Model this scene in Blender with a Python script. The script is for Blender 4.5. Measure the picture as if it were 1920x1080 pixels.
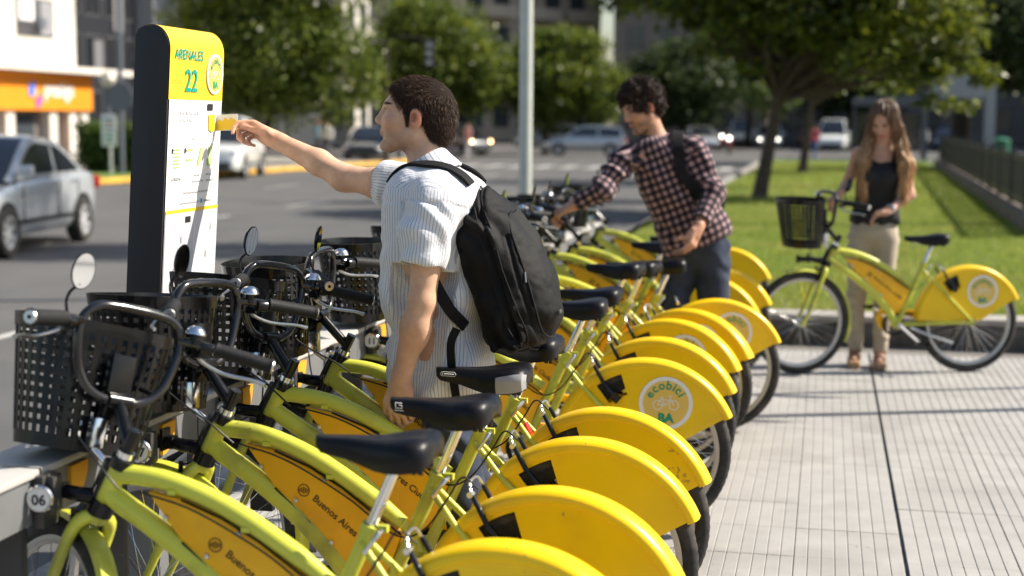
import bpy, bmesh, math, random
import numpy as np
from mathutils import Vector, Matrix, Quaternion
R = math.radians
for o in list(bpy.data.objects):
    bpy.data.objects.remove(o)
SC = bpy.context.scene
COL = SC.collection

# ------------------------------------------------------------------ camera
YAW, PITCH, ROLL, EYE = R(11.828), R(6.364), 0.007, 1.611
cd = bpy.data.cameras.new('camera')
cam = bpy.data.objects.new('camera', cd)
COL.objects.link(cam)
fw = Vector((-math.sin(YAW) * math.cos(PITCH), math.cos(YAW) * math.cos(PITCH), -math.sin(PITCH)))
rt = Vector((math.cos(YAW), math.sin(YAW), 0))
up = rt.cross(fw)
r2 = rt * math.cos(ROLL) + up * math.sin(ROLL)
u2 = up * math.cos(ROLL) - rt * math.sin(ROLL)
cam.matrix_world = Matrix(((r2.x, u2.x, -fw.x, 0), (r2.y, u2.y, -fw.y, 0), (r2.z, u2.z, -fw.z, EYE), (0, 0, 0, 1)))
cd.sensor_width = 36
cd.lens = 52.5
cd.clip_start = 0.05
cd.clip_end = 2000
cd.dof.use_dof = True
cd.dof.focus_distance = 4.6
cd.dof.aperture_fstop = 2.1
SC.camera = cam

# ------------------------------------------------------------------ light
SUN_AZ, SUN_EL = R(21), R(41)          # sun stands to the right and a little beyond the bikes
sdir = Vector((math.cos(SUN_AZ) * math.cos(SUN_EL), math.sin(SUN_AZ) * math.cos(SUN_EL), math.sin(SUN_EL)))
W = bpy.data.worlds.new('World')
SC.world = W
W.use_nodes = True
wn = W.node_tree.nodes
sky = wn.new('ShaderNodeTexSky')
sky.sky_type = 'NISHITA'
sky.sun_disc = False
sky.sun_elevation = SUN_EL
sky.sun_rotation = math.atan2(sdir.x, sdir.y)
sky.air_density = 1.2
sky.dust_density = 1.5
bg = wn['Background']
bg.inputs['Strength'].default_value = 0.08
W.node_tree.links.new(sky.outputs[0], bg.inputs[0])
sl = bpy.data.lights.new('sun', 'SUN')
sl.energy = 5.0
sl.angle = R(0.53)
sl.color = (1.0, 0.915, 0.785)
so = bpy.data.objects.new('sun', sl)
COL.objects.link(so)
so.rotation_euler = sdir.to_track_quat('Z', 'Y').to_euler()
vs = SC.view_settings
vs.view_transform = 'Standard'
vs.look = 'None'
vs.gamma = 1
vs.use_curve_mapping = False
vs.exposure = 0.88
SC.cycles.use_denoising = True
SC.cycles.max_bounces = 7
SC.cycles.diffuse_bounces = 3
SC.cycles.glossy_bounces = 3
SC.cycles.transparent_max_bounces = 6
SC.cycles.caustics_reflective = False
SC.cycles.caustics_refractive = False
SC.cycles.sample_clamp_indirect = 4.0

# ------------------------------------------------------------------ materials
MATS = {}
def mat(name, col, rough=0.5, metal=0.0, spec=0.5, var=0.0, vscale=20.0, bump=0.0, bscale=60.0, coat=0.0, rvar=0.0, dirt=None, dscale=4.0, objrand=0.0, emit=0.0, trans=0.0, ior=1.45, alpha=1.0, sss=0.0, aniso=None, world=False, chips=None):
    """principled material with noise variation in colour / roughness / relief"""
    if name in MATS:
        return MATS[name]
    m = bpy.data.materials.new(name)
    m.use_nodes = True
    nt = m.node_tree
    N, L = nt.nodes, nt.links
    p = N['Principled BSDF']
    p.inputs['Base Color'].default_value = (*col, 1)
    p.inputs['Roughness'].default_value = rough
    p.inputs['Metallic'].default_value = metal
    p.inputs['Specular IOR Level'].default_value = spec
    p.inputs['Coat Weight'].default_value = coat
    p.inputs['Coat Roughness'].default_value = 0.08
    p.inputs['Transmission Weight'].default_value = trans
    p.inputs['IOR'].default_value = ior
    p.inputs['Alpha'].default_value = alpha
    if sss:
        p.inputs['Subsurface Weight'].default_value = sss
        p.inputs['Subsurface Radius'].default_value = (0.012, 0.005, 0.003)
        p.inputs['Subsurface Scale'].default_value = 1.0
    if emit:
        p.inputs['Emission Color'].default_value = (*col, 1)
        p.inputs['Emission Strength'].default_value = emit
    tc = N.new('ShaderNodeTexCoord')
    co = tc.outputs['Object']
    if world:
        co = N.new('ShaderNodeNewGeometry').outputs['Position']
    if aniso:
        mp = N.new('ShaderNodeMapping')
        mp.inputs['Scale'].default_value = aniso
        L.new(co, mp.inputs[0])
        co = mp.outputs[0]
    cur = None
    def noise(scale, det=4):
        n = N.new('ShaderNodeTexNoise')
        n.inputs['Scale'].default_value = scale
        n.inputs['Detail'].default_value = det
        L.new(co, n.inputs['Vector'])
        return n
    if var or objrand:
        hs = N.new('ShaderNodeHueSaturation')
        hs.inputs['Color'].default_value = (*col, 1)
        add = N.new('ShaderNodeMath')
        add.operation = 'ADD'
        if var:
            n = noise(vscale)
            mr = N.new('ShaderNodeMapRange')
            mr.inputs['From Min'].default_value = 0.3
            mr.inputs['From Max'].default_value = 0.7
            mr.inputs['To Min'].default_value = 1 - var
            mr.inputs['To Max'].default_value = 1 + var
            L.new(n.outputs['Fac'], mr.inputs['Value'])
            L.new(mr.outputs[0], add.inputs[0])
        else:
            add.inputs[0].default_value = 1
        if objrand:
            oi = N.new('ShaderNodeObjectInfo')
            mr2 = N.new('ShaderNodeMapRange')
            mr2.inputs['To Min'].default_value = -objrand
            mr2.inputs['To Max'].default_value = objrand
            L.new(oi.outputs['Random'], mr2.inputs['Value'])
            L.new(mr2.outputs[0], add.inputs[1])
        else:
            add.inputs[1].default_value = 0
        L.new(add.outputs[0], hs.inputs['Value'])
        cur = hs.outputs[0]
    if dirt:
        n = noise(dscale, 8)
        cr = N.new('ShaderNodeValToRGB')
        cr.color_ramp.elements[0].position = 0.52
        cr.color_ramp.elements[1].position = 0.72
        L.new(n.outputs['Fac'], cr.inputs[0])
        mx = N.new('ShaderNodeMixRGB')
        mx.inputs[1].default_value = (*col, 1)
        mx.inputs[2].default_value = (*dirt, 1)
        L.new(cr.outputs[0], mx.inputs[0])
        if cur is not None:
            L.new(cur, mx.inputs[1])
        cur = mx.outputs[0]
    if chips:
        n = noise(48, 9)
        n2 = noise(3.5, 3)
        mu = N.new('ShaderNodeMath'); mu.operation = 'MULTIPLY'
        L.new(n.outputs['Fac'], mu.inputs[0]); L.new(n2.outputs['Fac'], mu.inputs[1])
        cr = N.new('ShaderNodeValToRGB')
        cr.color_ramp.elements[0].position = 0.425
        cr.color_ramp.elements[1].position = 0.445
        L.new(mu.outputs[0], cr.inputs[0])
        mx = N.new('ShaderNodeMixRGB')
        mx.inputs[1].default_value = (*col, 1); mx.inputs[2].default_value = (*chips, 1)
        L.new(cr.outputs[0], mx.inputs[0])
        if cur is not None: L.new(cur, mx.inputs[1])
        cur = mx.outputs[0]
    if cur is not None:
        L.new(cur, p.inputs['Base Color'])
    if rvar:
        n = noise(vscale * 1.7, 6)
        mr = N.new('ShaderNodeMapRange')
        mr.inputs['To Min'].default_value = max(0.02, rough - rvar)
        mr.inputs['To Max'].default_value = min(1, rough + rvar)
        L.new(n.outputs['Fac'], mr.inputs['Value'])
        L.new(mr.outputs[0], p.inputs['Roughness'])
    if bump:
        n = noise(bscale, 5)
        b = N.new('ShaderNodeBump')
        b.inputs['Strength'].default_value = min(1.0, bump)
        b.inputs['Distance'].default_value = 0.004
        L.new(n.outputs['Fac'], b.inputs['Height'])
        L.new(b.outputs[0], p.inputs['Normal'])
    MATS[name] = m
    return m

# ------------------------------------------------------------------ mesh helpers
def V(*a):
    return Vector(a)

def link(name, me, m=None, parent=None):
    o = bpy.data.objects.new(name, me)
    COL.objects.link(o)
    if m is not None and me is not None and not me.materials:
        for mm in (m if isinstance(m, (list, tuple)) else [m]):
            me.materials.append(mm)
    if parent is not None:
        o.parent = parent
    return o

def tag(o, label=None, cat=None, group=None, kind=None):
    if label: o['label'] = label
    if cat: o['category'] = cat
    if group: o['group'] = group
    if kind: o['kind'] = kind
    return o

def empty(name, loc=(0, 0, 0), rz=0.0):
    o = bpy.data.objects.new(name, None)
    COL.objects.link(o)
    o.location = loc
    o.rotation_euler = (0, 0, rz)
    o.empty_display_size = 0.1
    return o

def copy_tree(o, parent=None):
    c = o.copy()
    COL.objects.link(c)
    c.parent = parent
    for ch in list(KIDS.get(o.name, ())):
        k = copy_tree(ch, c)
        KIDS.setdefault(c.name, []).append(k)
    return c
KIDS = {}

class MB:
    def __init__(s):
        s.v, s.f = [], []
    def add(s, vs, fs):
        b = len(s.v)
        s.v.extend([tuple(x) for x in vs])
        s.f.extend([tuple(i + b for i in f) for f in fs])
        return s
    def box(s, c, size, rot=None):
        c = Vector(c); h = Vector(size) * 0.5
        vs = []
        for x in (-1, 1):
            for y in (-1, 1):
                for z in (-1, 1):
                    p = Vector((x * h.x, y * h.y, z * h.z))
                    if rot is not None: p = rot @ p
                    vs.append(c + p)
        return s.add(vs, [(0, 1, 3, 2), (4, 6, 7, 5), (0, 4, 5, 1), (2, 3, 7, 6), (0, 2, 6, 4), (1, 5, 7, 3)])
    def b2(s, x0, x1, y0, y1, z0, z1):
        return s.box(((x0 + x1) / 2, (y0 + y1) / 2, (z0 + z1) / 2), (abs(x1 - x0), abs(y1 - y0), abs(z1 - z0)))
    def loft(s, rings, closed=True, caps=True, loop=False):
        n = len(rings[0]); b = len(s.v)
        for r in rings: s.v.extend([tuple(p) for p in r])
        m = len(rings)
        for i in range(m if loop else m - 1):
            j = (i + 1) % m
            for k in range(n if closed else n - 1):
                l = (k + 1) % n
                s.f.append((b + i * n + k, b + i * n + l, b + j * n + l, b + j * n + k))
        if caps and not loop and closed:
            s.f.append(tuple(b + k for k in range(n))[::-1])
            s.f.append(tuple(b + (m - 1) * n + k for k in range(n)))
        return s
    def tube(s, path, r, n=10, caps=True, loop=False, sy=1.0, upv=None):
        P = [Vector(p) for p in path]
        m = len(P)
        rr = r if isinstance(r, (list, tuple)) else [r] * m
        T = []
        for i in range(m):
            if loop: t = P[(i + 1) % m] - P[i - 1]
            else: t = P[min(i + 1, m - 1)] - P[max(i - 1, 0)]
            T.append(t.normalized() if t.length > 1e-9 else Vector((0, 0, 1)))
        u = Vector(upv) if upv else (Vector((0, 0, 1)) if abs(T[0].z) < 0.9 else Vector((1, 0, 0)))
        u = (u - T[0] * u.dot(T[0])).normalized()
        rings = []
        for i in range(m):
            if i:
                q = T[i - 1].rotation_difference(T[i])
                u = q @ u
            u = (u - T[i] * u.dot(T[i])).normalized()
            w = T[i].cross(u)
            rings.append([P[i] + (u * math.cos(a) * sy + w * math.sin(a)) * rr[i] for a in [2 * math.pi * k / n for k in range(n)]])
        return s.loft(rings, True, caps, loop)
    def lathe(s, prof, n=24, M=None, loop=False):
        rings = []
        for r, z in prof:
            ring = [Vector((r * math.cos(2 * math.pi * k / n), r * math.sin(2 * math.pi * k / n), z)) for k in range(n)]
            if M is not None: ring = [M @ p for p in ring]
            rings.append(ring)
        return s.loft(rings, True, not loop, loop)
    def prism(s, poly, t0, t1, fn):
        """poly 2d list, extruded between t0 and t1; fn(u,v,t)->3d"""
        n = len(poly); b = len(s.v)
        for t in (t0, t1):
            s.v.extend([tuple(fn(u, v, t)) for u, v in poly])
        s.f.append(tuple(b + i for i in range(n))[::-1])
        s.f.append(tuple(b + n + i for i in range(n)))
        for i in range(n):
            j = (i + 1) % n
            s.f.append((b + i, b + j, b + n + j, b + n + i))
        return s
    def mesh(s, name, sharp=38, smooth=True, bevel=0.0, seg=2, fix=True):
        me = bpy.data.meshes.new(name)
        me.from_pydata(s.v, [], s.f)
        bm = bmesh.new()
        bm.from_mesh(me)
        if fix:
            bmesh.ops.recalc_face_normals(bm, faces=bm.faces)
        if bevel:
            es = [e for e in bm.edges if len(e.link_faces) == 2 and e.calc_face_angle(0) > R(30)]
            bmesh.ops.bevel(bm, geom=es, offset=bevel, segments=seg, affect='EDGES', profile=0.6, clamp_overlap=True)
        for f in bm.faces: f.smooth = smooth
        if smooth:
            th = R(sharp)
            for e in bm.edges:
                if len(e.link_faces) == 2 and e.calc_face_angle(0) > th: e.smooth = False
        bm.to_mesh(me)
        bm.free()
        return me
    def build(s, name, m, parent=None, **k):
        o = link(name, s.mesh(name, **k), m, parent)
        if parent is not None: KIDS.setdefault(parent.name, []).append(o)
        return o

def child(name, me, m, parent):
    o = link(name, me, m, parent)
    KIDS.setdefault(parent.name, []).append(o)
    return o

def spline(pts, n=24):
    """Catmull-Rom through pts"""
    P = [Vector(p) for p in pts]
    P = [P[0] * 2 - P[1]] + P + [P[-1] * 2 - P[-2]]
    out = []
    segs = len(P) - 3
    for k in range(n + 1):
        x = k / n * segs
        i = min(int(x), segs - 1); t = x - i
        a, b, c, d = P[i:i + 4]
        out.append(0.5 * ((2 * b) + (c - a) * t + (2 * a - 5 * b + 4 * c - d) * t * t + (3 * b - a - 3 * c + d) * t ** 3))
    return out

_txt = {}
def text_mesh(s, size=1.0, align='CENTER', bold=0.0, ext=0.0):
    key = (s, size, align, bold, ext)
    if key in _txt: return _txt[key]
    cu = bpy.data.curves.new('lettering', 'FONT')
    cu.body = s
    cu.size = size
    cu.align_x = align
    cu.offset = bold
    cu.extrude = ext
    cu.resolution_u = 3
    o = bpy.data.objects.new('lettering', cu)
    COL.objects.link(o)
    dg = bpy.context.evaluated_depsgraph_get()
    dg.update()
    me = bpy.data.meshes.new_from_object(o.evaluated_get(dg))
    bpy.data.objects.remove(o)
    bpy.data.curves.remove(cu)
    _txt[key] = me
    return me

def frame(origin, xa, ya):
    """4x4 with x axis xa, y axis ya (orthonormalised)"""
    x = Vector(xa).normalized(); y = Vector(ya)
    y = (y - x * y.dot(x)).normalized(); z = x.cross(y)
    o = Vector(origin)
    return Matrix(((x.x, y.x, z.x, o.x), (x.y, y.y, z.y, o.y), (x.z, y.z, z.z, o.z), (0, 0, 0, 1)))

def put_text(s, M, size, m, parent, align='CENTER', bold=0.0, sx=1.0, name='lettering'):
    me = text_mesh(s, size, align, bold)
    if me.materials: me = me.copy(); me.materials.clear()
    o = child(name, me, m, parent)
    o.matrix_local = M @ Matrix.Diagonal((sx, 1, 1, 1))
    return o
# ------------------------------------------------------------------ setting: ground, road, pavement, kerbs, lawn
M_asph = mat('asphalt', (0.088, 0.087, 0.087), 0.82, var=0.16, vscale=0.8, bump=0.5, bscale=90, dirt=(0.118, 0.114, 0.108), dscale=0.22)
M_mark = mat('road_paint', (0.42, 0.42, 0.40), 0.7, var=0.2, vscale=6, dirt=(0.2, 0.2, 0.2), dscale=3)
M_soil = mat('park_soil', (0.09, 0.13, 0.022), 0.95, var=0.3, vscale=3)
M_tile = mat('concrete_tile', (0.335, 0.325, 0.312), 0.62, var=0.09, vscale=6, bump=0.25, bscale=220, objrand=0.035, dirt=(0.262, 0.252, 0.238), dscale=1.7, rvar=0.1, world=True, chips=(0.17, 0.16, 0.15))
M_bed = mat('tile_joint', (0.17, 0.16, 0.145), 0.9, var=0.2, vscale=30)
M_kerb = mat('kerb_stone', (0.30, 0.285, 0.26), 0.8, var=0.15, vscale=5, bump=0.3, bscale=40, objrand=0.06, dirt=(0.14, 0.13, 0.12), dscale=4)
M_shkerb = mat('shaded_kerb_stone', (0.12, 0.112, 0.105), 0.75, var=0.2, vscale=7, bump=0.3, bscale=40, objrand=0.08, dirt=(0.05, 0.047, 0.045), dscale=5)  # kerb face darker than its coping: shade put into the colour
M_kcap = mat('kerb_coping', (0.33, 0.31, 0.28), 0.8, var=0.15, vscale=7, bump=0.3, bscale=50, objrand=0.06)
M_yellowkerb = mat('yellow_kerb_paint', (0.62, 0.36, 0.05), 0.7, var=0.2, vscale=4)

def sheet(name, pts, z, m, kind='structure'):
    o = MB().add([(x, y, z) for x, y in pts], [tuple(range(len(pts)))]).build(name, m, None, smooth=False, fix=False)
    return tag(o, kind=kind)
sheet('ground', [(-400, -120), (400, -120), (400, 700), (-400, 700)], -0.16, mat('city_ground', (0.16, 0.15, 0.14), 0.9, var=0.1, vscale=0.2))
road = sheet('road', [(-22.5, -60), (-2.72, -60), (-2.72, 130), (-14.5, 130)], -0.13, M_asph)
sheet('cross_road', [(-120, 62), (60, 62), (60, 128), (-120, 128)], -0.126, M_asph)
pav = sheet('pavement', [(-2.6, -20), (14, -20), (14, 11.16), (-2.6, 11.16)], -0.012, M_bed)
# joint sheet sits under raised tiles: each tile is eight ribs
TS, NR = 0.4, 8
tm = MB()
w = TS / NR
prof = []
for k in range(NR):
    x0 = -TS / 2 + k * w
    e = 0.0042 if k in (0,) else 0.0032
    prof += [(x0 + 0.0008, -0.0034), (x0 + e, 0.0), (x0 + w - 0.0032, 0.0), (x0 + w - 0.0008, -0.0034)]
tm.loft([[V(x, -TS / 2 + 0.0008, z) for x, z in prof], [V(x, TS / 2 - 0.0008, z) for x, z in prof]], False, False)
tme = tm.mesh('tile', smooth=False, fix=False)
for p in tme.polygons:
    pass
tme.flip_normals() if tme.polygons[1].normal.z < 0 else None
tme.materials.append(M_tile)
rng = random.Random(4)
X0 = 0.322 - TS / 2      # wide joint at x = 0.322
cells = []
for i in range(-7, 9):
    for j in range(0, 29):
        x = X0 - i * TS if i >= 0 else X0 + TS * -i + 0.012
        y = 0.0 + j * TS - 0.25
        if x < -2.3 or x > 3.2: continue
        if y + TS / 2 > 11.14: continue
        cells.append((x, y))
# tiles the camera sees largest are objects of their own
def vis(c):
    x, y = c
    d = Vector((x, y, -EYE)); zc = d.dot(fw)
    if zc < 1: return None
    u, v = 1400 * 2 * d.dot(rt) / zc, 1400 * 2 * d.dot(up) / zc
    return zc if abs(u) < 1080 and v > -680 else None
seen = sorted([c for c in cells if vis(c)], key=vis)
tile_objs = set(seen[:285])
for c in seen[:285]:
    o = bpy.data.objects.new('tile', tme)
    COL.objects.link(o)
    o.parent = pav
    o.location = (c[0], c[1], rng.uniform(-0.0008, 0.0008))
    o.rotation_euler = (rng.uniform(-1, 1) * 0.002, rng.uniform(-1, 1) * 0.002, rng.uniform(-1, 1) * 0.0015)
rest = MB()
tv = [v.co.copy() for v in tme.vertices]; tf = [tuple(p.vertices) for p in tme.polygons]
extra = [c for c in cells if c not in tile_objs]
for xx in range(0, 24):
    for j in range(-2, 28):
        x = 3.4 + xx * TS
        if x < 6 : extra.append((x, j * TS - 0.25))
for c in extra:
    rest.add([v + V(c[0], c[1], 0) for v in tv], tf)
ro_ = rest.build('paving_beyond', M_tile, pav, smooth=False, fix=False)
tag(ro_, kind='stuff')
# street kerb along the road
def stones(parent, name, p0, p1, w, z0, z1, ln, m, gap=0.008, seed=1):
    """row of kerb stones from p0 to p1 as children of parent"""
    rg = random.Random(seed)
    a, b = Vector((*p0, 0)), Vector((*p1, 0))
    L = (b - a).length; n = max(1, round(L / ln)); d = (b - a) / L
    l = L / n - gap
    me = MB().box((0, 0, (z0 + z1) / 2), (l, w, z1 - z0)).mesh(name, bevel=0.012)
    me.materials.append(m)
    ang = math.atan2(d.y, d.x)
    for k in range(n):
        o = bpy.data.objects.new(name, me)
        COL.objects.link(o)
        o.parent = parent
        q = a + d * (L * (k + 0.5) / n)
        o.location = (q.x, q.y, rg.uniform(-0.004, 0.004))
        o.rotation_euler = (0, 0, ang)
kb = MB().b2(-2.71, -2.6, -20, 60, -0.16, -0.03).build('street_kerb', M_bed, None, smooth=False)
tag(kb, kind='structure')
stones(kb, 'kerb_stone', (-2.66, -1.5), (-2.66, 58.5), 0.16, -0.15, 0.006, 1.0, M_kerb, seed=3)
# far side pavement
sheet('far_pavement', [(-70, -60), (-20.4, 20), (-17.0, 62), (-70, 62)], -0.005, mat('far_paving', (0.30, 0.285, 0.26), 0.8, var=0.12, vscale=1.0, bump=0.2))
fk = MB().box((-18.7, 41, -0.09), (0.12, 42.1, 0.14), Matrix.Rotation(R(-4.63), 3, 'Z')).build('far_kerb', M_bed, None, smooth=False)
tag(fk, kind='structure')
stones(fk, 'kerb_stone', (-20.36, 20), (-19.1, 35.5), 0.22, -0.13, 0.012, 1.25, M_kerb, seed=4)
stones(fk, 'kerb_stone', (-19.1, 35.5), (-17.0, 61.5), 0.22, -0.13, 0.012, 1.25, M_yellowkerb, seed=5)
# lane dashes
for i, (x, y0) in enumerate([(-6.4, 3.5), (-6.4, 8.8), (-6.4, 14.1), (-6.4, 19.4), (-6.4, 24.7), (-6.4, 30), (-6.4, 36), (-6.4, 42), (-6.4, 48), (-10.6, 12.5), (-10.6, 17.8), (-10.6, 23.1), (-10.6, 28.4), (-10.6, 34), (-10.6, 40), (-10.6, 46), (-14, 24), (-14, 30), (-14, 36)]):
    o = sheet('lane_marking', [(x - 0.06, y0), (x + 0.06, y0), (x + 0.06, y0 + 2.4), (x - 0.06, y0 + 2.4)], -0.124, M_mark)
for k in range(14):
    sheet('crossing_stripe', [(-16 + k * 1.0, 55.5), (-15.5 + k * 1.0, 55.5), (-15.5 + k * 1.0, 59.0), (-16 + k * 1.0, 59.0)], -0.124, M_mark)
# lawn with its kerb
lawn = sheet('lawn', [(-2.58, 11.3), (2.9, 11.3), (2.9, 22), (3.9, 54), (3.6, 58), (-2.0, 58), (-2.58, 22)], 0.17, M_soil)
lk = MB().b2(-2.5, 14, 11.2, 11.36, -0.05, 0.185).build('lawn_kerb', M_bed, None, smooth=False)
tag(lk, kind='structure')
stones(lk, 'kerb_stone', (-2.4, 11.27), (7.6, 11.27), 0.26, -0.03, 0.17, 0.8, M_shkerb, seed=8)
stones(lk, 'coping_stone', (-2.45, 11.275), (7.6, 11.275), 0.32, 0.17, 0.215, 1.0, M_kcap, seed=9)
lk2 = MB().b2(-2.6, -2.45, 11.4, 58, -0.05, 0.17).build('lawn_edge', M_kerb, None, smooth=False)
tag(lk2, kind='structure')
# grass blades
def blades(n, fn, h, wd, seed):
    g = np.random.default_rng(seed)
    P = fn(g, n)
    n = len(P)
    a = g.uniform(0, 2 * math.pi, n)
    hh = h * g.uniform(0.5, 1.25, n)
    ww = wd * g.uniform(0.6, 1.3, n)
    ln = g.normal(0, 0.45, (n, 2)) * hh[:, None]
    dx = np.stack([np.cos(a) * ww, np.sin(a) * ww, np.zeros(n)], 1)
    tip = P + np.stack([ln[:, 0], ln[:, 1], hh], 1)
    v = np.empty((n, 3, 3)); v[:, 0] = P - dx; v[:, 1] = P + dx; v[:, 2] = tip
    return v.reshape(-1, 3), np.arange(3 * n).reshape(-1, 3)
def big_mesh(name, v, f, smooth=False):
    me = bpy.data.meshes.new(name)
    v = np.ascontiguousarray(v, dtype=np.float32); f = np.ascontiguousarray(f, dtype=np.int32)
    k = f.shape[1]
    me.vertices.add(len(v)); me.vertices.foreach_set('co', v.ravel())
    me.loops.add(f.size); me.loops.foreach_set('vertex_index', f.ravel())
    me.polygons.add(len(f)); me.polygons.foreach_set('loop_start', np.arange(0, f.size, k, dtype=np.int32)); me.polygons.foreach_set('loop_total', np.full(len(f), k, dtype=np.int32))
    if smooth: me.polygons.foreach_set('use_smooth', np.ones(len(f), dtype=bool))
    me.update()
    me.validate()
    return me
def leaf_mat(name, c0, c1, rough=0.45, tr=0.35, patch=None):
    """leaf: colour varies by island, some light passes through"""
    if name in MATS: return MATS[name]
    m = bpy.data.materials.new(name); m.use_nodes = True
    N, L = m.node_tree.nodes, m.node_tree.links
    p = N['Principled BSDF']; out = N['Material Output']
    geo = N.new('ShaderNodeNewGeometry')
    cr = N.new('ShaderNodeValToRGB')
    cr.color_ramp.elements[0].color = (*c0, 1); cr.color_ramp.elements[1].color = (*c1, 1)
    L.new(geo.outputs['Random Per Island'], cr.inputs[0])
    src = cr.outputs[0]
    if patch:
        no = N.new('ShaderNodeTexNoise'); no.inputs['Scale'].default_value = 0.9; no.inputs['Detail'].default_value = 6
        L.new(geo.outputs['Position'], no.inputs['Vector'])
        rp = N.new('ShaderNodeValToRGB'); rp.color_ramp.elements[0].position = 0.46; rp.color_ramp.elements[1].position = 0.68
        L.new(no.outputs['Fac'], rp.inputs[0])
        mq = N.new('ShaderNodeMixRGB'); mq.inputs[2].default_value = (*patch, 1)
        L.new(rp.outputs[0], mq.inputs[0]); L.new(src, mq.inputs[1]); src = mq.outputs[0]
    L.new(src, p.inputs['Base Color'])
    p.inputs['Roughness'].default_value = rough
    p.inputs['Specular IOR Level'].default_value = 0.35
    t = N.new('ShaderNodeBsdfTranslucent')
    hs = N.new('ShaderNodeHueSaturation'); hs.inputs['Value'].default_value = 1.5; hs.inputs['Hue'].default_value = 0.485
    L.new(src, hs.inputs['Color']); L.new(hs.outputs[0], t.inputs[0])
    mx = N.new('ShaderNodeMixShader'); mx.inputs[0].default_value = tr
    L.new(p.outputs[0], mx.inputs[1]); L.new(t.outputs[0], mx.inputs[2]); L.new(mx.outputs[0], out.inputs[0])
    MATS[name] = m
    return m
def near_lawn(g, n):
    y = 11.42 + (30 - 11.42) * g.random(n) ** 1.7
    x = g.uniform(-2.4, 3.2, n)
    return np.stack([x, y, np.full(n, 0.168)], 1)
def far_lawn(g, n):
    y = g.uniform(28, 57, n); x = g.uniform(-2.2, 3.4, n)
    return np.stack([x, y, np.full(n, 0.168)], 1)
v1, f1 = blades(150000, near_lawn, 0.055, 0.0045, 1)
v2, f2 = blades(30000, far_lawn, 0.07, 0.012, 2)
M_grass = leaf_mat('grass_blade', (0.12, 0.19, 0.020), (0.28, 0.34, 0.06), 0.5, 0.4, (0.29, 0.30, 0.07))
go_ = link('grass', big_mesh('grass', np.vstack([v1, v2]), np.vstack([f1, f2 + len(v1)])), M_grass)
tag(go_, 'short sunlit green grass of the park lawn', 'grass', kind='stuff')
# ------------------------------------------------------------------ rental bicycles
M_lime = mat('lime_paint', (0.57, 0.585, 0.06), 0.36, coat=0.2, var=0.05, vscale=9, rvar=0.08, dirt=(0.33, 0.33, 0.05), dscale=7, objrand=0.05, world=True, chips=(0.16, 0.15, 0.08))
M_yel = mat('yellow_plastic', (0.90, 0.575, 0.003), 0.33, var=0.035, vscale=7, rvar=0.1, bump=0.05, bscale=40, dirt=(0.80, 0.49, 0.008), dscale=5, objrand=0.06, world=True, chips=(0.52, 0.34, 0.04))
M_org = mat('orange_panel', (0.92, 0.48, 0.005), 0.4, var=0.04, vscale=8, rvar=0.1, dirt=(0.78, 0.38, 0.01), dscale=6, world=True, chips=(0.3, 0.16, 0.05))
M_blk = mat('black_plastic', (0.006, 0.006, 0.007), 0.2, spec=0.4, var=0.2, vscale=30, rvar=0.12)
M_blkgloss = mat('black_gloss_steel', (0.008, 0.008, 0.010), 0.16, coat=0.5, rvar=0.06)
M_grip = mat('grip_rubber', (0.012, 0.012, 0.013), 0.6, spec=0.3, bump=0.4, bscale=260)
M_tyre = mat('tyre_rubber', (0.024, 0.023, 0.022), 0.8, var=0.35, vscale=60, dirt=(0.07, 0.062, 0.052), dscale=11)
M_chrome = mat('chrome', (0.72, 0.73, 0.75), 0.14, metal=1.0, rvar=0.1)
M_alu = mat('brushed_aluminium', (0.62, 0.62, 0.62), 0.33, metal=1.0, rvar=0.12)
M_rim = mat('wheel_rim_metal', (0.50, 0.48, 0.45), 0.42, metal=0.8, rvar=0.12)
M_sad = mat('saddle_vinyl', (0.006, 0.006, 0.008), 0.36, spec=0.26, bump=0.12, bscale=380, rvar=0.08, dirt=(0.014, 0.013, 0.015), dscale=14)
M_sadgrey = mat('saddle_grey_vinyl', (0.30, 0.30, 0.31), 0.4, bump=0.1, bscale=300)
M_white = mat('white_print', (0.78, 0.78, 0.76), 0.5)
M_gold = mat('emblem_gold', (0.74, 0.50, 0.10), 0.5)
M_green = mat('emblem_green', (0.01, 0.27, 0.14), 0.5)
M_ink = mat('dark_print', (0.09, 0.045, 0.006), 0.5)
M_holeshade = mat('recess_shade_black', (0.006, 0.006, 0.006), 0.6)
M_mirror = mat('mirror_glass', (0.85, 0.87, 0.88), 0.04, metal=1.0)
M_red = mat('red_reflector', (0.6, 0.02, 0.015), 0.3)
M_cable = mat('cable_sheath', (0.012, 0.012, 0.012), 0.4)

RH = 0.335
AX = V(-0.444, 0, 0.896).normalized()          # steering axis
HT, HB = V(0.915, 0, 0.821), V(0.967, 0, 0.716)  # head tube top / bottom
FH = V(1.134, 0, RH)
BB = V(0.485, 0, 0.312)

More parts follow.
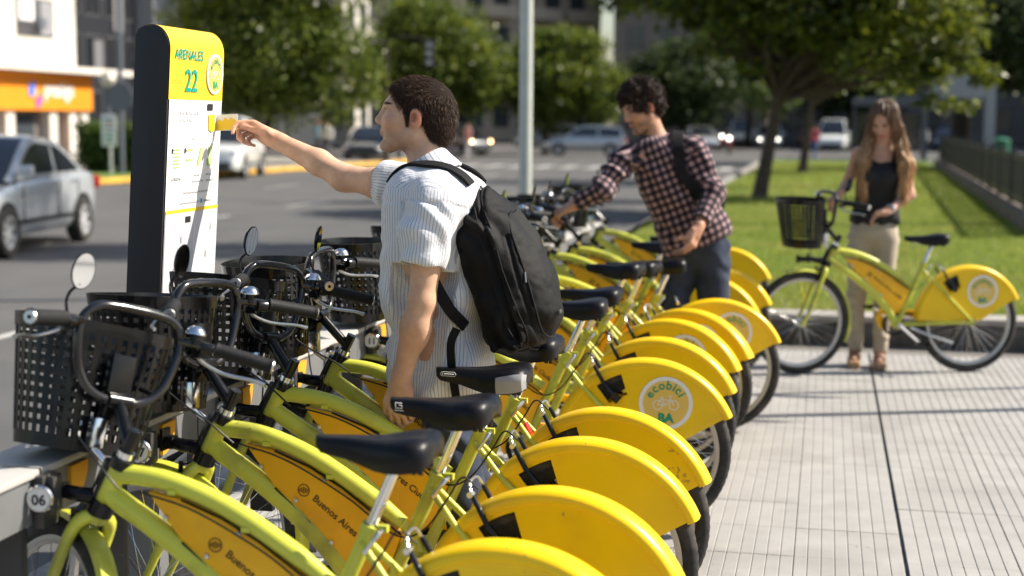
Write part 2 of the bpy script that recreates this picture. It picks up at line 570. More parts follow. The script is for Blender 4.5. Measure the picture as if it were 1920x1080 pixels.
def wheel(name, c, parent):
    Mx = Matrix.Translation(c) @ Matrix.Rotation(R(90), 4, 'X')
    rim = MB().lathe([(0.292, -0.013), (0.292, 0.013), (0.284, 0.014), (0.272, 0.009), (0.268, 0.0), (0.272, -0.009), (0.284, -0.014)], 48, None, True)
    o = rim.build(name, M_rim, parent)
    o.matrix_local = Mx
    ty = MB()
    n = 132
    rings = []
    for k in range(n):
        a = 2 * math.pi * k / n
        kn = 0.0035 if k % 2 else 0.0
        prof = [(0.288, -0.015), (0.303, -0.0225), (0.318, -0.021 - kn * .5), (0.3295 + kn, -0.012), (0.3325 + (0.0025 - kn * .6), 0), (0.3295 + kn, 0.012), (0.318, 0.021 + kn * .5), (0.303, 0.0225), (0.288, 0.015)]
        rings.append([Vector((r * math.cos(a), r * math.sin(a), z)) for r, z in prof])
    ty.loft(rings, True, False, True)
    ty.build('tyre', M_tyre, o, sharp=70)
    sp = MB()
    for k in range(32):
        a = 2 * math.pi * k / 32
        s = 1 if k % 2 else -1
        b = a + s * 0.35 * (1 if (k // 2) % 2 else -1)
        sp.tube([(0.022 * math.cos(b), 0.022 * math.sin(b), s * 0.026), (0.27 * math.cos(a), 0.27 * math.sin(a), s * 0.003)], 0.0011, 4, False)
    sp.build('spokes', M_chrome, o)
    MB().lathe([(0.006, -0.055), (0.009, -0.055), (0.009, -0.034), (0.026, -0.031), (0.026, -0.025), (0.017, -0.021), (0.017, 0.021), (0.026, 0.025), (0.026, 0.031), (0.009, 0.034), (0.009, 0.055), (0.006, 0.055)], 16).build('hub', M_alu, o)
    return o

def make_bike():
    root = empty('rental_bicycle')
    steer = []
    # --- frame
    f = MB()
    tt = spline([(0.93, 0, 0.795), (0.80, 0, 0.783), (0.655, 0, 0.732), (0.50, 0, 0.642), (0.405, 0, 0.575)], 18)
    f.tube(tt, [0.0235] * 15 + [0.022, 0.02, 0.019, 0.018], 14)
    dt = spline([(0.95, 0, 0.745), (0.80, 0, 0.648), (0.669, 0, 0.545), (0.555, 0, 0.42), (0.49, 0, 0.315)], 18)
    f.tube(dt, 0.026, 14)
    f.tube([HT, HB], 0.0225, 16)
    f.tube([(0.309, 0, 0.712), BB], 0.0185, 14)
    f.lathe([(0.024, -0.036), (0.024, 0.036)], 16, Matrix.Translation(BB) @ Matrix.Rotation(R(90), 4, 'X'))
    for s in (-1, 1):
        f.tube([(0.325, s * 0.016, 0.675), (0.25, s * 0.045, 0.592), (0.0, s * 0.062, RH + 0.004)], [0.0095, 0.009, 0.008], 10)
        f.tube([(0.47, s * 0.03, 0.315), (0.36, s * 0.046, 0.322), (0.0, s * 0.062, RH - 0.006)], [0.011, 0.01, 0.0085], 10)
        f.b2(-0.02, 0.025, s * 0.059, s * 0.065, RH - 0.025, RH + 0.02)
    f.tube([(0.205, -0.05, 0.55), (0.205, 0.05, 0.55)], 0.008, 8)
    for x, z in ((0.78, 0.775), (0.60, 0.70), (0.70, 0.572)):       # cable stops
        f.box((x, 0.0, z - 0.012), (0.02, 0.05, 0.012))
    f.build('frame', M_lime, root)
    # --- panel between the tubes
    poly = [(0.845, 0.757), (0.76, 0.745), (0.66, 0.708), (0.57, 0.66), (0.49, 0.605), (0.405, 0.548), (0.452, 0.425), (0.51, 0.385), (0.56, 0.45), (0.66, 0.56), (0.76, 0.645)]
    p = MB().prism(poly, -0.013, 0.013, lambda u, v, t: (u, t, v)).build('frame_panel', M_org, root, bevel=0.003)
    a = R(37)
    put_text('Buenos Aires Ciudad', frame((0.655, 0.0142, 0.622), (-math.cos(a), 0, -math.sin(a)), (-math.sin(a), 0, math.cos(a))), 0.028, M_ink, p, 'LEFT', 0.0006)
    e = MB()
    Me = frame((0.678, 0.0141, 0.645), (-1, 0, 0), (0, 0, 1))
    e.lathe([(0.0145, 0), (0.017, 0), (0.017, 0.0008), (0.0145, 0.0008)], 20, Me, True)
    for k in range(5):
        q = Me @ V(-0.011 + 0.0055 * k, 0, 0.0004)
        e.box(q, (0.0028, 0.0008, 0.018 - 0.005 * abs(k - 2)))
    e.build('crest_print', M_ink, p, smooth=False)
    for x, z in ((0.80, 0.70), (0.70, 0.617), (0.60, 0.512), (0.62, 0.675)):
        bl = MB()
        bl.lathe([(0.0, 0.0135), (0.007, 0.0135), (0.006, 0.0175), (0.0, 0.0185)], 8, frame((x, 0, z), (-1, 0, 0), (0, 0, 1)))
        bl.build('bolt', M_alu, p)
    tr = MB()
    tr.tube([V(x, 0.0155, z) for x, z in poly[1:6]], 0.0028, 6)
    tr.tube([V(x, 0.0155, z) for x, z in poly[7:]], 0.0028, 6)
    tr.build('edge_trim', M_blk, p)
    # --- headset and dock arm
    h = MB()
    h.tube([HB - AX * 0.022, HB + AX * 0.014], 0.031, 16)
    h.tube([HT - AX * 0.014, HT + AX * 0.012], 0.0275, 16)
    h.tube([HB + AX * 0.01 + V(0.022, 0, 0.01), HT - AX * 0.01 + V(0.022, 0, 0.01)], 0.017, 10)
    h.build('headset', M_blk, root)
    d = MB()
    d.tube([(0.975, 0, 0.735), (1.03, 0, 0.737), (1.075, 0, 0.745)], [0.02, 0.019, 0.017], 10)
    d.b2(1.06, 1.15, -0.016, 0.016, 0.728, 0.762)
    d.b2(1.085, 1.095, -0.022, 0.022, 0.722, 0.782)
    d.tube([(1.15, 0, 0.745), (1.165, 0, 0.745)], 0.026, 14)
    d.build('dock_arm', M_blk, root, bevel=0.002)
    # --- fork, front fender, front wheel (turn with the bar)
    fk = MB()
    fk.tube([HB - AX * 0.045, HB - AX * 0.01], 0.022, 12)
    for s in (-1, 1):
        c0 = HB - AX * 0.03
        fk.tube(spline([c0, c0 + V(0.006, s * 0.035, -0.012), c0 + V(0.03, s * 0.048, -0.06), (1.07, s * 0.05, 0.47), FH + V(0, s * 0.05, 0)], 14), [0.017] * 5 + [0.016, 0.0155, 0.015, 0.0145, 0.014, 0.0135, 0.0125, 0.0115, 0.0105, 0.01], 10)
        fk.box(FH + V(0, s * 0.052, 0), (0.03, 0.006, 0.036))
    steer.append(fk.build('fork', M_lime, root))
    ff = MB()
    rings = []
    for k in range(22):
        th = R(72 + (203 - 72) * k / 21)
        for_r = 0.352
        ring = []
        for y, dr in ((-0.027, -0.016), (-0.021, -0.003), (0, 0.003), (0.021, -0.003), (0.027, -0.016), (0.024, -0.016), (0.019, -0.006), (0, -0.001), (-0.019, -0.006), (-0.024, -0.016)):
            ring.append(FH + V((for_r + dr) * math.cos(th), y, (for_r + dr) * math.sin(th)))
        rings.append(ring)
    ff.loft(rings)
    steer.append(ff.build('front_fender', M_lime, root))
    steer.append(wheel('front_wheel', FH, root))
    vb = MB()
    for s in (-1, 1):
        vb.tube([HB - AX * 0.105 + V(0.012, s * 0.03, 0), HB - AX * 0.02 + V(0.04, s * 0.045, 0.0)], 0.007, 6)
    vb.tube([HB - AX * 0.03 + V(0.04, -0.045, 0), HB - AX * 0.03 + V(0.04, 0.045, 0)], 0.003, 6)
    steer.append(vb.build('front_brake', M_blk, root))
    # --- stem and bar
    BC = V(0.985, 0, 0.958)
    st = MB()
    st.tube([HT, HT + AX * 0.085], 0.0155, 12)
    st.tube([HT + AX * 0.03, HT + AX * 0.045, BC], [0.015, 0.016, 0.016], 12)
    st.tube([BC + V(0, -0.03, 0), BC + V(0, 0.03, 0)], 0.02, 12)
    steer.append(st.build('stem', M_blk, root))
    st = MB()
    st.tube([HT + AX * 0.012, HT + AX * 0.03], 0.021, 12)
    steer.append(st.build('stem_collar', M_chrome, root))
    hb = MB()
    half = [(0, 0.0, 0), (0, 0.045, 0.002), (0, 0.090, 0.024), (0.002, 0.118, 0.070), (0.0, 0.134, 0.145), (-0.002, 0.128, 0.185), (-0.004, 0.098, 0.212), (-0.004, 0.05, 0.219), (-0.004, 0, 0.220)]
    loop_pts = [V(*q) for q in half] + [V(x, -y, z) for x, y, z in half[-2:0:-1]]
    hb.tube([BC + q for q in spline(loop_pts + [loop_pts[0]], 60)[:-1]], 0.0118, 10, False, True)
    for s in (-1, 1):
        hb.tube([BC + V(0, s * 0.128, 0.170), BC + V(-0.02, s * 0.158, 0.170), BC + V(-0.05, s * 0.195, 0.164), BC + V(-0.11, s * 0.285, 0.150)], 0.011, 10)
    steer.append(hb.build('handlebar', M_blkgloss, root))
    for s in (-1, 1):
        g = MB()
        A, B = BC + V(-0.055, s * 0.202, 0.163), BC + V(-0.135, s * 0.318, 0.144)
        path = [A.lerp(B, k / 28) for k in range(29)]
        rad = [0.0185] + [0.0165 + 0.0014 * (k % 2) for k in range(1, 27)] + [0.0195, 0.0195]
        g.tube(path, rad, 12)
        go = g.build('grip', M_grip, root, sharp=60)
        steer.append(go)
        dv = (B - A).normalized()
        e = MB()
        e.tube([B, B + dv * 0.004], [0.0165, 0.0145], 14)
        e.build('grip_end_cap', M_alu, go)
        e = MB()
        e.tube([B + dv * 0.004, B + dv * 0.0055], 0.005, 8)
        e.build('grip_screw', M_blk, go)
        lv = MB()
        K = BC + V(-0.04, s * 0.178, 0.160)
        lv.tube(spline([K + V(0.02, -s * 0.004, -0.012), K + V(0.035, s * 0.022, -0.03), K + V(0.012, s * 0.075, -0.05), K + V(-0.04, s * 0.125, -0.055), K + V(-0.06, s * 0.15, -0.062)], 12), [0.006] * 4 + [0.0055] * 7 + [0.006, 0.0075], 8, sy=0.7)
        lo = lv.build('brake_lever', M_alu, root)
        steer.append(lo)
        cl = MB()
        cl.tube([K + (K - BC - V(0, 0, .16)) * -0.05, K + V(-0.012, s * 0.018, -0.001)], 0.0165, 12)
        cl.box(K + V(0.022, s * 0.0, -0.014), (0.034, 0.02, 0.02))
        cl.build('lever_clamp', M_blk, lo, bevel=0.002)
    b = MB()
    c = BC + V(-0.022, -0.158, 0.195)
    b.lathe([(0.0, 0.018), (0.012, 0.017), (0.022, 0.010), (0.0265, 0.0), (0.0265, -0.005), (0.022, -0.006)], 20, Matrix.Translation(c))
    bo = b.build('bell', M_chrome, root)
    steer.append(bo)
    MB().tube([c + V(0, 0, -0.006), c + V(0, 0, -0.03)], 0.012, 10).build('bell_base', M_blk, bo)
    # mirror on the rider's left
    K = BC + V(-0.045, 0.19, 0.172)
    tip = K + V(-0.015, -0.01, 0.105)
    mm = MB()
    mm.tube(spline([K, K + V(0.012, 0.004, 0.03), K + V(0.01, 0.0, 0.055), tip + V(0.006, 0, -0.03)], 10), 0.0038, 8)
    mm.tube([K + V(0.006, -0.012, -0.012), K + V(-0.006, 0.008, -0.014)], 0.016, 12)
    Mm = frame(tip + V(0.004, 0, 0), (0.10, -1, 0.05), (-0.16, 0, 1))
    mm.add([Mm @ V(0.030 * math.cos(t) * q, 0.044 * math.sin(t) * q, z) for z, q in ((-0.011, 0.45), (-0.007, 0.86), (0.0, 1.0), (0.003, 1.0)) for t in [2 * math.pi * k / 20 for k in range(20)]],
           [(i * 20 + k, i * 20 + (k + 1) % 20, (i + 1) * 20 + (k + 1) % 20, (i + 1) * 20 + k) for i in range(3) for k in range(20)] + [tuple(range(20))[::-1], tuple(range(60, 80))])
    mo = mm.build('mirror', M_blk, root)
    steer.append(mo)
    mg = MB()
    mg.add([Mm @ V(0.0275 * math.cos(t), 0.041 * math.sin(t), 0.0042) for t in [2 * math.pi * k / 24 for k in range(24)]], [tuple(range(24))])
    mg.build('mirror_glass', M_mirror, mo, fix=False)
    # cables
    for s, end in ((1, V(0.86, 0.026, 0.76)), (-1, V(0.99, -0.02, 0.70))):
        cb = MB()
        K = BC + V(-0.01, s * 0.172, 0.147)
        cb.tube(spline([K, K + V(0.09, -s * 0.03, -0.05), K + V(0.085, -s * 0.09, -0.2), end + V(0.05, s * 0.035, 0.05), end], 20), 0.0026, 6)
        steer.append(cb.build('brake_cable', M_cable, root))
    cb = MB()
    cb.tube(spline([(0.86, 0.026, 0.76), (0.72, 0.03, 0.725), (0.55, 0.027, 0.638), (0.42, 0.026, 0.55), (0.34, 0.03, 0.57), (0.27, 0.05, 0.66), (0.23, 0.05, 0.72), (0.19, 0.04, 0.69)], 40), 0.0026, 6)
    cb.build('rear_cable', M_cable, root)
    # --- basket
    def per(u, z):
        """perimeter point of the basket, u in 0..1"""
        t = 2 * math.pi * u
        k = 0.78 + 0.22 * (z / 0.285)
        ex = 0.80
        cx, sy = math.cos(t), math.sin(t)
        x = 0.135 * math.copysign(abs(cx) ** ex, cx) * k
        y = 0.192 * math.copysign(abs(sy) ** ex, sy) * k
        return V(x + 0.182 - (1 - k) * 0.10, y, z * 1.06 - 0.13)
    us = []
    N = 480
    acc = [0.0]
    for k in range(N):
        acc.append(acc[-1] + (per((k + 1) / N, 0.2) - per(k / N, 0.2)).length)
    def arc(s):
        s = (s % 1.0) * acc[-1]
        lo = int(np.searchsorted(acc, s, 'right')) - 1
        lo = min(lo, N - 1)
        return (lo + (s - acc[lo]) / max(1e-9, acc[lo + 1] - acc[lo])) / N
    bk = MB()
    nv = 38
    def band(z0, z1, off, u0=0.0, u1=1.0, n=76, thick=0.0022, full=True):
        rings = []
        for k in range(n + (0 if full else 1)):
            u = arc(u0 + (u1 - u0) * k / n)
            c = per(0, 0.1) * 0 + V(0.14, 0, 0)
            ring = []
            for z, q in ((z0, off), (z1, off), (z1, off - thick), (z0, off - thick)):
                pt = per(u, z)
                d = V(pt.x - 0.14, pt.y, 0).normalized()
                ring.append(BC + pt + d * q)
            rings.append(ring)
        bk.loft(rings, True, not full, full)
    band(0.262, 0.292, 0.004, thick=0.006)
    band(0.0, 0.030, 0.001, thick=0.0035)
    for r in range(9):
        z = 0.0525 + r * 0.0238
        band(z - 0.0057, z + 0.0057, 0.0)
    for k in range(nv):
        band(0.028, 0.264, 0.0018, (k - 0.25) / nv, (k + 0.25) / nv, 2, 0.0016, False)
    base = [BC + per(arc(k / 40), 0.004) for k in range(40)]
    bk.add(base + [q + V(0, 0, 0.004) for q in base], [tuple(range(40))[::-1], tuple(range(40, 80))])
    bo = bk.build('basket', M_blk, root, smooth=False)
    steer.append(bo)
    br = MB()
    br.b2(BC.x + 0.005, BC.x + 0.034, -0.03, 0.03, BC.z - 0.05, BC.z + 0.11)
    for s in (-1, 1):
        br.tube([BC + V(0.0, s * 0.09, 0.03), BC + V(0.04, s * 0.07, 0.04)], 0.006, 8)
    br.build('basket_bracket', M_blk, bo, bevel=0.003)
    # lock and chrome lamp under the basket
    lk = MB()
    lk.b2(BC.x - 0.005, BC.x + 0.03, 0.02, 0.05, BC.z - 0.115, BC.z - 0.045)
    lk.tube([(BC.x + 0.012, 0.035, BC.z - 0.115), (BC.x - 0.02, 0.012, BC.z - 0.145)], 0.009, 8)
    steer.append(lk.build('head_lamp', M_chrome, root, bevel=0.006))
    # --- seat post, clamp, saddle
    u = V(-0.4276, 0, 0.904).normalized() * -1
    top = V(0.309, 0, 0.712)
    upd = V(-0.3933, 0, 0.9194)
    sp = MB()
    sp.tube([top - upd * 0.06, top + upd * 0.165], 0.0138, 14)
    sp.build('seat_post', M_chrome, root)
    sc = MB()
    sc.tube([top - upd * 0.016, top + upd * 0.004], 0.0225, 14)
    sc.box(top + V(-0.028, 0, -0.004), (0.024, 0.016, 0.016))
    co = sc.build('seat_clamp', M_lime, root)
    q = MB()
    q.tube([top + V(-0.03, -0.03, -0.006), top + V(-0.03, 0.034, -0.006)], 0.005, 8)
    q.tube(spline([top + V(-0.03, 0.034, -0.006), top + V(-0.02, 0.045, -0.022), top + V(0.0, 0.044, -0.05)], 8), [0.007, 0.007, 0.006, 0.006, 0.005, 0.005, 0.005, 0.006, 0.007], 8)
    q.build('clamp_lever', M_alu, co)
    sd = MB()
    stn = [(0.443, 0.010, 0.012, 0.893), (0.440, 0.019, 0.024, 0.892), (0.428, 0.0255, 0.034, 0.891), (0.40, 0.029, 0.040, 0.892), (0.365, 0.033, 0.046, 0.893), (0.33, 0.042, 0.056, 0.893), (0.295, 0.057, 0.066, 0.895), (0.26, 0.077, 0.072, 0.900), (0.225, 0.092, 0.074, 0.906), (0.195, 0.096, 0.072, 0.909), (0.176, 0.088, 0.064, 0.906), (0.166, 0.066, 0.050, 0.898), (0.163, 0.03, 0.03, 0.892)]
    rings = []
    for x, w, h, zt in stn:
        ring = []
        dip = 0.006 if w > 0.05 else 0.0
        for yy, zz in ((0, -dip), (0.3, -dip * .4), (0.58, 0.0), (0.82, -0.10), (0.96, -0.28), (1.0, -0.52), (0.95, -0.80), (0.86, -1.0), (0.6, -0.86), (0, -0.80)):
            ring.append((yy * w, zt + (zz * h if yy > 0.3 and zz < 0 else (zz if abs(zz) < 0.02 else zz * h))))
        full = [V(x, y, z) for y, z in ring] + [V(x, -y, z) for y, z in ring[-2:0:-1]]
        rings.append(full)
    sd.loft(rings)
    so_ = sd.build('saddle', M_sad, root, sharp=75)
    rl = MB()
    for s in (-1, 1):
        rl.tube(spline([(0.405, s * 0.012, 0.862), (0.35, s * 0.02, 0.845), (0.24, s * 0.022, 0.842), (0.19, s * 0.04, 0.856)], 10), 0.0036, 8)
    rl.build('saddle_rails', M_chrome, so_)
    rb = MB()
    rb.b2(0.225, 0.285, -0.024, 0.024, 0.832, 0.858)
    for s in (-1, 1):
        for x in (0.19, 0.205):
            rb.tube([(x, s * 0.04, 0.825), (x, s * 0.04, 0.862)], 0.007, 8)
        rb.tube([(0.255, s * 0.03, 0.83), (0.255, s * 0.044, 0.83)], 0.008, 8)
    rb.build('saddle_springs', M_blk, so_, bevel=0.002)
    # --- rear wheel, cover
    wheel('rear_wheel', V(0, 0, RH), root)
    cv = MB()
    RO = 0.336
    T = V(-0.305, 0, 0.142)
    Q = V(-0.065, 0, 0.004)
    nth = 64
    ths = [R(3.5) + (R(25) - R(3.5)) * k / 8 for k in range(8)] + [R(25) + (R(179) - R(25)) * k / (nth - 8) for k in range(nth - 7)]
    def rmax(th):
        if th >= R(24.99): return RO
        d = V(-math.cos(th), 0, math.sin(th))
        e = T - Q
        # ray t*d meets Q+s*e
        det = d.x * (-e.z) + e.x * d.z
        return (Q.x * (-e.z) + e.x * Q.z) / det
    fr = [0.0, 0.3, 0.55, 0.70, 0.80, 0.88, 0.95, 1.0]
    win = lambda th, f0: R(107) < th < R(128) and 0.69 < f0 < 0.94
    for s in (-1, 1):
        b0 = len(cv.v)
        for th in ths:
            rm = rmax(th)
            for q in fr:
                r = rm * q
                bow = 0.006 * (1 - q * q)
                cv.v.append((-r * math.cos(th), s * (0.0375 + bow * 0.6), RH + max(0.004, r * math.sin(th))))
        nf = len(fr)
        for i in range(len(ths) - 1):
            for j in range(nf - 1):
                if win((ths[i] + ths[i + 1]) / 2, fr[j]): continue
                cv.f.append((b0 + i * nf + j, b0 + (i + 1) * nf + j, b0 + (i + 1) * nf + j + 1, b0 + i * nf + j + 1))
    lip = [(0.333, 0.0375), (0.3332, 0.0432), (0.3365, 0.0462), (0.350, 0.0462), (0.3535, 0.0440), (0.3590, 0.0400), (0.3645, 0.0280), (0.3665, 0.014), (0.367, 0.0)]
    lip = lip + [(r, -y) for r, y in lip[-2::-1]]
    inner = [(r - 0.003, y * 0.92) for r, y in lip[::-1]]
    rings = []
    for k in range(61):
        th = R(24.0) + (R(179.0) - R(24.0)) * k / 60
        rings.append([V(-r * math.cos(th), y, RH + r * math.sin(th)) for r, y in lip + inner])
    cv.loft(rings)
    ro = cv.build('rear_wheel_cover', M_yel, root, sharp=33)
    bkm = MB()
    bkm.box((0.125, 0.0, RH + 0.245), (0.10, 0.03, 0.05), Matrix.Rotation(R(35), 3, 'Y'))
    bkm.build('recess_dark_block', M_holeshade, ro)  # solid black block standing in for the shade inside the cover window
    # --- rear brake on the stays
    for s in (-1, 1):
        rb = MB()
        rb.tube([(0.105, s * 0.052, RH + 0.205), (0.165, s * 0.055, RH + 0.275), (0.205, s * 0.05, RH + 0.345)], [0.010, 0.008, 0.007], 8)
        rb.box((0.115, s * 0.05, RH + 0.215), (0.035, 0.02, 0.035), Matrix.Rotation(R(-40), 3, 'Y'))
        rb.build('rear_brake', M_blk, root)
    rb = MB()
    rb.tube(spline([(0.205, 0.055, RH + 0.345), (0.215, 0.03, RH + 0.37), (0.215, -0.03, RH + 0.37), (0.205, -0.055, RH + 0.34)], 10), 0.004, 8)
    rb.tube([(0.205, 0.045, RH + 0.345), (0.205, 0.068, RH + 0.345)], 0.008, 8)
    rb.build('brake_noodle', M_alu, root)
    # --- crank, pedals, guard, stand
    ck = MB()
    ck.tube([BB + V(0, 0.045, 0), BB + V(0, 0.06, 0)], 0.018, 12)
    ck.tube([BB + V(0, 0.062, 0), BB + V(-0.125, 0.074, -0.108)], [0.013, 0.011], 8, sy=0.7)
    ck.tube([BB + V(0, -0.062, 0), BB + V(0.125, -0.09, 0.108)], [0.013, 0.011], 8, sy=0.7)
    ck.build('crank', M_alu, root)
    for s, q in ((1, V(-0.125, 0.078, -0.108)), (-1, V(0.125, -0.09, 0.108))):
        pd = MB()
        c = BB + q + V(0, s * 0.055, 0)
        pd.b2(c.x - 0.035, c.x - 0.024, c.y - 0.04, c.y + 0.04, c.z - 0.011, c.z + 0.011)
        pd.b2(c.x + 0.024, c.x + 0.035, c.y - 0.04, c.y + 0.04, c.z - 0.011, c.z + 0.011)
        pd.b2(c.x - 0.026, c.x + 0.026, c.y - 0.012, c.y + 0.012, c.z - 0.013, c.z + 0.013)
        pd.build('pedal', M_blk, root, bevel=0.003)
    cg = MB()
    prof = [(0.60, 0.345), (0.585, 0.40), (0.53, 0.425), (0.46, 0.42), (0.33, 0.40), (0.12, 0.385), (0.10, 0.35), (0.12, 0.335), (0.33, 0.352), (0.42, 0.365), (0.50, 0.385), (0.545, 0.37), (0.555, 0.33), (0.545, 0.29), (0.57, 0.28)]
    cg.prism(prof, -0.088, -0.068, lambda a_, b_, t: (a_, t, b_))
    cg.build('chain_guard', M_org, root, bevel=0.003)
    ch = MB()
    ch.tube([(0.50, -0.058, 0.38), (0.0, -0.058, 0.37)], 0.005, 6)
    ch.tube([(0.47, -0.058, 0.24), (0.0, -0.058, 0.30)], 0.005, 6)
    ch.lathe([(0.055, -0.003), (0.075, -0.003), (0.075, 0.003), (0.055, 0.003)], 24, Matrix.Translation(BB + V(0, -0.058, 0)) @ Matrix.Rotation(R(90), 4, 'X'), True)
    ch.build('chain', M_blk, root)
    ks = MB()
    ks.tube([(0.40, 0.03, 0.30), (0.30, 0.055, 0.255), (0.13, 0.075, 0.20)], 0.008, 8)
    ks.build('kick_stand', M_alu, root)
    return root, steer

def add_emblem(cover):
    """round print on the rear cover: white ring, gold disc, bicycle, curved word and initials"""
    Mo = frame((-0.078, 0.0412, RH + 0.196), (-1, 0, 0), (0, 0, 1))
    d = MB()
    d.lathe([(0.0, -0.002), (0.104, -0.002), (0.104, 0.0006), (0.0, 0.0006)], 40, Mo)
    eo = d.build('emblem', M_white, cover)
    d = MB()
    d.add([Mo @ V(0.0885 * math.cos(t), 0.0885 * math.sin(t), 0.0014) for t in [2 * math.pi * k / 40 for k in range(40)]], [tuple(range(40))])
    d.build('emblem_disc', M_gold, cover, fix=False)
    w = 'ecobici'
    angs = [152, 128.5, 104, 80, 62, 47, 30]
    for ch, a in zip(w, angs):
        t = R(a)
        Ml = Mo @ Matrix.Translation((0.056 * math.cos(t), 0.056 * math.sin(t), 0.0022)) @ Matrix.Rotation(t - R(90), 4, 'Z')
        put_text(ch, Ml, 0.047, M_green, cover, 'CENTER', 0.0012)
    put_text('BA', Mo @ Matrix.Translation((0, -0.073, 0.0022)), 0.048, M_green, cover, 'CENTER', 0.0028)
    b = MB()
    for x in (-0.031, 0.031):
        b.lathe([(0.0165, 0.002), (0.0195, 0.002), (0.0195, 0.0026), (0.0165, 0.0026)], 22, Mo @ Matrix.Translation((x, -0.006, 0)), True)
    seg = [((-0.031, -0.006), (-0.004, -0.006)), ((-0.004, -0.006), (-0.016, 0.022)), ((-0.016, 0.022), (-0.031, -0.006)), ((-0.013, 0.014), (0.018, 0.014)), ((0.018, 0.014), (-0.004, -0.006)), ((0.015, 0.028), (0.031, -0.006)), ((0.015, 0.028), (0.024, 0.030)), ((-0.023, 0.023), (-0.008, 0.023))]
    for (x0, y0), (x1, y1) in seg:
        b.tube([Mo @ V(x0, y0, 0.002), Mo @ V(x1, y1, 0.002)], 0.0017, 5)
    b.build('emblem_bicycle', M_white, cover, smooth=False)

BIKE, STEER = make_bike()
STEER_I = [KIDS[BIKE.name].index(o) for o in STEER]
def steer_mat(ang):
    return Matrix.Translation(HT) @ Matrix.Rotation(ang, 4, AX) @ Matrix.Translation(-HT)
REST = {i: KIDS[BIKE.name][i].matrix_basis.copy() for i in STEER_I}
def bicycle(x, y, heading, steer, emblem, label, first=False, greytail=False, dz=0.0, group='yellow bicycles parked in the docks', lean=0.0):
    o = BIKE if first else copy_tree(BIKE)
    o.location = (x, y, 0)
    o.rotation_euler = (lean, 0, heading)
    for i in STEER_I:
        KIDS[o.name][i].matrix_basis = steer_mat(steer) @ REST[i]
    for ch in KIDS[o.name]:
        if ch.name.startswith(('saddle', 'seat_post')):
            ch.location.z = dz; ch.location.x = -0.43 * dz
    tag(o, label, 'bicycle', group)
    return o
BIKES = [
    # x, y, heading, steer, emblem, grey, dz, label
    (-0.662, 3.11, 178.4, -38, 1, 0, 0.02, 'nearest lime and yellow rental bicycle, its handlebar turned away, cut off by the bottom edge'),
    (-0.641, 3.603, 175.8, -12, 0, 0, 0.012, 'second lime bicycle from the camera, plain yellow wheel cover and saddle with small white mark'),
    (-0.661, 4.22, 181.5, -24, 0, 1, 0.0, 'third lime bicycle from the camera, black saddle with silver grey tail beside the backpack'),
    (-0.662, 4.675, 177, 4, 0, 0, 0.015, 'fourth lime bicycle from the camera, passing behind the arm of the man in white shirt'),
    (-0.662, 5.726, 184, 0, 1, 0, 0.02, 'lime bicycle whose wheel cover shows the whole round ecobici emblem, beyond the empty dock'),
    (-0.677, 6.314, 177.2, -15, 0, 0, 0.0, 'lime bicycle with plain yellow cover just behind the full round emblem'),
    (-0.688, 6.905, 171, 10, 1, 0, 0.05, 'lime bicycle showing only an arc of its emblem, second behind the full emblem'),
    (-0.645, 7.32, 166, 5, 1, 0, 0.02, 'lime bicycle next to the one the plaid shirted man holds, on its near side'),
    (-0.537, 7.775, 188, -8, 1, 0, 0.0, 'lime bicycle being handled by the man in the plaid shirt, large half hidden emblem'),
    (-0.70, 8.98, 180, 6, 0, 0, 0.0, 'lime bicycle parked directly behind the legs of the plaid shirted man'),
    (-0.645, 9.45, 180, -10, 0, 0, 0.0, 'second lime bicycle behind the plaid shirted man, cover level with his thighs'),
    (-0.71, 11.05, 180, 0, 0, 0, 0.0, 'farthest docked lime bicycle in the row, beside the lawn kerb'),
]
greys = []
for i, (x, y, hd, stg, em, gr, dz, lab) in enumerate(BIKES):
    o = bicycle(x, y, R(hd), R(stg), em, lab, first=(i == 0), dz=dz, lean=R((0.0, 0.5, -0.6, 0.8, 0.3, -0.7, 0.9, -0.4, 0.6, -0.8, 0.5, 0.2)[i]))
    if i == 0:
        pass
    BIKES[i] = BIKES[i] + (o,)
wb = bicycle(0.938, 10.089, R(199.2), R(8), 1, 'lime and yellow bicycle standing alone on the pavement, held by the woman', group=None, lean=R(2))
BIKES.append((0, 0, 0, 0, 1, 0, 0, '', wb))
first_em = None
for bkk in BIKES:
    o = bkk[-1]
    cov = [c for c in KIDS[o.name] if c.name.startswith('rear_wheel_cover')][0]
    sad = [c for c in KIDS[o.name] if c.name.startswith('saddle')][0]
    if bkk[4]: add_emblem(cov)
    if bkk[5]:      # silver tail panel
        g = MB()
        rings = []
        for x, w, h, zt in [(0.252, 0.082, 0.073, 0.901), (0.225, 0.0935, 0.0745, 0.9065), (0.195, 0.0975, 0.0725, 0.9095), (0.175, 0.0895, 0.0645, 0.9065), (0.1645, 0.067, 0.050, 0.8985)]:
            ring = []
            lowtop = (0.252 - x) / 0.09
            for yy, zz in ((1.0, -0.52), (0.985, -0.36), (0.96 - .1 * lowtop, -0.27 + 0.1 * lowtop)):
                ring.append((yy * (w + 0.0012), zt + zz * h))
            rings.append([V(x, y, z) for y, z in ([(0.9 * w, zt - 0.95 * h)] + ring)])
        g.loft(rings, False, False)
        g.build('saddle_tail_panel', M_sadgrey, sad, fix=False)
MB().box((0.262, 0.012, 0.615), (0.012, 0.03, 0.05), Matrix.Rotation(R(25), 3, 'Y')).build('red_tail_light', M_red, BIKES[3][-1], bevel=0.003)
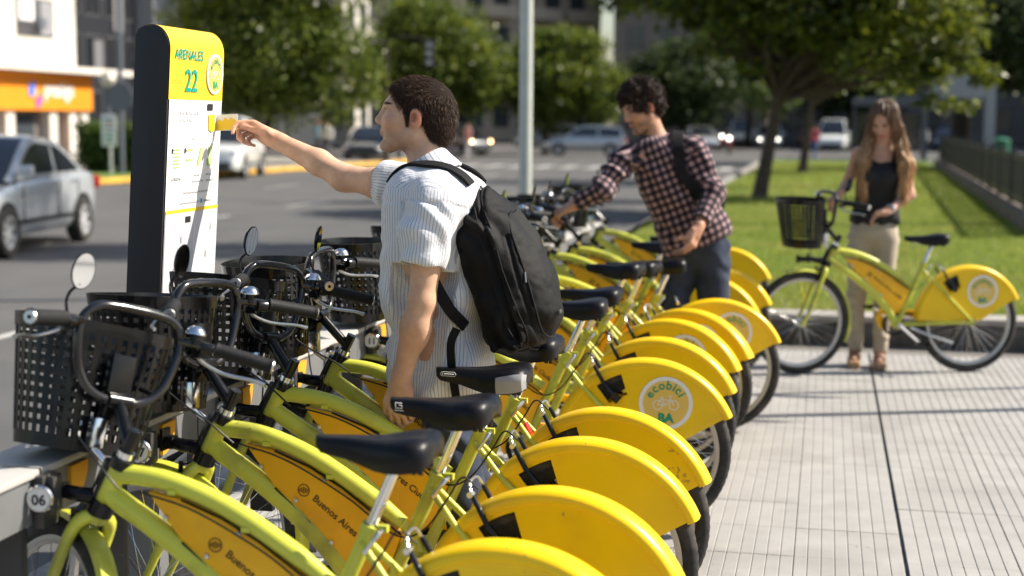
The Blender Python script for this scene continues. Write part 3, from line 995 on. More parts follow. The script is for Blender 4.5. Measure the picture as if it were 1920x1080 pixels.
for bkk, kind in ((BIKES[1], 0), (BIKES[2], 1)):
    sad = [c for c in KIDS[bkk[-1].name] if c.name.startswith('saddle')][0]
    p = MB()
    if kind == 0:
        Ms = frame((0.413, 0.0292, 0.876), (-1, 0.12, 0), (0, 0.1, 1))
        for a, b in (((-.009, .008), (.009, .008)), ((-.009, .008), (-.009, -.006)), ((-.009, -.006), (.009, -.006)), ((.009, -.006), (.009, .002)), ((.009, .002), (.001, .002))):
            p.tube([Ms @ V(*a, 0), Ms @ V(*b, 0)], 0.0012, 5)
        p.tube([Ms @ V(-0.013, -0.012, 0), Ms @ V(0.013, -0.012, 0)], 0.0011, 5)
    else:
        Ms = frame((0.402, 0.0296, 0.878), (-1, 0.12, 0), (0, 0.1, 1))
        pts = [(-.02, -.006), (.02, -.006), (.024, 0), (.02, .006), (-.02, .006), (-.024, 0)]
        p.tube([Ms @ V(*a, 0) for a in pts], 0.0008, 5, False, True)
        p.tube([Ms @ V(-0.012, 0, 0), Ms @ V(0.018, 0, 0)], 0.0013, 5)
        p.tube([Ms @ V(-0.0175, -.002, 0), Ms @ V(-0.0175, .002, 0)], 0.0015, 5)
    p.build('saddle_print', M_white, sad)
# ------------------------------------------------------------------ docking rail and station totem
M_steel = mat('galvanised_steel', (0.19, 0.195, 0.205), 0.5, metal=0.3, var=0.08, vscale=5, rvar=0.12, bump=0.05, bscale=30, dirt=(0.14, 0.14, 0.14), dscale=3)
M_railtop = mat('pale_rail_top', (0.44, 0.43, 0.41), 0.55, var=0.07, vscale=4, bump=0.06, bscale=30, dirt=(0.45, 0.43, 0.40), dscale=3)
M_dockdark = mat('dock_dark_plastic', (0.05, 0.048, 0.046), 0.4)
M_fin = mat('dock_orange_fin', (0.70, 0.34, 0.03), 0.4)
M_char = mat('charcoal_paint', (0.016, 0.016, 0.020), 0.42, var=0.1, vscale=10, rvar=0.08)
rail = empty('docking_rail', (-1.85, 2.2, 0))
tag(rail, 'long pale metal docking rail holding the front ends of the bicycles', 'docking rail')
RX, RY = -1.85, 2.2
def rl(x, y, z): return V(x - RX, y - RY, z)
y0, y1 = 1.9, 12.0
MB().b2(-0.10, 0.085, y0 - RY, y1 - RY, 0.785, 0.803).build('rail_top', M_railtop, rail, bevel=0.004)
b = MB()
b.b2(0.05, 0.074, y0 - RY, y1 - RY, 0.675, 0.784)
b.b2(-0.095, -0.07, y0 - RY, y1 - RY, 0.675, 0.784)
b.build('rail_beam', M_steel, rail)
jm = MB().b2(-0.102, 0.088, -0.003, 0.003, 0.7835, 0.8045).mesh('rail_joint')
jm.materials.append(M_dockdark)
for k in range(8):
    o = child('rail_joint', jm, None, rail); o.location = (0, 0.9 + 1.25 * k, 0)
pm = MB()
pm.b2(-0.07, 0.03, -0.03, 0.03, 0.0, 0.676)
pm.b2(-0.11, 0.07, -0.08, 0.08, -0.012, 0.006)
pme = pm.mesh('support_post', bevel=0.004); pme.materials.append(M_steel)
for y in (2.35, 3.87, 5.2, 6.6, 8.2, 10.2):
    o = child('support_post', pme, None, rail); o.location = (0, y - RY, 0)
def dock(y, num):
    d = MB()
    d.b2(0.075, 0.105, y - RY - 0.035, y - RY + 0.035, 0.665, 0.79)
    d.b2(0.10, 0.125, y - RY - 0.022, y - RY + 0.022, 0.70, 0.785)
    o = d.build('dock_head', M_dockdark, rail, bevel=0.006)
    Mo = frame(rl(-1.745, y - 0.052, 0.742), (1, 0.12, 0), (0, 0, 1))
    s = MB()
    s.lathe([(0.0, -0.010), (0.030, -0.010), (0.033, -0.002), (0.0295, 0.003), (0.0, 0.0035)], 22, Mo)
    s.build('number_plate', M_chrome, o)
    w = MB().add([Mo @ V(0.025 * math.cos(t), 0.025 * math.sin(t), 0.0042) for t in [2 * math.pi * k / 20 for k in range(20)]], [tuple(range(20))])
    w.build('number_disc', M_white, o, fix=False)
    put_text(num, Mo @ Matrix.Translation((0, -0.0125, 0.0052)), 0.034, M_char, o, 'CENTER', 0.0009)
    f = MB()
    pts = [(0.0, 0.0)] + [(0.085 * math.cos(t), -0.085 * math.sin(t)) for t in [R(90) * k / 8 for k in range(9)]]
    f.prism(pts, -0.012, 0.012, lambda u, v, t: (0.078 + t * .6, y - RY + 0.135 + u, 0.775 + v))
    f.build('orange_fin', M_fin, o)
    g = MB()
    g.b2(-0.02, 0.06, y - RY - 0.06, y - RY - 0.03, 0.30, 0.676)
    g.build('dock_leg', M_dockdark, o, bevel=0.004)
for y, n in ((3.11, '06'), (3.62, '07'), (4.2, '08'), (4.7, '09'), (5.2, '10'), (5.68, '11'), (6.33, '12'), (7.05, '13'), (7.55, '14'), (7.75, '15'), (8.98, '16'), (9.45, '17'), (11.05, '18')):
    dock(y, n)
# yellow triangular bollard sign by the rail behind the second bicycle
# ---- totem
TX, TY, TW, TT, TH = -2.036, 4.36, 0.425, 0.115, 1.90
tot = empty('station_totem', (TX - TT / 2, TY + TW / 2, 0))
tag(tot, 'tall dark station totem with yellow and white information panel marked Arenales 22', 'totem')
lean = math.tan(R(3.6))
def tp(y, z, d=0.0):
    """point on the panel face: y along the panel (0 near camera), z up, d out of the face"""
    return V(TT / 2 + d + (z - 1.3) * lean, y - TW / 2, z)
# body: rounded at the top towards the panel
b = MB()
prof = [(-TT, 0.0), (0.0, 0.0), (0.0, TH - 0.075)] + [(-0.06 + 0.06 * math.cos(t), TH - 0.075 + 0.075 * math.sin(t)) for t in [R(90) * k / 8 for k in range(1, 9)]] + [(-0.085, TH), (-TT + 0.008, TH - 0.01), (-TT, TH - 0.03)]
def bp(u, v, t): return tp(t, v, u)
b.prism(prof, 0.0, TW, bp)
bo_ = b.build('totem_body', M_char, tot, bevel=0.004)
M_pw = mat('panel_white', (0.80, 0.80, 0.80), 0.35, rvar=0.06)
M_py = mat('panel_yellow', (0.86, 0.55, 0.03), 0.35, rvar=0.06)
M_pgrey = mat('panel_grey_print', (0.36, 0.36, 0.38), 0.4)
M_plight = mat('panel_map_grey', (0.58, 0.58, 0.62), 0.4)
M_pgreen = mat('panel_light_green', (0.42, 0.66, 0.22), 0.4)
M_pblue = mat('panel_blue', (0.05, 0.35, 0.5), 0.4)
M_pteal = mat('panel_teal', (0.0, 0.30, 0.22), 0.4)
def plate(name, ya, yb, za, zb, d, m, parent):
    o = MB().add([tp(ya, za, d), tp(yb, za, d), tp(yb, zb, d), tp(ya, zb, d)], [(0, 1, 2, 3)]).build(name, m, parent, smooth=False, fix=False)
    return o
e = 0.010
wp = MB()
wp.loft([[tp(y, z, d) for y in (e, TW - 0.004)] for z, d in ((0.35, 0.003), (TH - 0.228, 0.003))], False, False)
wpo = wp.build('white_panel', M_pw, tot, smooth=False)
yp = MB()
arc_ = [(0.003, TH - 0.228), (0.003, TH - 0.075)] + [(-0.06 + 0.063 * math.cos(t), TH - 0.075 + 0.078 * math.sin(t)) for t in [R(90) * k / 10 for k in range(1, 11)]] + [(-0.095, TH + 0.003)]
yp.loft([[tp(y, z, d) for y in (e * .3, TW - 0.002)] for d, z in arc_], False, False)
ypo = yp.build('yellow_header', M_py, tot, sharp=80)
def tframe(y, z, d=0.006): return frame(tp(y, z, d), (0, 1, 0), (lean, 0, 1))
HB0 = TH - 0.228
put_text('ARENALES', tframe(0.035, HB0 + 0.128), 0.045, M_pteal, ypo, 'LEFT', 0.0007, 1.04)
put_text('22', tframe(0.165, HB0 + 0.028), 0.100, M_pteal, ypo, 'CENTER', 0.0014, 1.0)
put_text('ESTACI\u00d3N N\u00ba', tframe(0.030, HB0 + 0.050), 0.020, mat('header_small_print', (0.60, 0.36, 0.03), 0.4), ypo, 'LEFT', 0.0, 0.72)
Me = tframe(0.347, HB0 + 0.088, 0.004)
em = MB().lathe([(0.0, 0.0), (0.066, 0.0), (0.066, 0.004), (0.0, 0.004)], 32, Me).build('emblem', M_white, ypo)
MB().add([Me @ V(0.056 * math.cos(t), 0.086 * math.sin(t) / 1.5, 0.0052) for t in [2 * math.pi * k / 32 for k in range(32)]], [tuple(range(32))]).build('emblem_disc', M_gold, ypo, fix=False)
for chh, a in zip('ecobici', [152, 128.5, 104, 80, 62, 47, 30]):
    t = R(a)
    put_text(chh, Me @ Matrix.Translation((0.035 * math.cos(t), 0.035 * math.sin(t), 0.0062)) @ Matrix.Rotation(t - R(90), 4, 'Z'), 0.03, M_green, ypo, 'CENTER', 0.0008)
put_text('BA', Me @ Matrix.Translation((0, -0.046, 0.0062)), 0.032, M_green, ypo, 'CENTER', 0.0016)
eb = MB()
for x in (-0.02, 0.02):
    eb.lathe([(0.0105, 0.006), (0.0125, 0.006), (0.0125, 0.0066), (0.0105, 0.0066)], 18, Me @ Matrix.Translation((x, -0.004, 0)), True)
for a_, b_ in (((-0.02, -0.004), (-0.01, 0.014)), ((-0.01, 0.010), (0.012, 0.010)), ((0.01, 0.018), (0.02, -0.004)), ((-0.003, -0.004), (0.012, 0.010)), ((-0.02, -0.004), (-0.003, -0.004))):
    eb.tube([Me @ V(*a_, 0.0065), Me @ V(*b_, 0.0065)], 0.001, 4)
eb.build('emblem_bicycle', M_white, ypo, smooth=False)
# white area
plate('reader_window', 0.30, 0.345, HB0 - 0.032, HB0 - 0.010, 0.0055, M_char, wpo)
yr = MB()
Mr = tframe(0.335, HB0 - 0.075, 0.006)
yr.add([Mr @ V(x, y, 0) for x, y in ((-0.024, 0.03), (0.03, 0.03), (0.03, -0.022), (0.008, -0.03), (-0.02, -0.02))], [(0, 4, 3, 2, 1)]).build('reader_sticker', M_cardy if 'white_card' in MATS else mat('yellow_card_print', (0.85, 0.58, 0.03), 0.4), wpo, fix=False, smooth=False)
def line(ya, yb, z, h=0.006, m=M_pgrey, words=True, seed=0):
    """row of illegible small print"""
    g = random.Random(int(z * 1e4) + seed)
    q = MB(); y = ya
    while y < yb:
        w_ = g.uniform(0.012, 0.034)
        y2 = min(yb, y + w_)
        q.add([tp(y, z, 0.0055), tp(y2, z, 0.0055), tp(y2, z + h, 0.0055), tp(y, z + h, 0.0055)], [(0, 1, 2, 3)])
        y = y2 + 0.006
    q.build('small_print', m, wpo, smooth=False, fix=False)
line(0.09, 0.24, HB0 - 0.045, 0.010, M_plight)
line(0.09, 0.20, HB0 - 0.067, 0.010, M_plight)
put_text('C\u00d3MO USAR EL SISTEMA', tframe(0.125, HB0 - 0.130), 0.026, M_pgrey, wpo, 'LEFT', 0.0, 0.60)
plate('rule', 0.02, 0.41, HB0 - 0.1245, HB0 - 0.1235, 0.0046, M_plight, wpo)
zi = HB0 - 0.215
for y, sh in ((0.055, 0), (0.15, 1), (0.235, 2), (0.31, 3)):
    ic = MB()
    if sh == 0:
        for k in range(6): ic.add([tp(y, zi + k * 0.011, 0.0055), tp(y + 0.045, zi + k * 0.011, 0.0055), tp(y + 0.045, zi + k * 0.011 + 0.005, 0.0055), tp(y, zi + k * 0.011 + 0.005, 0.0055)], [(0, 1, 2, 3)])
    elif sh == 1:
        for k in (0, 2): ic.add([tp(y, zi + 0.02 + k * 0.016, 0.0055), tp(y + 0.05, zi + 0.02 + k * 0.016, 0.0055), tp(y + 0.05, zi + 0.027 + k * 0.016, 0.0055), tp(y, zi + 0.027 + k * 0.016, 0.0055)], [(0, 1, 2, 3)])
    else:
        pl = ((0, 0), (0.02, 0.005), (0.045, 0.07), (0.04, 0.10), (0.025, 0.095), (0.005, 0.03)) if sh == 2 else ((0.01, 0), (0.04, 0.0), (0.045, 0.035), (0.03, 0.05), (0.045, 0.075), (0.035, 0.105), (0.015, 0.1), (0.02, 0.05), (0.005, 0.03))
        ic.add([tp(y + a_, zi + b_ * 0.65, 0.0055) for a_, b_ in pl], [tuple(range(len(pl)))])
    ic.build('green_icon', M_pgreen, wpo, smooth=False, fix=False)
for y in (0.04, 0.135): plate('step_mark', y, y + 0.008, zi + 0.045, zi + 0.062, 0.0055, M_char, wpo)
for ya, yb, dz in ((0.04, 0.12, -0.040), (0.055, 0.115, -0.035), (0.20, 0.29, -0.05), (0.31, 0.39, -0.05), (0.215, 0.26, -0.03), (0.31, 0.35, -0.03), (0.14, 0.33, -0.085), (0.12, 0.26, -0.118)):
    line(ya, yb, zi + dz, 0.005)
plate('blue_mark', 0.275, 0.29, zi - 0.121, zi - 0.107, 0.0055, M_pblue, wpo)
line(0.30, 0.36, zi - 0.118, 0.007)
zm = zi - 0.145
plate('yellow_rule', 0.012, TW - 0.004, zm, zm + 0.011, 0.0055, M_py, wpo)
plate('map_ground', 0.012, TW - 0.004, 0.40, zm - 0.0005, 0.0045, M_plight, wpo)
mp = MB()
for k in range(7):      # white streets on the map
    a_ = 0.03 + k * 0.06
    mp.add([tp(a_, 0.42, 0.0052), tp(a_ + 0.006, 0.42, 0.0052), tp(min(TW - .01, a_ + 0.03), zm - 0.01, 0.0052), tp(min(TW - .016, a_ + 0.024), zm - 0.01, 0.0052)], [(0, 1, 2, 3)])
for k in range(8):
    z = 0.45 + k * 0.075
    if z + 0.09 > zm: continue
    mp.add([tp(0.015, z, 0.0056), tp(TW - 0.006, z + 0.07, 0.0056), tp(TW - 0.006, z + 0.078, 0.0056), tp(0.015, z + 0.009, 0.0056)], [(0, 1, 2, 3)])
mp.build('map_streets', M_pw, wpo, smooth=False, fix=False)
plate('map_label', 0.16, 0.20, zm - 0.035, zm - 0.015, 0.0062, M_char, wpo)
for y, z in ((0.13, -0.10), (0.33, -0.16), (0.08, -0.2), (0.36, -0.07), (0.30, -0.26)): plate('map_pin', y, y + 0.010, zm + z, zm + z + 0.022, 0.0062, M_pgrey, wpo)
# ------------------------------------------------------------------ implicit surfaces for bodies and cloth
class Vox:
    def __init__(s, lo, hi, h):
        s.h = h; s.lo = np.array(lo, np.float32)
        s.n = np.ceil((np.array(hi) - np.array(lo)) / h).astype(int) + 1
        s.ax = [s.lo[i] + h * np.arange(s.n[i], dtype=np.float32) for i in range(3)]
        s.D = np.full(s.n, 0.1, np.float32)
    def _go(s, lo, hi, fn, k, sub):
        pad = k + 3 * s.h + (0.0 if sub else 0.02)
        sl = []
        for i in range(3):
            a = int(max(0, math.floor((lo[i] - pad - s.lo[i]) / s.h))); b = int(min(s.n[i], math.ceil((hi[i] + pad - s.lo[i]) / s.h) + 1))
            if b <= a: return s
            sl.append(slice(a, b))
        X = s.ax[0][sl[0]][:, None, None]; Y = s.ax[1][sl[1]][None, :, None]; Z = s.ax[2][sl[2]][None, None, :]
        d = fn(X, Y, Z).astype(np.float32)
        A = s.D[tuple(sl)]
        if sub:
            d = -d
            r = np.maximum(A, d)
            if k > 0:
                h = np.maximum(k - np.abs(A - d), 0) / k; r = r + h * h * k * 0.25
        else:
            r = np.minimum(A, d)
            if k > 0:
                h = np.maximum(k - np.abs(A - d), 0) / k; r = r - h * h * k * 0.25
        s.D[tuple(sl)] = r
        return s
    def cap(s, a, b, ra, rb=None, k=0.02, sub=False):
        rb = ra if rb is None else rb
        a = np.array(a, float); b = np.array(b, float); ab = b - a; L2 = max(1e-12, float(ab @ ab)); rm = max(ra, rb)
        def fn(X, Y, Z):
            t = np.clip(((X - a[0]) * ab[0] + (Y - a[1]) * ab[1] + (Z - a[2]) * ab[2]) / L2, 0, 1)
            return np.sqrt((X - a[0] - t * ab[0]) ** 2 + (Y - a[1] - t * ab[1]) ** 2 + (Z - a[2] - t * ab[2]) ** 2) - (ra + (rb - ra) * t)
        return s._go(np.minimum(a, b) - rm, np.maximum(a, b) + rm, fn, k, sub)
    def ell(s, c, r, M=None, k=0.02, sub=False):
        c = np.array(c, float); r = np.array(r, float); M = np.eye(3) if M is None else np.array(M, float)
        ext = np.abs(M) @ r
        def fn(X, Y, Z):
            dx, dy, dz = X - c[0], Y - c[1], Z - c[2]
            q = [(dx * M[0, i] + dy * M[1, i] + dz * M[2, i]) for i in range(3)]
            k0 = np.sqrt(sum((q[i] / r[i]) ** 2 for i in range(3))); k1 = np.sqrt(sum((q[i] / r[i] ** 2) ** 2 for i in range(3)))
            return k0 * (k0 - 1) / np.maximum(k1, 1e-6)
        return s._go(c - ext, c + ext, fn, k, sub)
    def box(s, c, hf, M=None, rd=0.01, k=0.02, sub=False):
        c = np.array(c, float); hf = np.array(hf, float); M = np.eye(3) if M is None else np.array(M, float)
        ext = np.abs(M) @ hf
        def fn(X, Y, Z):
            dx, dy, dz = X - c[0], Y - c[1], Z - c[2]
            q = [np.abs(dx * M[0, i] + dy * M[1, i] + dz * M[2, i]) - (hf[i] - rd) for i in range(3)]
            return np.sqrt(sum(np.maximum(v, 0) ** 2 for v in q)) + np.minimum(np.maximum(q[0], np.maximum(q[1], q[2])), 0) - rd
        return s._go(c - ext, c + ext, fn, k, sub)
    def chain(s, pts, rr, k=0.02):
        for i in range(len(pts) - 1): s.cap(pts[i], pts[i + 1], rr[i], rr[i + 1], k)
        return s
    def plane(s, p, n, k=0.0):
        """cut everything on the side n points to"""
        p = np.array(p, float); n = np.array(n, float); n /= np.linalg.norm(n)
        d = (s.ax[0][:, None, None] - p[0]) * n[0] + (s.ax[1][None, :, None] - p[1]) * n[1] + (s.ax[2][None, None, :] - p[2]) * n[2]
        s.D = np.maximum(s.D, d.astype(np.float32)); return s
    def at(s, P):
        P = (np.atleast_2d(P) - s.lo) / s.h
        i = np.clip(np.floor(P).astype(int), 0, s.n - 2); f = np.clip(P - i, 0, 1)
        r = 0
        for dx in (0, 1):
            for dy in (0, 1):
                for dz in (0, 1):
                    w = (f[:, 0] if dx else 1 - f[:, 0]) * (f[:, 1] if dy else 1 - f[:, 1]) * (f[:, 2] if dz else 1 - f[:, 2])
                    r = r + w * s.D[i[:, 0] + dx, i[:, 1] + dy, i[:, 2] + dz]
        return r
    def grad(s, P):
        e = s.h
        g = np.stack([s.at(P + np.eye(3)[i] * e) - s.at(P - np.eye(3)[i] * e) for i in range(3)], 1)
        return g / np.maximum(1e-9, np.linalg.norm(g, axis=1, keepdims=True))
    def snap(s, P, off):
        P = np.array(P, float)
        for _ in range(6): P = P - (s.at(P) - off)[:, None] * s.grad(P)
        return P
    def mesh(s):
        """surface nets"""
        D = s.D; I = D < 0
        n = s.n
        cs = np.zeros(n - 1, np.int8)
        for dx in (0, 1):
            for dy in (0, 1):
                for dz in (0, 1): cs += I[dx:n[0] - 1 + dx, dy:n[1] - 1 + dy, dz:n[2] - 1 + dz]
        act = np.argwhere((cs > 0) & (cs < 8))
        idx = np.full(n - 1, -1, np.int32); idx[act[:, 0], act[:, 1], act[:, 2]] = np.arange(len(act))
        acc = np.zeros((len(act), 3)); cnt = np.zeros(len(act))
        co = [np.array(q) for q in ((0, 0, 0), (1, 0, 0), (0, 1, 0), (1, 1, 0), (0, 0, 1), (1, 0, 1), (0, 1, 1), (1, 1, 1))]
        val = [D[act[:, 0] + q[0], act[:, 1] + q[1], act[:, 2] + q[2]] for q in co]
        for a, b in ((0, 1), (2, 3), (4, 5), (6, 7), (0, 2), (1, 3), (4, 6), (5, 7), (0, 4), (1, 5), (2, 6), (3, 7)):
            m = (val[a] < 0) != (val[b] < 0)
            t = np.where(m, val[a] / np.where(m, val[a] - val[b], 1), 0)
            acc += np.where(m[:, None], co[a] + t[:, None] * (co[b] - co[a]), 0); cnt += m
        vs = s.lo + s.h * (act + acc / np.maximum(cnt, 1)[:, None])
        F = []
        for ax in range(3):
            o1, o2 = (ax + 1) % 3, (ax + 2) % 3
            sl0 = [slice(1, -1)] * 3; sl1 = [slice(1, -1)] * 3
            sl0[ax] = slice(0, -1); sl1[ax] = slice(1, None)
            A, B = I[tuple(sl0)], I[tuple(sl1)]
            for flip in (0, 1):
                e = np.argwhere((A & ~B) if not flip else (~A & B))
                off = np.ones(3, int); off[ax] = 0
                e = e + off
                q = []
                for u, v in ((0, 0), (1, 0), (1, 1), (0, 1)):
                    c = e.copy(); c[:, o1] -= u; c[:, o2] -= v
                    q.append(idx[c[:, 0], c[:, 1], c[:, 2]])
                q = np.stack(q, 1)
                if flip: q = q[:, ::-1]
                F.append(q[(q >= 0).all(1)])
        return vs, np.vstack(F)

def vnorm(v, f):
    n = np.cross(v[f[:, 2]] - v[f[:, 0]], v[f[:, 3]] - v[f[:, 1]])
    out = np.zeros_like(v)
    for k in range(4): np.add.at(out, f[:, k], n)
    return out / np.maximum(1e-12, np.linalg.norm(out, axis=1, keepdims=True))
def smooth_v(v, f, it=2, w=0.5):
    e = np.vstack([f[:, [0, 1]], f[:, [1, 2]], f[:, [2, 3]], f[:, [3, 0]]])
    for _ in range(it):
        a = np.zeros_like(v); c = np.zeros(len(v))
        np.add.at(a, e[:, 0], v[e[:, 1]]); np.add.at(a, e[:, 1], v[e[:, 0]]); np.add.at(c, e[:, 0], 1); np.add.at(c, e[:, 1], 1)
        v = v * (1 - w) + w * a / np.maximum(c, 1)[:, None]
    return v
_ng = np.random.default_rng(7).random((32, 32, 32)).astype(np.float32)
def noise3(P, sc=1.0, seed=0.0):
    P = np.asarray(P) * sc + seed
    i = np.floor(P).astype(int); f = P - i; f = f * f * (3 - 2 * f)
    r = 0
    for dx in (0, 1):
        for dy in (0, 1):
            for dz in (0, 1):
                w = (f[:, 0] if dx else 1 - f[:, 0]) * (f[:, 1] if dy else 1 - f[:, 1]) * (f[:, 2] if dz else 1 - f[:, 2])
                r = r + w * _ng[(i[:, 0] + dx) % 32, (i[:, 1] + dy) % 32, (i[:, 2] + dz) % 32]
    return r - 0.5
def sdf_obj(name, v, f, m, parent, org, attrs=None, colors=None, split=None):
    me = big_mesh(name, v - np.array(org), f, True)
    if split:
        me.materials.append(split[1]); me.materials.append(m)
        me.polygons.foreach_set('material_index', (np.arange(len(me.polygons)) >= split[0]).astype(np.int32))
    for k, a in (attrs or {}).items():
        at = me.attributes.new(k, 'FLOAT', 'POINT'); at.data.foreach_set('value', np.ascontiguousarray(a, np.float32))
    if colors is not None:
        at = me.attributes.new('tint', 'FLOAT_COLOR', 'POINT')
        at.data.foreach_set('color', np.ascontiguousarray(np.hstack([colors, np.ones((len(colors), 1))]), np.float32).ravel())
    o = link(name, me, m, parent)
    if parent is not None: KIDS.setdefault(parent.name, []).append(o)
    return o

def attr_mat(name, rough=0.5, sss=0.0, bump=0.0, bscale=300, spec=0.4, sheen=0.0):
    """base colour from the 'tint' attribute with a little mottling"""
    m = mat(name, (0.5, 0.5, 0.5), rough, spec=spec, sss=sss, bump=bump, bscale=bscale)
    N, L = m.node_tree.nodes, m.node_tree.links
    p = N['Principled BSDF']
    a = N.new('ShaderNodeAttribute'); a.attribute_name = 'tint'
    n = N.new('ShaderNodeTexNoise'); n.inputs['Scale'].default_value = 55; n.inputs['Detail'].default_value = 5
    tc = N.new('ShaderNodeTexCoord'); L.new(tc.outputs['Object'], n.inputs['Vector'])
    mr = N.new('ShaderNodeMapRange'); mr.inputs['To Min'].default_value = 0.86; mr.inputs['To Max'].default_value = 1.14
    L.new(n.outputs['Fac'], mr.inputs['Value'])
    hs = N.new('ShaderNodeHueSaturation'); L.new(a.outputs['Color'], hs.inputs['Color']); L.new(mr.outputs[0], hs.inputs['Value'])
    L.new(hs.outputs[0], p.inputs['Base Color'])
    p.inputs['Sheen Weight'].default_value = sheen
    return m
M_skin = attr_mat('skin', 0.5, sss=0.12, bump=0.12, bscale=420)

class Head:
    """head with origin between the ears; F columns are forward, left, up"""
    def __init__(s, O, fwd, upv=(0, 0, 1), sc=(1, 1, 1)):
        f = np.array(fwd, float); f /= np.linalg.norm(f); u = np.array(upv, float); u -= f * (u @ f); u /= np.linalg.norm(u)
        s.O = np.array(O, float); s.M = np.stack([f, np.cross(u, f), u], 1); s.sc = np.array(sc, float); s.g = float(s.sc.mean())
    def w(s, x, y, z): return s.O + s.M @ (np.array([x, y, z]) * s.sc)
    def loc(s, P): return ((P - s.O) @ s.M) / s.sc
    def build(s, vx, neck, nr=0.056, fem=0.0):
        g, w, M, S = s.g, s.w, s.M, s.sc
        vx.ell(w(-0.012, 0, 0.037), np.array([0.096, 0.0765, 0.088]) * S, M, 0.03)
        vx.ell(w(0.032, 0, -0.028), np.array([0.064, 0.060, 0.082]) * S, M, 0.03)
        for y in (-1, 1):
            vx.cap(w(-0.004, y * 0.054, -0.055), w(0.058, y * 0.020, -0.108), 0.018 * g, 0.016 * g, 0.03)
            vx.ell(w(0.058, y * 0.040, -0.028), np.array([0.028, 0.024, 0.024]) * S, M, 0.02)
        vx.ell(w(0.071, 0, -0.110), np.array([0.020, 0.024, 0.016]) * S, M, 0.02)
        vx.cap(w(0.078, -0.034, 0.026), w(0.078, 0.034, 0.026), 0.012 * g, None, 0.02)
        for y in (-1, 1): vx.ell(w(0.100, y * 0.031, 0.004), np.array([0.020, 0.019, 0.011]) * S, M, 0.012, True)
        for y in (-1, 1): vx.ell(w(0.0745, y * 0.031, 0.003), np.array([0.0135, 0.0150, 0.0115]) * S, M, 0.003)
        vx.cap(w(0.086, 0, 0.018), w(0.103, 0, -0.026), 0.0085 * g, 0.0105 * g, 0.014)
        vx.ell(w(0.102, 0, -0.032), np.array([0.013, 0.0135, 0.0105]) * S, M, 0.008)
        for y in (-1, 1): vx.ell(w(0.097, y * 0.013, -0.037), np.array([0.011, 0.008, 0.008]) * S, M, 0.006)
        vx.ell(w(0.0875, 0, -0.0615), np.array([0.009, 0.023, 0.0060]) * S, M, 0.008)
        vx.ell(w(0.0855, 0, -0.0735), np.array([0.0095, 0.020, 0.0068]) * S, M, 0.008)
        for y in (-1, 1):
            e = np.array([[0.97, 0, 0.24], [0, 1, 0], [-0.24, 0, 0.97]])
            vx.ell(w(-0.010, y * 0.0800, -0.006), np.array([0.0185, 0.0075, 0.031]) * S, M @ e, 0.008)
            vx.ell(w(-0.004, y * 0.0885, -0.001), np.array([0.0105, 0.0090, 0.0195]) * S, M @ e, 0.002, True)
        vx.cap(w(-0.022, 0, -0.045), neck, nr * 0.97, nr * 1.06, 0.03)
    def tint(s, P, skin, beard=0.0, lip=(0.38, 0.17, 0.125), brow=(0.03, 0.018, 0.012)):
        q = s.loc(P)
        c = np.tile(np.array(skin, float), (len(P), 1))
        near = (np.abs(q) < np.array([0.16, 0.12, 0.15])).all(1)
        def blend(mask, col):
            nonlocal c
            mask = np.clip(mask, 0, 1) * near
            c = c * (1 - mask[:, None]) + np.array(col) * mask[:, None]
        n = noise3(P, 60)
        c = c * (1 + (0.16 * noise3(P, 34, 3) + 0.18 * noise3(P, 11, 8))[:, None] * np.array([0.6, 1.0, 1.2]))
        # ruddy cheeks, nose and ears, then shade painted into the ear hollow
        d = np.sqrt(((q[:, 0] - 0.06) / 0.05) ** 2 + ((np.abs(q[:, 1]) - 0.045) / 0.03) ** 2 + ((q[:, 2] + 0.03) / 0.03) ** 2)
        blend((1.2 - d) * 0.4, np.array(skin) * (1.12, 0.80, 0.74))
        d = np.sqrt(((q[:, 0] + 0.01) / 0.03) ** 2 + ((np.abs(q[:, 1]) - 0.083) / 0.014) ** 2 + ((q[:, 2] + 0.005) / 0.04) ** 2)
        blend((1.3 - d) * 0.9, np.array(skin) * (1.15, 0.70, 0.60))
        e = np.sqrt(((q[:, 0] + 0.003) / 0.010) ** 2 + ((q[:, 2] + 0.002) / 0.017) ** 2)
        blend((1.15 - e) * 2.5 * (np.abs(q[:, 1]) > 0.072), np.array(skin) * (0.55, 0.36, 0.32))  # ear hollow: its shade is put into the tint
        if beard:
            d = np.sqrt(((q[:, 0] - 0.05) / 0.075) ** 2 + (q[:, 1] / 0.085) ** 2 + ((q[:, 2] + 0.095) / 0.055) ** 2)
            blend(np.clip((1.15 - d) * 2.2, 0, 1) * beard * (0.85 + n), (0.11, 0.075, 0.058))
            d = np.sqrt(((q[:, 1]) / 0.03) ** 2 + ((q[:, 2] + 0.050) / 0.008) ** 2 + ((q[:, 0] - 0.095) / 0.03) ** 2)
            blend((1.3 - d) * 2 * beard, (0.07, 0.045, 0.035))
        d = np.sqrt(((q[:, 1]) / 0.024) ** 2 + ((q[:, 2] + 0.067) / 0.013) ** 2 + ((q[:, 0] - 0.095) / 0.02) ** 2)
        blend((1.1 - d) * 4, lip)
        ay = np.abs(q[:, 1])
        d = np.sqrt(((ay - 0.033) / 0.022) ** 2 + ((q[:, 2] - 0.026 - (ay - 0.03) * 0.12) / 0.0055) ** 2 + ((q[:, 0] - 0.085) / 0.03) ** 2)
        blend((1.2 - d) * 4, brow)
        d = np.sqrt(((ay - 0.031) / 0.013) ** 2 + ((q[:, 2] - 0.004) / 0.0062) ** 2 + ((q[:, 0] - 0.088) / 0.02) ** 2)
        blend((1.1 - d) * 6, (0.30, 0.27, 0.25))
        d = np.sqrt(((ay - 0.031) / 0.006) ** 2 + ((q[:, 2] - 0.003) / 0.006) ** 2 + ((q[:, 0] - 0.088) / 0.02) ** 2)
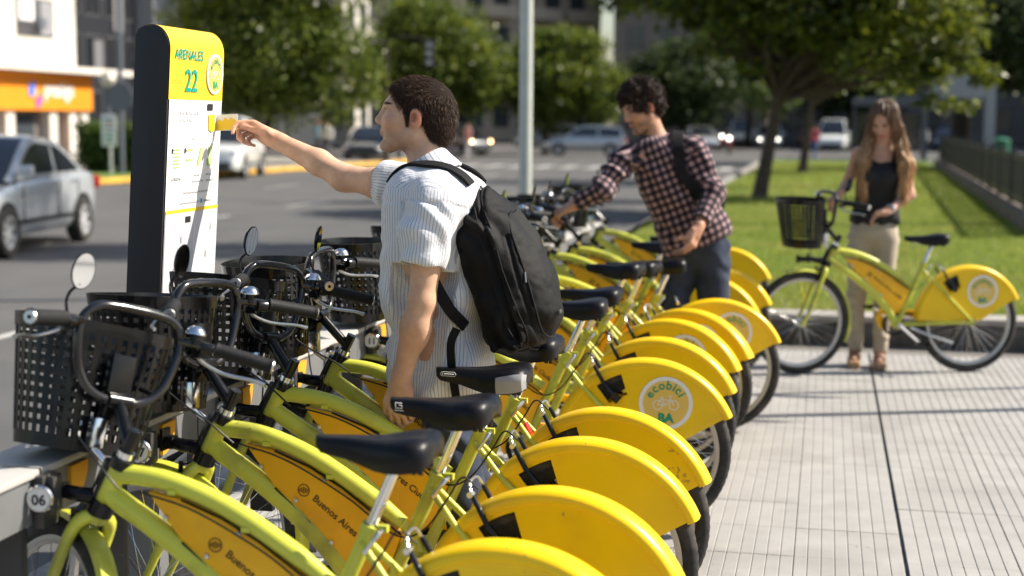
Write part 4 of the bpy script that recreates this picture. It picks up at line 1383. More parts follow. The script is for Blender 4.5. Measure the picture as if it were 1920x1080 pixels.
        blend((1.1 - d) * 6, (0.03, 0.018, 0.012))
        d = np.sqrt(((ay - 0.031) / 0.015) ** 2 + ((q[:, 2] - 0.0105) / 0.003) ** 2 + ((q[:, 0] - 0.088) / 0.02) ** 2)
        blend((1.1 - d) * 5, (0.04, 0.025, 0.02))
        return c

def hand(vx, wrist, d, n, a, flex, thumb, sc=1.0, spread=0.10, tips=None):
    """d wrist->knuckles, n out of the palm, a towards the index finger; flex = 4 lists of three bends in degrees"""
    d = np.array(d, float); d /= np.linalg.norm(d); n = np.array(n, float); n -= d * (n @ d); n /= np.linalg.norm(n)
    a_ = np.array(a, float); ax = np.cross(d, n); ax = ax * np.sign(ax @ a_)
    wrist = np.array(wrist, float)
    M = np.stack([d, ax, n], 1)
    vx.box(wrist + d * 0.052 * sc, np.array([0.046, 0.039, 0.0135]) * sc, M, 0.013 * sc, 0.016)
    vx.cap(wrist - d * 0.02, wrist + d * 0.03 * sc, 0.026 * sc, 0.024 * sc, 0.02)
    vx.ell(wrist + d * 0.035 * sc + ax * 0.024 * sc + n * 0.010 * sc, np.array([0.034, 0.016, 0.014]) * sc, M, 0.012)
    vx.ell(wrist + d * 0.04 * sc - ax * 0.026 * sc + n * 0.008 * sc, np.array([0.034, 0.012, 0.012]) * sc, M, 0.012)
    offs = (0.030, 0.0105, -0.009, -0.0275); ln = (0.045, 0.050, 0.046, 0.036); fwd = (0.090, 0.094, 0.090, 0.082)
    ends = []
    for i in range(4):
        p = wrist + d * fwd[i] * sc + ax * offs[i] * sc
        ang = 0.0
        sp = spread * (1.5 - i) / 1.5
        dirb = d * math.cos(sp) + ax * math.sin(sp)
        rad = (0.0092, 0.0082, 0.0074, 0.0062) if i < 3 else (0.008, 0.007, 0.0063, 0.0055)
        ls = (ln[i], ln[i] * 0.62, ln[i] * 0.48)
        for j in range(3):
            ang += math.radians(flex[i][j])
            dd = dirb * math.cos(ang) + n * math.sin(ang)
            q = p + dd * ls[j] * sc
            vx.cap(p, q, rad[j] * sc, rad[j + 1] * sc, 0.003)
            p = q
        ends.append(p)
    t0 = wrist + d * 0.022 * sc + ax * 0.030 * sc + n * 0.008 * sc
    pts = [t0] + [np.array(q, float) for q in thumb]
    rr = [0.0145, 0.0115, 0.0095, 0.0075]
    for j in range(len(pts) - 1): vx.cap(pts[j], pts[j + 1], rr[j] * sc, rr[j + 1] * sc, 0.006)
    return ends

def strands(P, Nn, flow, length, width, seed, curl=0.0, seg=2, lift=0.5, rand=0.22):
    """thin two-piece ribbons growing from surface points"""
    g = np.random.default_rng(seed); n = len(P)
    L = length * g.uniform(0.6, 1.25, n)
    d = Nn * lift + flow + g.normal(0, rand, (n, 3)); d /= np.linalg.norm(d, axis=1, keepdims=True)
    side = np.cross(d, g.normal(0, 1, (n, 3))); side /= np.linalg.norm(side, axis=1, keepdims=True)
    w = width * g.uniform(0.6, 1.2, n)[:, None]
    p1 = P + d * (L * 0.55)[:, None]
    d2 = d + flow * 0.7 - Nn * 0.25 + g.normal(0, rand + curl, (n, 3)); d2 /= np.linalg.norm(d2, axis=1, keepdims=True)
    p2 = p1 + d2 * (L * 0.5)[:, None]
    v = np.stack([P - side * w, P + side * w, p1 + side * w * 0.8, p1 - side * w * 0.8, p2], 1).reshape(-1, 3)
    b = np.arange(n)[:, None] * 5
    f = np.vstack([np.hstack([b, b + 1, b + 2]), np.hstack([b, b + 2, b + 3]), np.hstack([b + 3, b + 2, b + 4])])
    return v, f
def hair_mat(name, c0, c1, rough=0.42):
    if name in MATS: return MATS[name]
    m = bpy.data.materials.new(name); m.use_nodes = True
    N, L = m.node_tree.nodes, m.node_tree.links
    p = N['Principled BSDF']
    geo = N.new('ShaderNodeNewGeometry'); cr = N.new('ShaderNodeValToRGB')
    cr.color_ramp.elements[0].color = (*c0, 1); cr.color_ramp.elements[1].color = (*c1, 1)
    L.new(geo.outputs['Random Per Island'], cr.inputs[0]); L.new(cr.outputs[0], p.inputs['Base Color'])
    p.inputs['Roughness'].default_value = rough; p.inputs['Specular IOR Level'].default_value = 0.25
    MATS[name] = m
    return m
def join_tris(vq, fq, vt, ft):
    """quads + tris -> one triangle mesh"""
    tri = np.vstack([fq[:, [0, 1, 2]], fq[:, [0, 2, 3]]])
    return np.vstack([vq, vt]), np.vstack([tri, ft + len(vq)])
def ribbon(pts, width, thick, nrm):
    """flat strap along pts with a given outward normal at each point"""
    P = [Vector(p) for p in pts]; m = len(P); rings = []
    for i in range(m):
        t = (P[min(i + 1, m - 1)] - P[max(i - 1, 0)]).normalized(); n = Vector(nrm[i]); n = (n - t * n.dot(t)).normalized(); s = t.cross(n)
        h = width / 2
        rings.append([P[i] + s * h * a + n * b for a, b in ((-1, 0), (-0.92, thick), (0.92, thick), (1, 0), (0.92, -thick * .3), (-0.92, -thick * .3))])
    return MB().loft(rings)
def strap_on(vx, ctrl, width, thick, off=0.003, n=40):
    P = np.array([tuple(p) for p in spline(ctrl, n)]); Q = vx.snap(P, off)
    keep = np.abs(Q - P).max(1) < 0.06
    Q = np.where(keep[:, None], Q, P)
    Q[1:-1] = (Q[:-2] + Q[1:-1] * 2 + Q[2:]) / 4
    return ribbon([tuple(q) for q in Q], width, thick, [tuple(x) for x in vx.grad(Q)])

# ---------------------------------------------------------------- cloth materials
def cloth_mat(name, kind):
    if name in MATS: return MATS[name]
    m = bpy.data.materials.new(name); m.use_nodes = True
    N, L = m.node_tree.nodes, m.node_tree.links
    p = N['Principled BSDF']; p.inputs['Roughness'].default_value = 0.85; p.inputs['Specular IOR Level'].default_value = 0.2
    p.inputs['Sheen Weight'].default_value = 0.15
    def attr(n):
        a = N.new('ShaderNodeAttribute'); a.attribute_name = n; return a.outputs['Fac']
    def math_(op, a, b=0.0):
        q = N.new('ShaderNodeMath'); q.operation = op
        for i, v in enumerate((a, b)):
            if isinstance(v, (int, float)): q.inputs[i].default_value = v
            else: L.new(v, q.inputs[i])
        return q.outputs[0]
    def mix(f, a, b):
        q = N.new('ShaderNodeMixRGB')
        for i, v in enumerate((f, a, b)):
            if isinstance(v, tuple): q.inputs[i].default_value = (*v, 1)
            elif isinstance(v, (int, float)): q.inputs[i].default_value = v
            else: L.new(v, q.inputs[i])
        return q.outputs[0]
    tc = N.new('ShaderNodeTexCoord')
    no = N.new('ShaderNodeTexNoise'); no.inputs['Scale'].default_value = 130; no.inputs['Detail'].default_value = 3
    L.new(tc.outputs['Object'], no.inputs['Vector'])
    bp = N.new('ShaderNodeBump'); bp.inputs['Strength'].default_value = 0.5; bp.inputs['Distance'].default_value = 0.003
    if kind == 'stripe':
        u = math_('FRACT', math_('MULTIPLY', attr('su'), 1 / 0.0092))
        d = math_('ABSOLUTE', math_('SUBTRACT', u, 0.5))
        thin = math_('LESS_THAN', d, 0.12)
        base = mix(math_('MULTIPLY', thin, 0.66), (0.69, 0.70, 0.73), (0.16, 0.20, 0.34))
        L.new(base, p.inputs['Base Color'])
        L.new(math_('ADD', no.outputs['Fac'], math_('MULTIPLY', thin, 0.08)), bp.inputs['Height'])
    else:
        u = math_('FRACT', math_('MULTIPLY', attr('su'), 1 / 0.041)); v = math_('FRACT', math_('MULTIPLY', attr('sv'), 1 / 0.041))
        a = math_('LESS_THAN', u, 0.54); b = math_('LESS_THAN', v, 0.54)
        s = math_('ADD', a, b)
        c1 = mix(math_('MINIMUM', s, 1.0), (0.36, 0.24, 0.245), (0.075, 0.045, 0.058))
        c2 = mix(math_('GREATER_THAN', s, 1.5), c1, (0.010, 0.009, 0.016))
        L.new(c2, p.inputs['Base Color']); L.new(no.outputs['Fac'], bp.inputs['Height'])
    L.new(bp.outputs[0], p.inputs['Normal'])
    MATS[name] = m
    return m
M_shirt = cloth_mat('striped_seersucker', 'stripe')
M_plaid = cloth_mat('plaid_cotton', 'plaid')
M_jean = mat('dark_denim', (0.026, 0.036, 0.066), 0.9, var=0.25, vscale=14, bump=0.4, bscale=300)
M_nylon = mat('black_nylon', (0.0035, 0.0035, 0.0042), 0.6, var=0.2, vscale=30, bump=0.5, bscale=420, spec=0.22)
M_strap = mat('strap_webbing', (0.006, 0.006, 0.0075), 0.75, spec=0.25, bump=0.5, bscale=500)
M_zip = mat('zip_metal', (0.25, 0.25, 0.26), 0.35, metal=1.0)
M_chino = mat('beige_cotton', (0.44, 0.38, 0.30), 0.9, var=0.10, vscale=10, bump=0.3, bscale=250)
M_blacktop = mat('black_top_fabric', (0.010, 0.010, 0.011), 0.75, bump=0.3, bscale=200)
M_shoe = mat('brown_leather', (0.17, 0.085, 0.05), 0.6, var=0.2, vscale=20)
M_sole = mat('cork_sole', (0.36, 0.22, 0.13), 0.85, var=0.15, vscale=40)
M_dshoe = mat('black_shoe', (0.02, 0.02, 0.02), 0.6)
M_card = mat('white_card', (0.80, 0.80, 0.77), 0.35)
M_cardy = mat('yellow_card_print', (0.85, 0.58, 0.03), 0.4)

def around(P, a, b, ref):
    """angle around the axis a->b, and length along it"""
    a = np.array(a, float); b = np.array(b, float); ax = (b - a) / np.linalg.norm(b - a)
    r = np.array(ref, float); r = r - ax * (r @ ax); r /= np.linalg.norm(r); s = np.cross(ax, r)
    q = P - a
    return np.arctan2(q @ s, q @ r), q @ ax, np.linalg.norm(q - np.outer(q @ ax, ax), axis=1)
# ================================================================ man in the striped shirt
def man_one():
    org = (-1.06, 4.42, 0.0)
    root = empty('person', org)
    tag(root, 'man in striped white short-sleeved shirt holding a card out to the station totem', 'person')
    ps = R(-9)
    H = Head((-1.232, 4.43, 1.625), (-math.cos(ps), math.sin(ps), 0.15), (0.13, 0, 1), (1.06, 1.03, 0.95))
    neck = np.array([-1.185, 4.425, 1.44])
    Ls, Rs = np.array([-1.125, 4.245, 1.385]), np.array([-1.27, 4.585, 1.40])
    Le, Lw = np.array([-1.148, 4.195, 1.085]), np.array([-1.212, 4.195, 0.845])
    Re, Rw = np.array([-1.545, 4.668, 1.428]), np.array([-1.800, 4.728, 1.545])
    skin = (0.61, 0.37, 0.25)
    vx = Vox((-2.05, 4.02, 0.66), (-0.9, 4.9, 1.8), 0.0042)
    H.build(vx, neck, 0.057)
    vx.cap(neck + [0, 0, -0.02], (Ls + Rs) / 2 + [0, 0, -0.06], 0.06, 0.09, 0.05)
    vx.cap(Ls + [0, 0.03, 0], Rs + [0, -0.03, 0], 0.055, 0.055, 0.04)
    vx.ell((-1.175, 4.42, 1.22), (0.105, 0.155, 0.20), None, 0.05)
    vx.ell((-1.145, 4.42, 0.92), (0.11, 0.145, 0.22), None, 0.05)
    # near arm, hanging
    vx.chain([Ls, Ls * .45 + Le * .55, Le], [0.052, 0.046, 0.0385], 0.03)
    vx.chain([Le, Le * .68 + Lw * .32 + [-0.002, 0, 0], Lw], [0.039, 0.0405, 0.0265], 0.02)
    vx.ell(Le * .68 + Lw * .32 + [0.012, -0.006, 0.0], (0.030, 0.030, 0.06), None, 0.03)
    # far arm, reaching to the totem
    vx.chain([Rs, Rs * .5 + Re * .5 + [0, 0, -0.006], Re], [0.053, 0.047, 0.040], 0.03)
    vx.chain([Re, Re * .65 + Rw * .35 + [0, 0, 0.004], Rw], [0.0405, 0.041, 0.0275], 0.02)
    vx.ell(Re + [0.01, 0, -0.012], (0.04, 0.035, 0.032), None, 0.03)
    # hands
    hand(vx, Lw, (-0.06, 0.02, -1), (0.25, 1, -0.05), (-1, 0.2, 0), [(22, 38, 24), (30, 46, 30), (36, 50, 34), (40, 52, 36)],
         [Lw + [-0.046, 0.012, -0.062], Lw + [-0.055, 0.028, -0.098], Lw + [-0.046, 0.036, -0.122]], 1.0, 0.06)
    grip = np.array([-1.945, 4.748, 1.600])
    hand(vx, Rw, (-0.88, 0.16, 0.42), (-0.45, -0.62, -0.62), (0.1, -0.35, 0.9), [(38, 52, 30), (62, 66, 40), (70, 72, 44), (74, 74, 44)],
         [Rw + [-0.060, -0.018, 0.030], Rw + [-0.105, -0.022, 0.044], grip + [0.002, -0.006, -0.004]], 1.0, 0.05)
    v, f = vx.mesh(); v = smooth_v(v, f, 2, 0.4)
    nv = vnorm(v, f)
    c = H.tint(v, skin, beard=0.35)
    # forearm hair and sun-browned lower arms
    dl = np.clip((1.12 - v[:, 2]) * 5, 0, 1) * (v[:, 1] < 4.30)
    c = c * (1 - 0.10 * dl[:, None]) * (1 + 0.10 * noise3(v, 90)[:, None])
    dk = np.clip((np.linalg.norm(v - (Rw + [-0.08, 0, 0.03]), axis=1) < 0.11).astype(float), 0, 1)
    c = c * (1 + dk[:, None] * np.array([0.04, -0.08, -0.10]))
    body = sdf_obj('body', v, f, M_skin, root, org, None, c)
    # ---- shirt
    sx = Vox((-1.55, 4.04, 0.72), (-0.9, 4.86, 1.56), 0.0048)
    sx.box((-1.176, 4.42, 1.24), (0.140, 0.178, 0.24), None, 0.12, 0.05)
    sx.ell((-1.158, 4.42, 1.03), (0.146, 0.180, 0.24), None, 0.08)
    sx.ell((-1.142, 4.42, 0.84), (0.160, 0.192, 0.17), None, 0.08)
    sx.cap(neck + [0.01, 0, -0.035], Ls + [0.01, 0.02, -0.02], 0.060, 0.066, 0.05)
    sx.cap(neck + [0.01, 0, -0.035], Rs + [0, -0.02, -0.01], 0.062, 0.072, 0.05)
    sx.ell((-1.09, 4.42, 1.36), (0.08, 0.16, 0.09), None, 0.05)
    tx = Vox((-1.55, 4.04, 0.72), (-0.9, 4.86, 1.56), 0.0048); tx.D = sx.D.copy()
    Lend = Ls * .30 + Le * .70 + np.array([-0.012, -0.004, 0.0])
    sx.chain([Ls + [0, 0.01, 0], Ls * .55 + Lend * .45 + [-0.004, -0.004, 0], Lend], [0.070, 0.071, 0.073], 0.035)
    Rend = Rs * .48 + Re * .52
    sx.chain([Rs + [0, -0.02, 0], Rs * .5 + Rend * .5, Rend], [0.070, 0.069, 0.070], 0.035)
    # sleeve ends, hem and collar opening
    def cutcap(a, b, r, ext):
        d = (b - a) / np.linalg.norm(b - a)
        c0 = b - d * 0.012
        X, Y, Z = sx.ax[0][:, None, None], sx.ax[1][None, :, None], sx.ax[2][None, None, :]
        al = (X - c0[0]) * d[0] + (Y - c0[1]) * d[1] + (Z - c0[2]) * d[2]
        rr = np.sqrt(np.maximum(0, (X - c0[0]) ** 2 + (Y - c0[1]) ** 2 + (Z - c0[2]) ** 2 - al ** 2))
        m = (rr < 0.12) & (al > -0.02)
        sx.D = np.where(m, np.maximum(sx.D, al), sx.D).astype(np.float32)
        sx.cap(b - d * 0.07, b + d * 0.1, r, r, 0.0, True)
    cutcap(Ls, Lend, 0.060, 0)
    cutcap(Rs, Rend, 0.056, 0)
    sx.plane((-1.14, 0, 0.772), (-0.10, 0, -1))
    sx.ell((-1.142, 4.42, 0.74), (0.13, 0.16, 0.055), None, 0.0, True)
    sx.cap(neck + [0.01, 0, -0.01], neck + [-0.05, 0, 0.14], 0.062, 0.075, 0.0, True)
    v, f = sx.mesh(); v = smooth_v(v, f, 2, 0.4); nv = vnorm(v, f)
    # which piece: sleeve left, sleeve right, torso
    thL, alL, rL = around(v, Ls, Le, (1, 0, 0)); thR, alR, rR = around(v, Rs, Re, (0, 0, 1))
    isL = (rL < 0.10) & (alL > 0.015) & (v[:, 1] < 4.335) & (v[:, 2] > 1.12)
    isR = (rR < 0.10) & (alR > 0.005) & (v[:, 0] < Rs[0] + 0.02)
    thT = np.arctan2(v[:, 1] - 4.42, -(v[:, 0] + 1.16))
    su = np.where(isL, thL * 0.072, np.where(isR, thR * 0.070, thT * 0.155))
    su = np.where(~isL & ~isR, np.where(np.abs(nv[:, 1]) > np.abs(nv[:, 0]) * 0.8, v[:, 0], v[:, 1] * 0.9), su)
    top = (nv[:, 2] > 0.45) & ~isL & ~isR
    su = np.where(top, (v[:, 1] - 4.42), su)
    # folds
    w = noise3(v, 7, 3.1)
    dsp = 0.0075 * np.sin((v[:, 2] * 46 + v[:, 0] * 22 + w * 9)) * np.clip(noise3(v, 5, 9.2) * 3 + 0.45, 0, 1)
    dsp += 0.006 * np.sin((v[:, 0] * 55 - v[:, 2] * 30 + noise3(v, 6, 17) * 10)) * np.clip(noise3(v, 4.5, 1.7) * 3 + 0.3, 0, 1)
    dsp += 0.004 * noise3(v, 26, 4) + 0.0022 * noise3(v, 70, 2)
    slv = np.where(isL, 0.0065 * np.sin(alL * 42 + thL * 3.2 + w * 10) * np.clip(noise3(v, 6, 8.8) * 3 + 0.35, 0, 1), 0)
    slv = np.where(isR, 0.005 * np.sin(alR * 60 + thR * 2.5 + w * 8) * np.clip(noise3(v, 6, 8.8) * 3 + 0.35, 0, 1), slv)
    dsp = np.where(isL | isR, dsp * 0.5 + slv, dsp)
    # armhole seam and hem stitching
    dsp -= 0.004 * np.exp(-((alL - 0.018) / 0.006) ** 2) * (v[:, 1] < 4.33) * (v[:, 2] > 1.25)
    v2 = v + nv * dsp[:, None]
    shirt = sdf_obj('shirt', v2, f, M_shirt, root, org, {'su': su, 'sv': v[:, 2]})
    # collar: stand plus folded leaf
    cc = neck + np.array([-0.006, 0, 0.026])
    tilt = Matrix.Rotation(R(-30), 4, 'Y')
    cm = MB()
    rings = []
    n = 34
    for k in range(n + 1):
        t = R(196) + (R(524 - 196)) * k / n      # open at the throat (towards -X)
        ca, sa = math.cos(t), math.sin(t)
        drop = 0.016 + 0.030 * max(0, -ca) ** 2
        prof = [(0.0625, -0.028), (0.060, 0.012), (0.0645, 0.033), (0.070, 0.034), (0.078, 0.012 - drop * .4), (0.093 + 0.020 * max(0, -ca), -0.020 - drop), (0.090 + 0.020 * max(0, -ca), -0.023 - drop), (0.074, 0.008), (0.066, -0.026)]
        ring = []
        for r, z in prof:
            q = tilt @ Vector((r * ca * 1.06, r * sa, z))
            ring.append(Vector(tuple(cc)) - Vector(org) + q)
        rings.append(ring)
    cm.loft(rings)
    co = cm.build('collar', M_shirt, shirt, sharp=60)
    at = co.data.attributes.new('su', 'FLOAT', 'POINT')
    at.data.foreach_set('value', [0.0125 * 1.35 * (k // 1) * 0.42 for k in range(len(co.data.vertices) // 9) for _ in range(9)][:len(co.data.vertices)] + [0.0] * max(0, len(co.data.vertices) - 9 * (len(co.data.vertices) // 9)))
    # chest logo mark and buttons
    # ---- jeans
    jx = Vox((-1.36, 4.15, 0.0), (-0.82, 4.70, 0.95), 0.006)
    jx.ell((-1.135, 4.42, 0.84), (0.115, 0.150, 0.10), None, 0.05)
    for s, kx, fx in ((-1, -1.055, -1.03), (1, -1.09, -1.12)):
        y = 4.42 + s * 0.078
        jx.chain([(-1.125, y, 0.82), (kx, y + s * 0.008, 0.46), (fx, y + s * 0.012, 0.07)], [0.080, 0.074, 0.068], 0.03)
    jx.plane((0, 0, 0.05), (0, 0, -1))
    v, f = jx.mesh(); v = smooth_v(v, f, 2, 0.4); nv = vnorm(v, f)
    dsp = 0.007 * np.sin(v[:, 2] * 55 + noise3(v, 8) * 11 + v[:, 1] * 30) * np.clip(noise3(v, 6, 5) * 3 + .4, 0, 1) + 0.004 * noise3(v, 30)
    sdf_obj('jeans', v + nv * dsp[:, None], f, M_jean, root, org)
    for s, fx in ((-1, -1.05), (1, -1.14)):
        sh = Vox((fx - 0.25, 4.25, 0.0), (fx + 0.15, 4.65, 0.16), 0.006)
        y = 4.42 + s * 0.10
        sh.ell((fx - 0.07, y, 0.04), (0.145, 0.048, 0.045), None, 0.02); sh.ell((fx + 0.01, y, 0.07), (0.06, 0.042, 0.06), None, 0.03)
        sh.plane((0, 0, 0.004), (0, 0, -1))
        v, f = sh.mesh(); sdf_obj('shoe', smooth_v(v, f, 1), f, M_dshoe, root, org)
    # ---- hair
    hx = Vox((-1.40, 4.28, 1.48), (-1.02, 4.58, 1.79), 0.0035)
    g = H.w
    S = H.sc
    hx.ell(g(-0.014, 0, 0.038), np.array([0.1020, 0.0815, 0.0945]) * S, H.M, 0.0)
    hx.ell(g(-0.060, 0, -0.010), np.array([0.062, 0.066, 0.082]) * S, H.M, 0.02)
    hx.ell(g(-0.052, 0, -0.052), np.array([0.040, 0.050, 0.045]) * S, H.M, 0.02)
    hx.ell(g(0.118, 0, -0.030), np.array([0.086, 0.120, 0.112]) * S, H.M, 0.012, True)
    for y in (-1, 1):
        hx.ell(g(0.016, y * 0.085, -0.058), np.array([0.062, 0.035, 0.058]) * S, H.M, 0.008, True)
        hx.ell(g(-0.010, y * 0.090, -0.008), np.array([0.026, 0.022, 0.036]) * S, H.M, 0.004, True)
        hx.cap(g(0.020, y * 0.068, 0.012), g(0.016, y * 0.071, -0.022), 0.0105, 0.006, 0.006)
    v, f = hx.mesh(); nv = vnorm(v, f)
    v = v + nv * (0.0012 * noise3(v, 40) - 0.003)[:, None]
    rg = np.random.default_rng(3)
    q = H.loc(v)
    pick = rg.choice(len(v), 60000)
    P = v[pick] + rg.normal(0, 0.001, (60000, 3)) - nv[pick] * 0.002
    ql = q[pick]
    wt = np.clip((ql[:, 2] - 0.0) / 0.12 + 2.2 * (ql[:, 0] - 0.0), 0, 1); wt = wt * wt * (3 - 2 * wt)
    fl = np.stack([0.85 * wt - 0.35 * (1 - wt), 0.0 * wt, -0.8 * (1 - wt)], 1) @ H.M.T
    sv, sf = strands(P, nv[pick], fl, 0.0155, 0.00034, 5, 0.02, lift=0.30, rand=0.085)
    mv, mf = join_tris(v, f, sv, sf)
    sdf_obj('hair', mv, mf, hair_mat('short_brown_hair', (0.020, 0.011, 0.007), (0.110, 0.062, 0.038), 0.5), root, org, split=(2 * len(f), mat('hair_under', (0.014, 0.009, 0.006), 0.8, spec=0.1)))
    # ---- backpack (a thing of its own)
    bo = (-0.93, 4.42, 0.90)
    pk = empty('backpack', bo)
    tag(pk, 'large black nylon backpack on the back of the man in the striped shirt', 'backpack')
    px = Vox((-1.16, 4.14, 0.84), (-0.70, 4.70, 1.52), 0.0048)
    tl = R(-17)
    Mt = np.array([[math.cos(tl), 0, -math.sin(tl)], [0, 1, 0], [math.sin(tl), 0, math.cos(tl)]])
    Mt = np.array([[math.cos(tl), 0, math.sin(tl)], [0, 1, 0], [-math.sin(tl), 0, math.cos(tl)]])
    def b(x, y, z): return np.array([-0.948, 4.42, 1.165]) + Mt @ np.array([x, y, z])
    px.box(b(-0.020, 0, -0.03), (0.080, 0.165, 0.215), Mt, 0.078, 0.03)
    px.ell(b(-0.015, 0, 0.10), (0.082, 0.145, 0.170), Mt, 0.06)
    px.ell(b(0.040, 0, -0.045), (0.090, 0.158, 0.215), Mt, 0.05)
    px.ell(b(0.088, 0, -0.095), (0.052, 0.128, 0.135), Mt, 0.025)
    px.box(b(-0.02, -0.150, -0.14), (0.058, 0.022, 0.095), Mt, 0.02, 0.012)
    px.box(b(-0.02, 0.150, -0.14), (0.058, 0.022, 0.095), Mt, 0.02, 0.012)
    v, f = px.mesh(); v = smooth_v(v, f, 2, 0.4); nv = vnorm(v, f)
    lo = (v - np.array([-0.948, 4.42, 1.165])) @ Mt
    sag = 0.011 * np.sin(lo[:, 2] * 34 + noise3(v, 7) * 9 + lo[:, 0] * 20) * np.clip(noise3(v, 5, 2.2) * 3 + 0.4, 0, 1)
    sag += 0.009 * np.sin(lo[:, 0] * 60 + lo[:, 2] * 18 + noise3(v, 8, 5) * 8) * np.clip(noise3(v, 6, 7.2) * 3 + 0.3, 0, 1)
    sag += 0.006 * noise3(v, 20) + 0.003 * noise3(v, 60)
    crease = -0.010 * np.exp(-((lo[:, 0] - 0.012) / 0.006) ** 2) - 0.007 * np.exp(-((lo[:, 0] - 0.066) / 0.005) ** 2) * (lo[:, 2] < 0.10)
    pv = v + nv * (sag + crease)[:, None]
    sdf_obj('main_compartment', pv, f, M_nylon, pk, bo)
    def loc(p): return Vector(tuple(np.array(p) - np.array(bo)))
    # piping seams and zip around the lids
    for xo, hw, ht, zz, nm, mm, rr in ((0.028, 0.158, 0.262, 0.005, 'zip', M_strap, 0.0030), (-0.005, 0.16, 0.265, 0.005, 'piping', M_strap, 0.0035), (0.085, 0.135, 0.20, -0.035, 'piping', M_strap, 0.004)):
        pts = []
        for k in range(60):
            t = 2 * math.pi * k / 60
            cx, sy = math.cos(t), math.sin(t)
            pts.append(b(xo, hw * math.copysign(abs(cx) ** 0.55, cx), zz + ht * math.copysign(abs(sy) ** 0.55, sy)))
        Q = px.snap(np.array(pts), 0.001)
        MB().tube([loc(q) for q in Q], rr, 6, False, True).build(nm, mm, pk)
    MB().tube([loc(q) for q in spline([b(-0.06, -0.03, 0.255), b(-0.055, -0.03, 0.285), b(-0.05, 0.0, 0.300), b(-0.055, 0.03, 0.285), b(-0.06, 0.03, 0.255)], 14)], 0.009, 8, sy=0.6).build('grab_handle', M_strap, pk)
    zp = MB()
    for y, z in ((-0.158, 0.10), (-0.140, -0.02)):
        q = loc(b(0.03 if z > 0 else 0.088, y, z))
        zp.tube([q, q + V(0.004, -0.006, -0.03)], 0.003, 6)
    zp.build('zip_pull', M_zip, pk)
    lb = MB().box(loc(b(0.140, -0.055, -0.165)), (0.004, 0.035, 0.010), Matrix(Mt.tolist())).build('label_patch', M_zip, pk)
    # shoulder straps lie on the shirt
    for ctrl in ([(-1.03, 4.325, 1.425), (-1.085, 4.325, 1.465), (-1.15, 4.325, 1.475), (-1.195, 4.345, 1.455), (-1.225, 4.365, 1.432), (-1.25, 4.39, 1.395)],
                 [(-1.03, 4.52, 1.425), (-1.085, 4.52, 1.465), (-1.15, 4.52, 1.475), (-1.205, 4.515, 1.452), (-1.245, 4.505, 1.425), (-1.275, 4.495, 1.375), (-1.29, 4.485, 1.30)]):
        st = strap_on(tx, ctrl, 0.046, 0.006, 0.005)
        st.v = [tuple(Vector(q) - Vector(bo)) for q in st.v]
        st.build('shoulder_strap', M_strap, pk)
    st = strap_on(tx, [(-1.13, 4.235, 1.155), (-1.10, 4.232, 1.10), (-1.06, 4.235, 1.045), (-1.01, 4.26, 1.005)], 0.036, 0.006, 0.012, 20)
    st.v = [tuple(Vector(q) - Vector(bo)) for q in st.v]
    st.build('lower_strap', M_strap, pk)
    for s, mid in ():
        y = 4.42 + s * 0.085
        ctrl = [(-1.035, y, 1.415), (-1.09, y, 1.465), (-1.16, y, 1.475), (-1.24, y - s * 0.015, 1.435), (-1.29, y - s * 0.03, 1.34), (-1.305, y - s * 0.04, 1.22), (-1.29, y - s * 0.02, 1.12), (-1.22, y + s * 0.085, 1.05), (-1.10, y + s * 0.095, 1.015), (-1.02, y + s * 0.05, 0.985)]
        st = strap_on(tx, ctrl, 0.048 if s < 0 else 0.05, 0.008, 0.009)
        st.v = [tuple(Vector(q) - Vector(bo)) for q in st.v]
        st.build('shoulder_strap', M_strap, pk)
    dn = MB()
    q = [(-1.05, 4.225, 1.005), (-1.065, 4.215, 0.96), (-1.062, 4.217, 0.88), (-1.05, 4.22, 0.80), (-1.045, 4.222, 0.77)]
    ribbon([tuple(Vector(a) - Vector(bo)) for a in [tuple(p) for p in spline(q, 16)]], 0.026, 0.003, [(0, -1, 0)] * 17).build('strap_tail', M_strap, pk)
    # ---- card in the hand
    cdo = (-1.978, 4.745, 1.600)
    co = empty('transit_card', cdo)
    tag(co, 'white and yellow plastic card held out to the totem by the man in striped shirt', 'card')
    Mc = frame((0, 0, 0), (0.965, 0.02, 0.055), (-0.06, 0.05, 1))
    MB().add([Mc @ V(x, y, z) for z in (-0.0005, 0.0005) for x, y in ((-0.046, -0.026), (0.04, -0.026), (0.04, 0.028), (-0.046, 0.028))], [(0, 3, 2, 1), (4, 5, 6, 7), (0, 1, 5, 4), (1, 2, 6, 5), (2, 3, 7, 6), (3, 0, 4, 7)]).build('card_body', M_card, co, smooth=False)
    pr = [(-0.044, -0.024), (0.038, -0.024), (0.038, 0.004), (0.024, 0.012), (0.014, 0.018), (0.008, 0.008), (-0.004, 0.018), (-0.014, 0.006), (-0.026, 0.012), (-0.044, -0.002)]
    yo = MB().add([Mc @ V(x, y, 0.0012) for x, y in pr] + [Mc @ V(x, y, -0.0012) for x, y in pr], [tuple(range(10)), tuple(range(10, 20))[::-1]]).build('yellow_print', M_cardy, co, smooth=False, fix=False)
    MB().box(Mc @ V(-0.008, -0.012, -0.0016), (0.05, 0.0004, 0.003), Mc.to_3x3()).build('text_line', M_ink, co, smooth=False)
    return root
man_one()
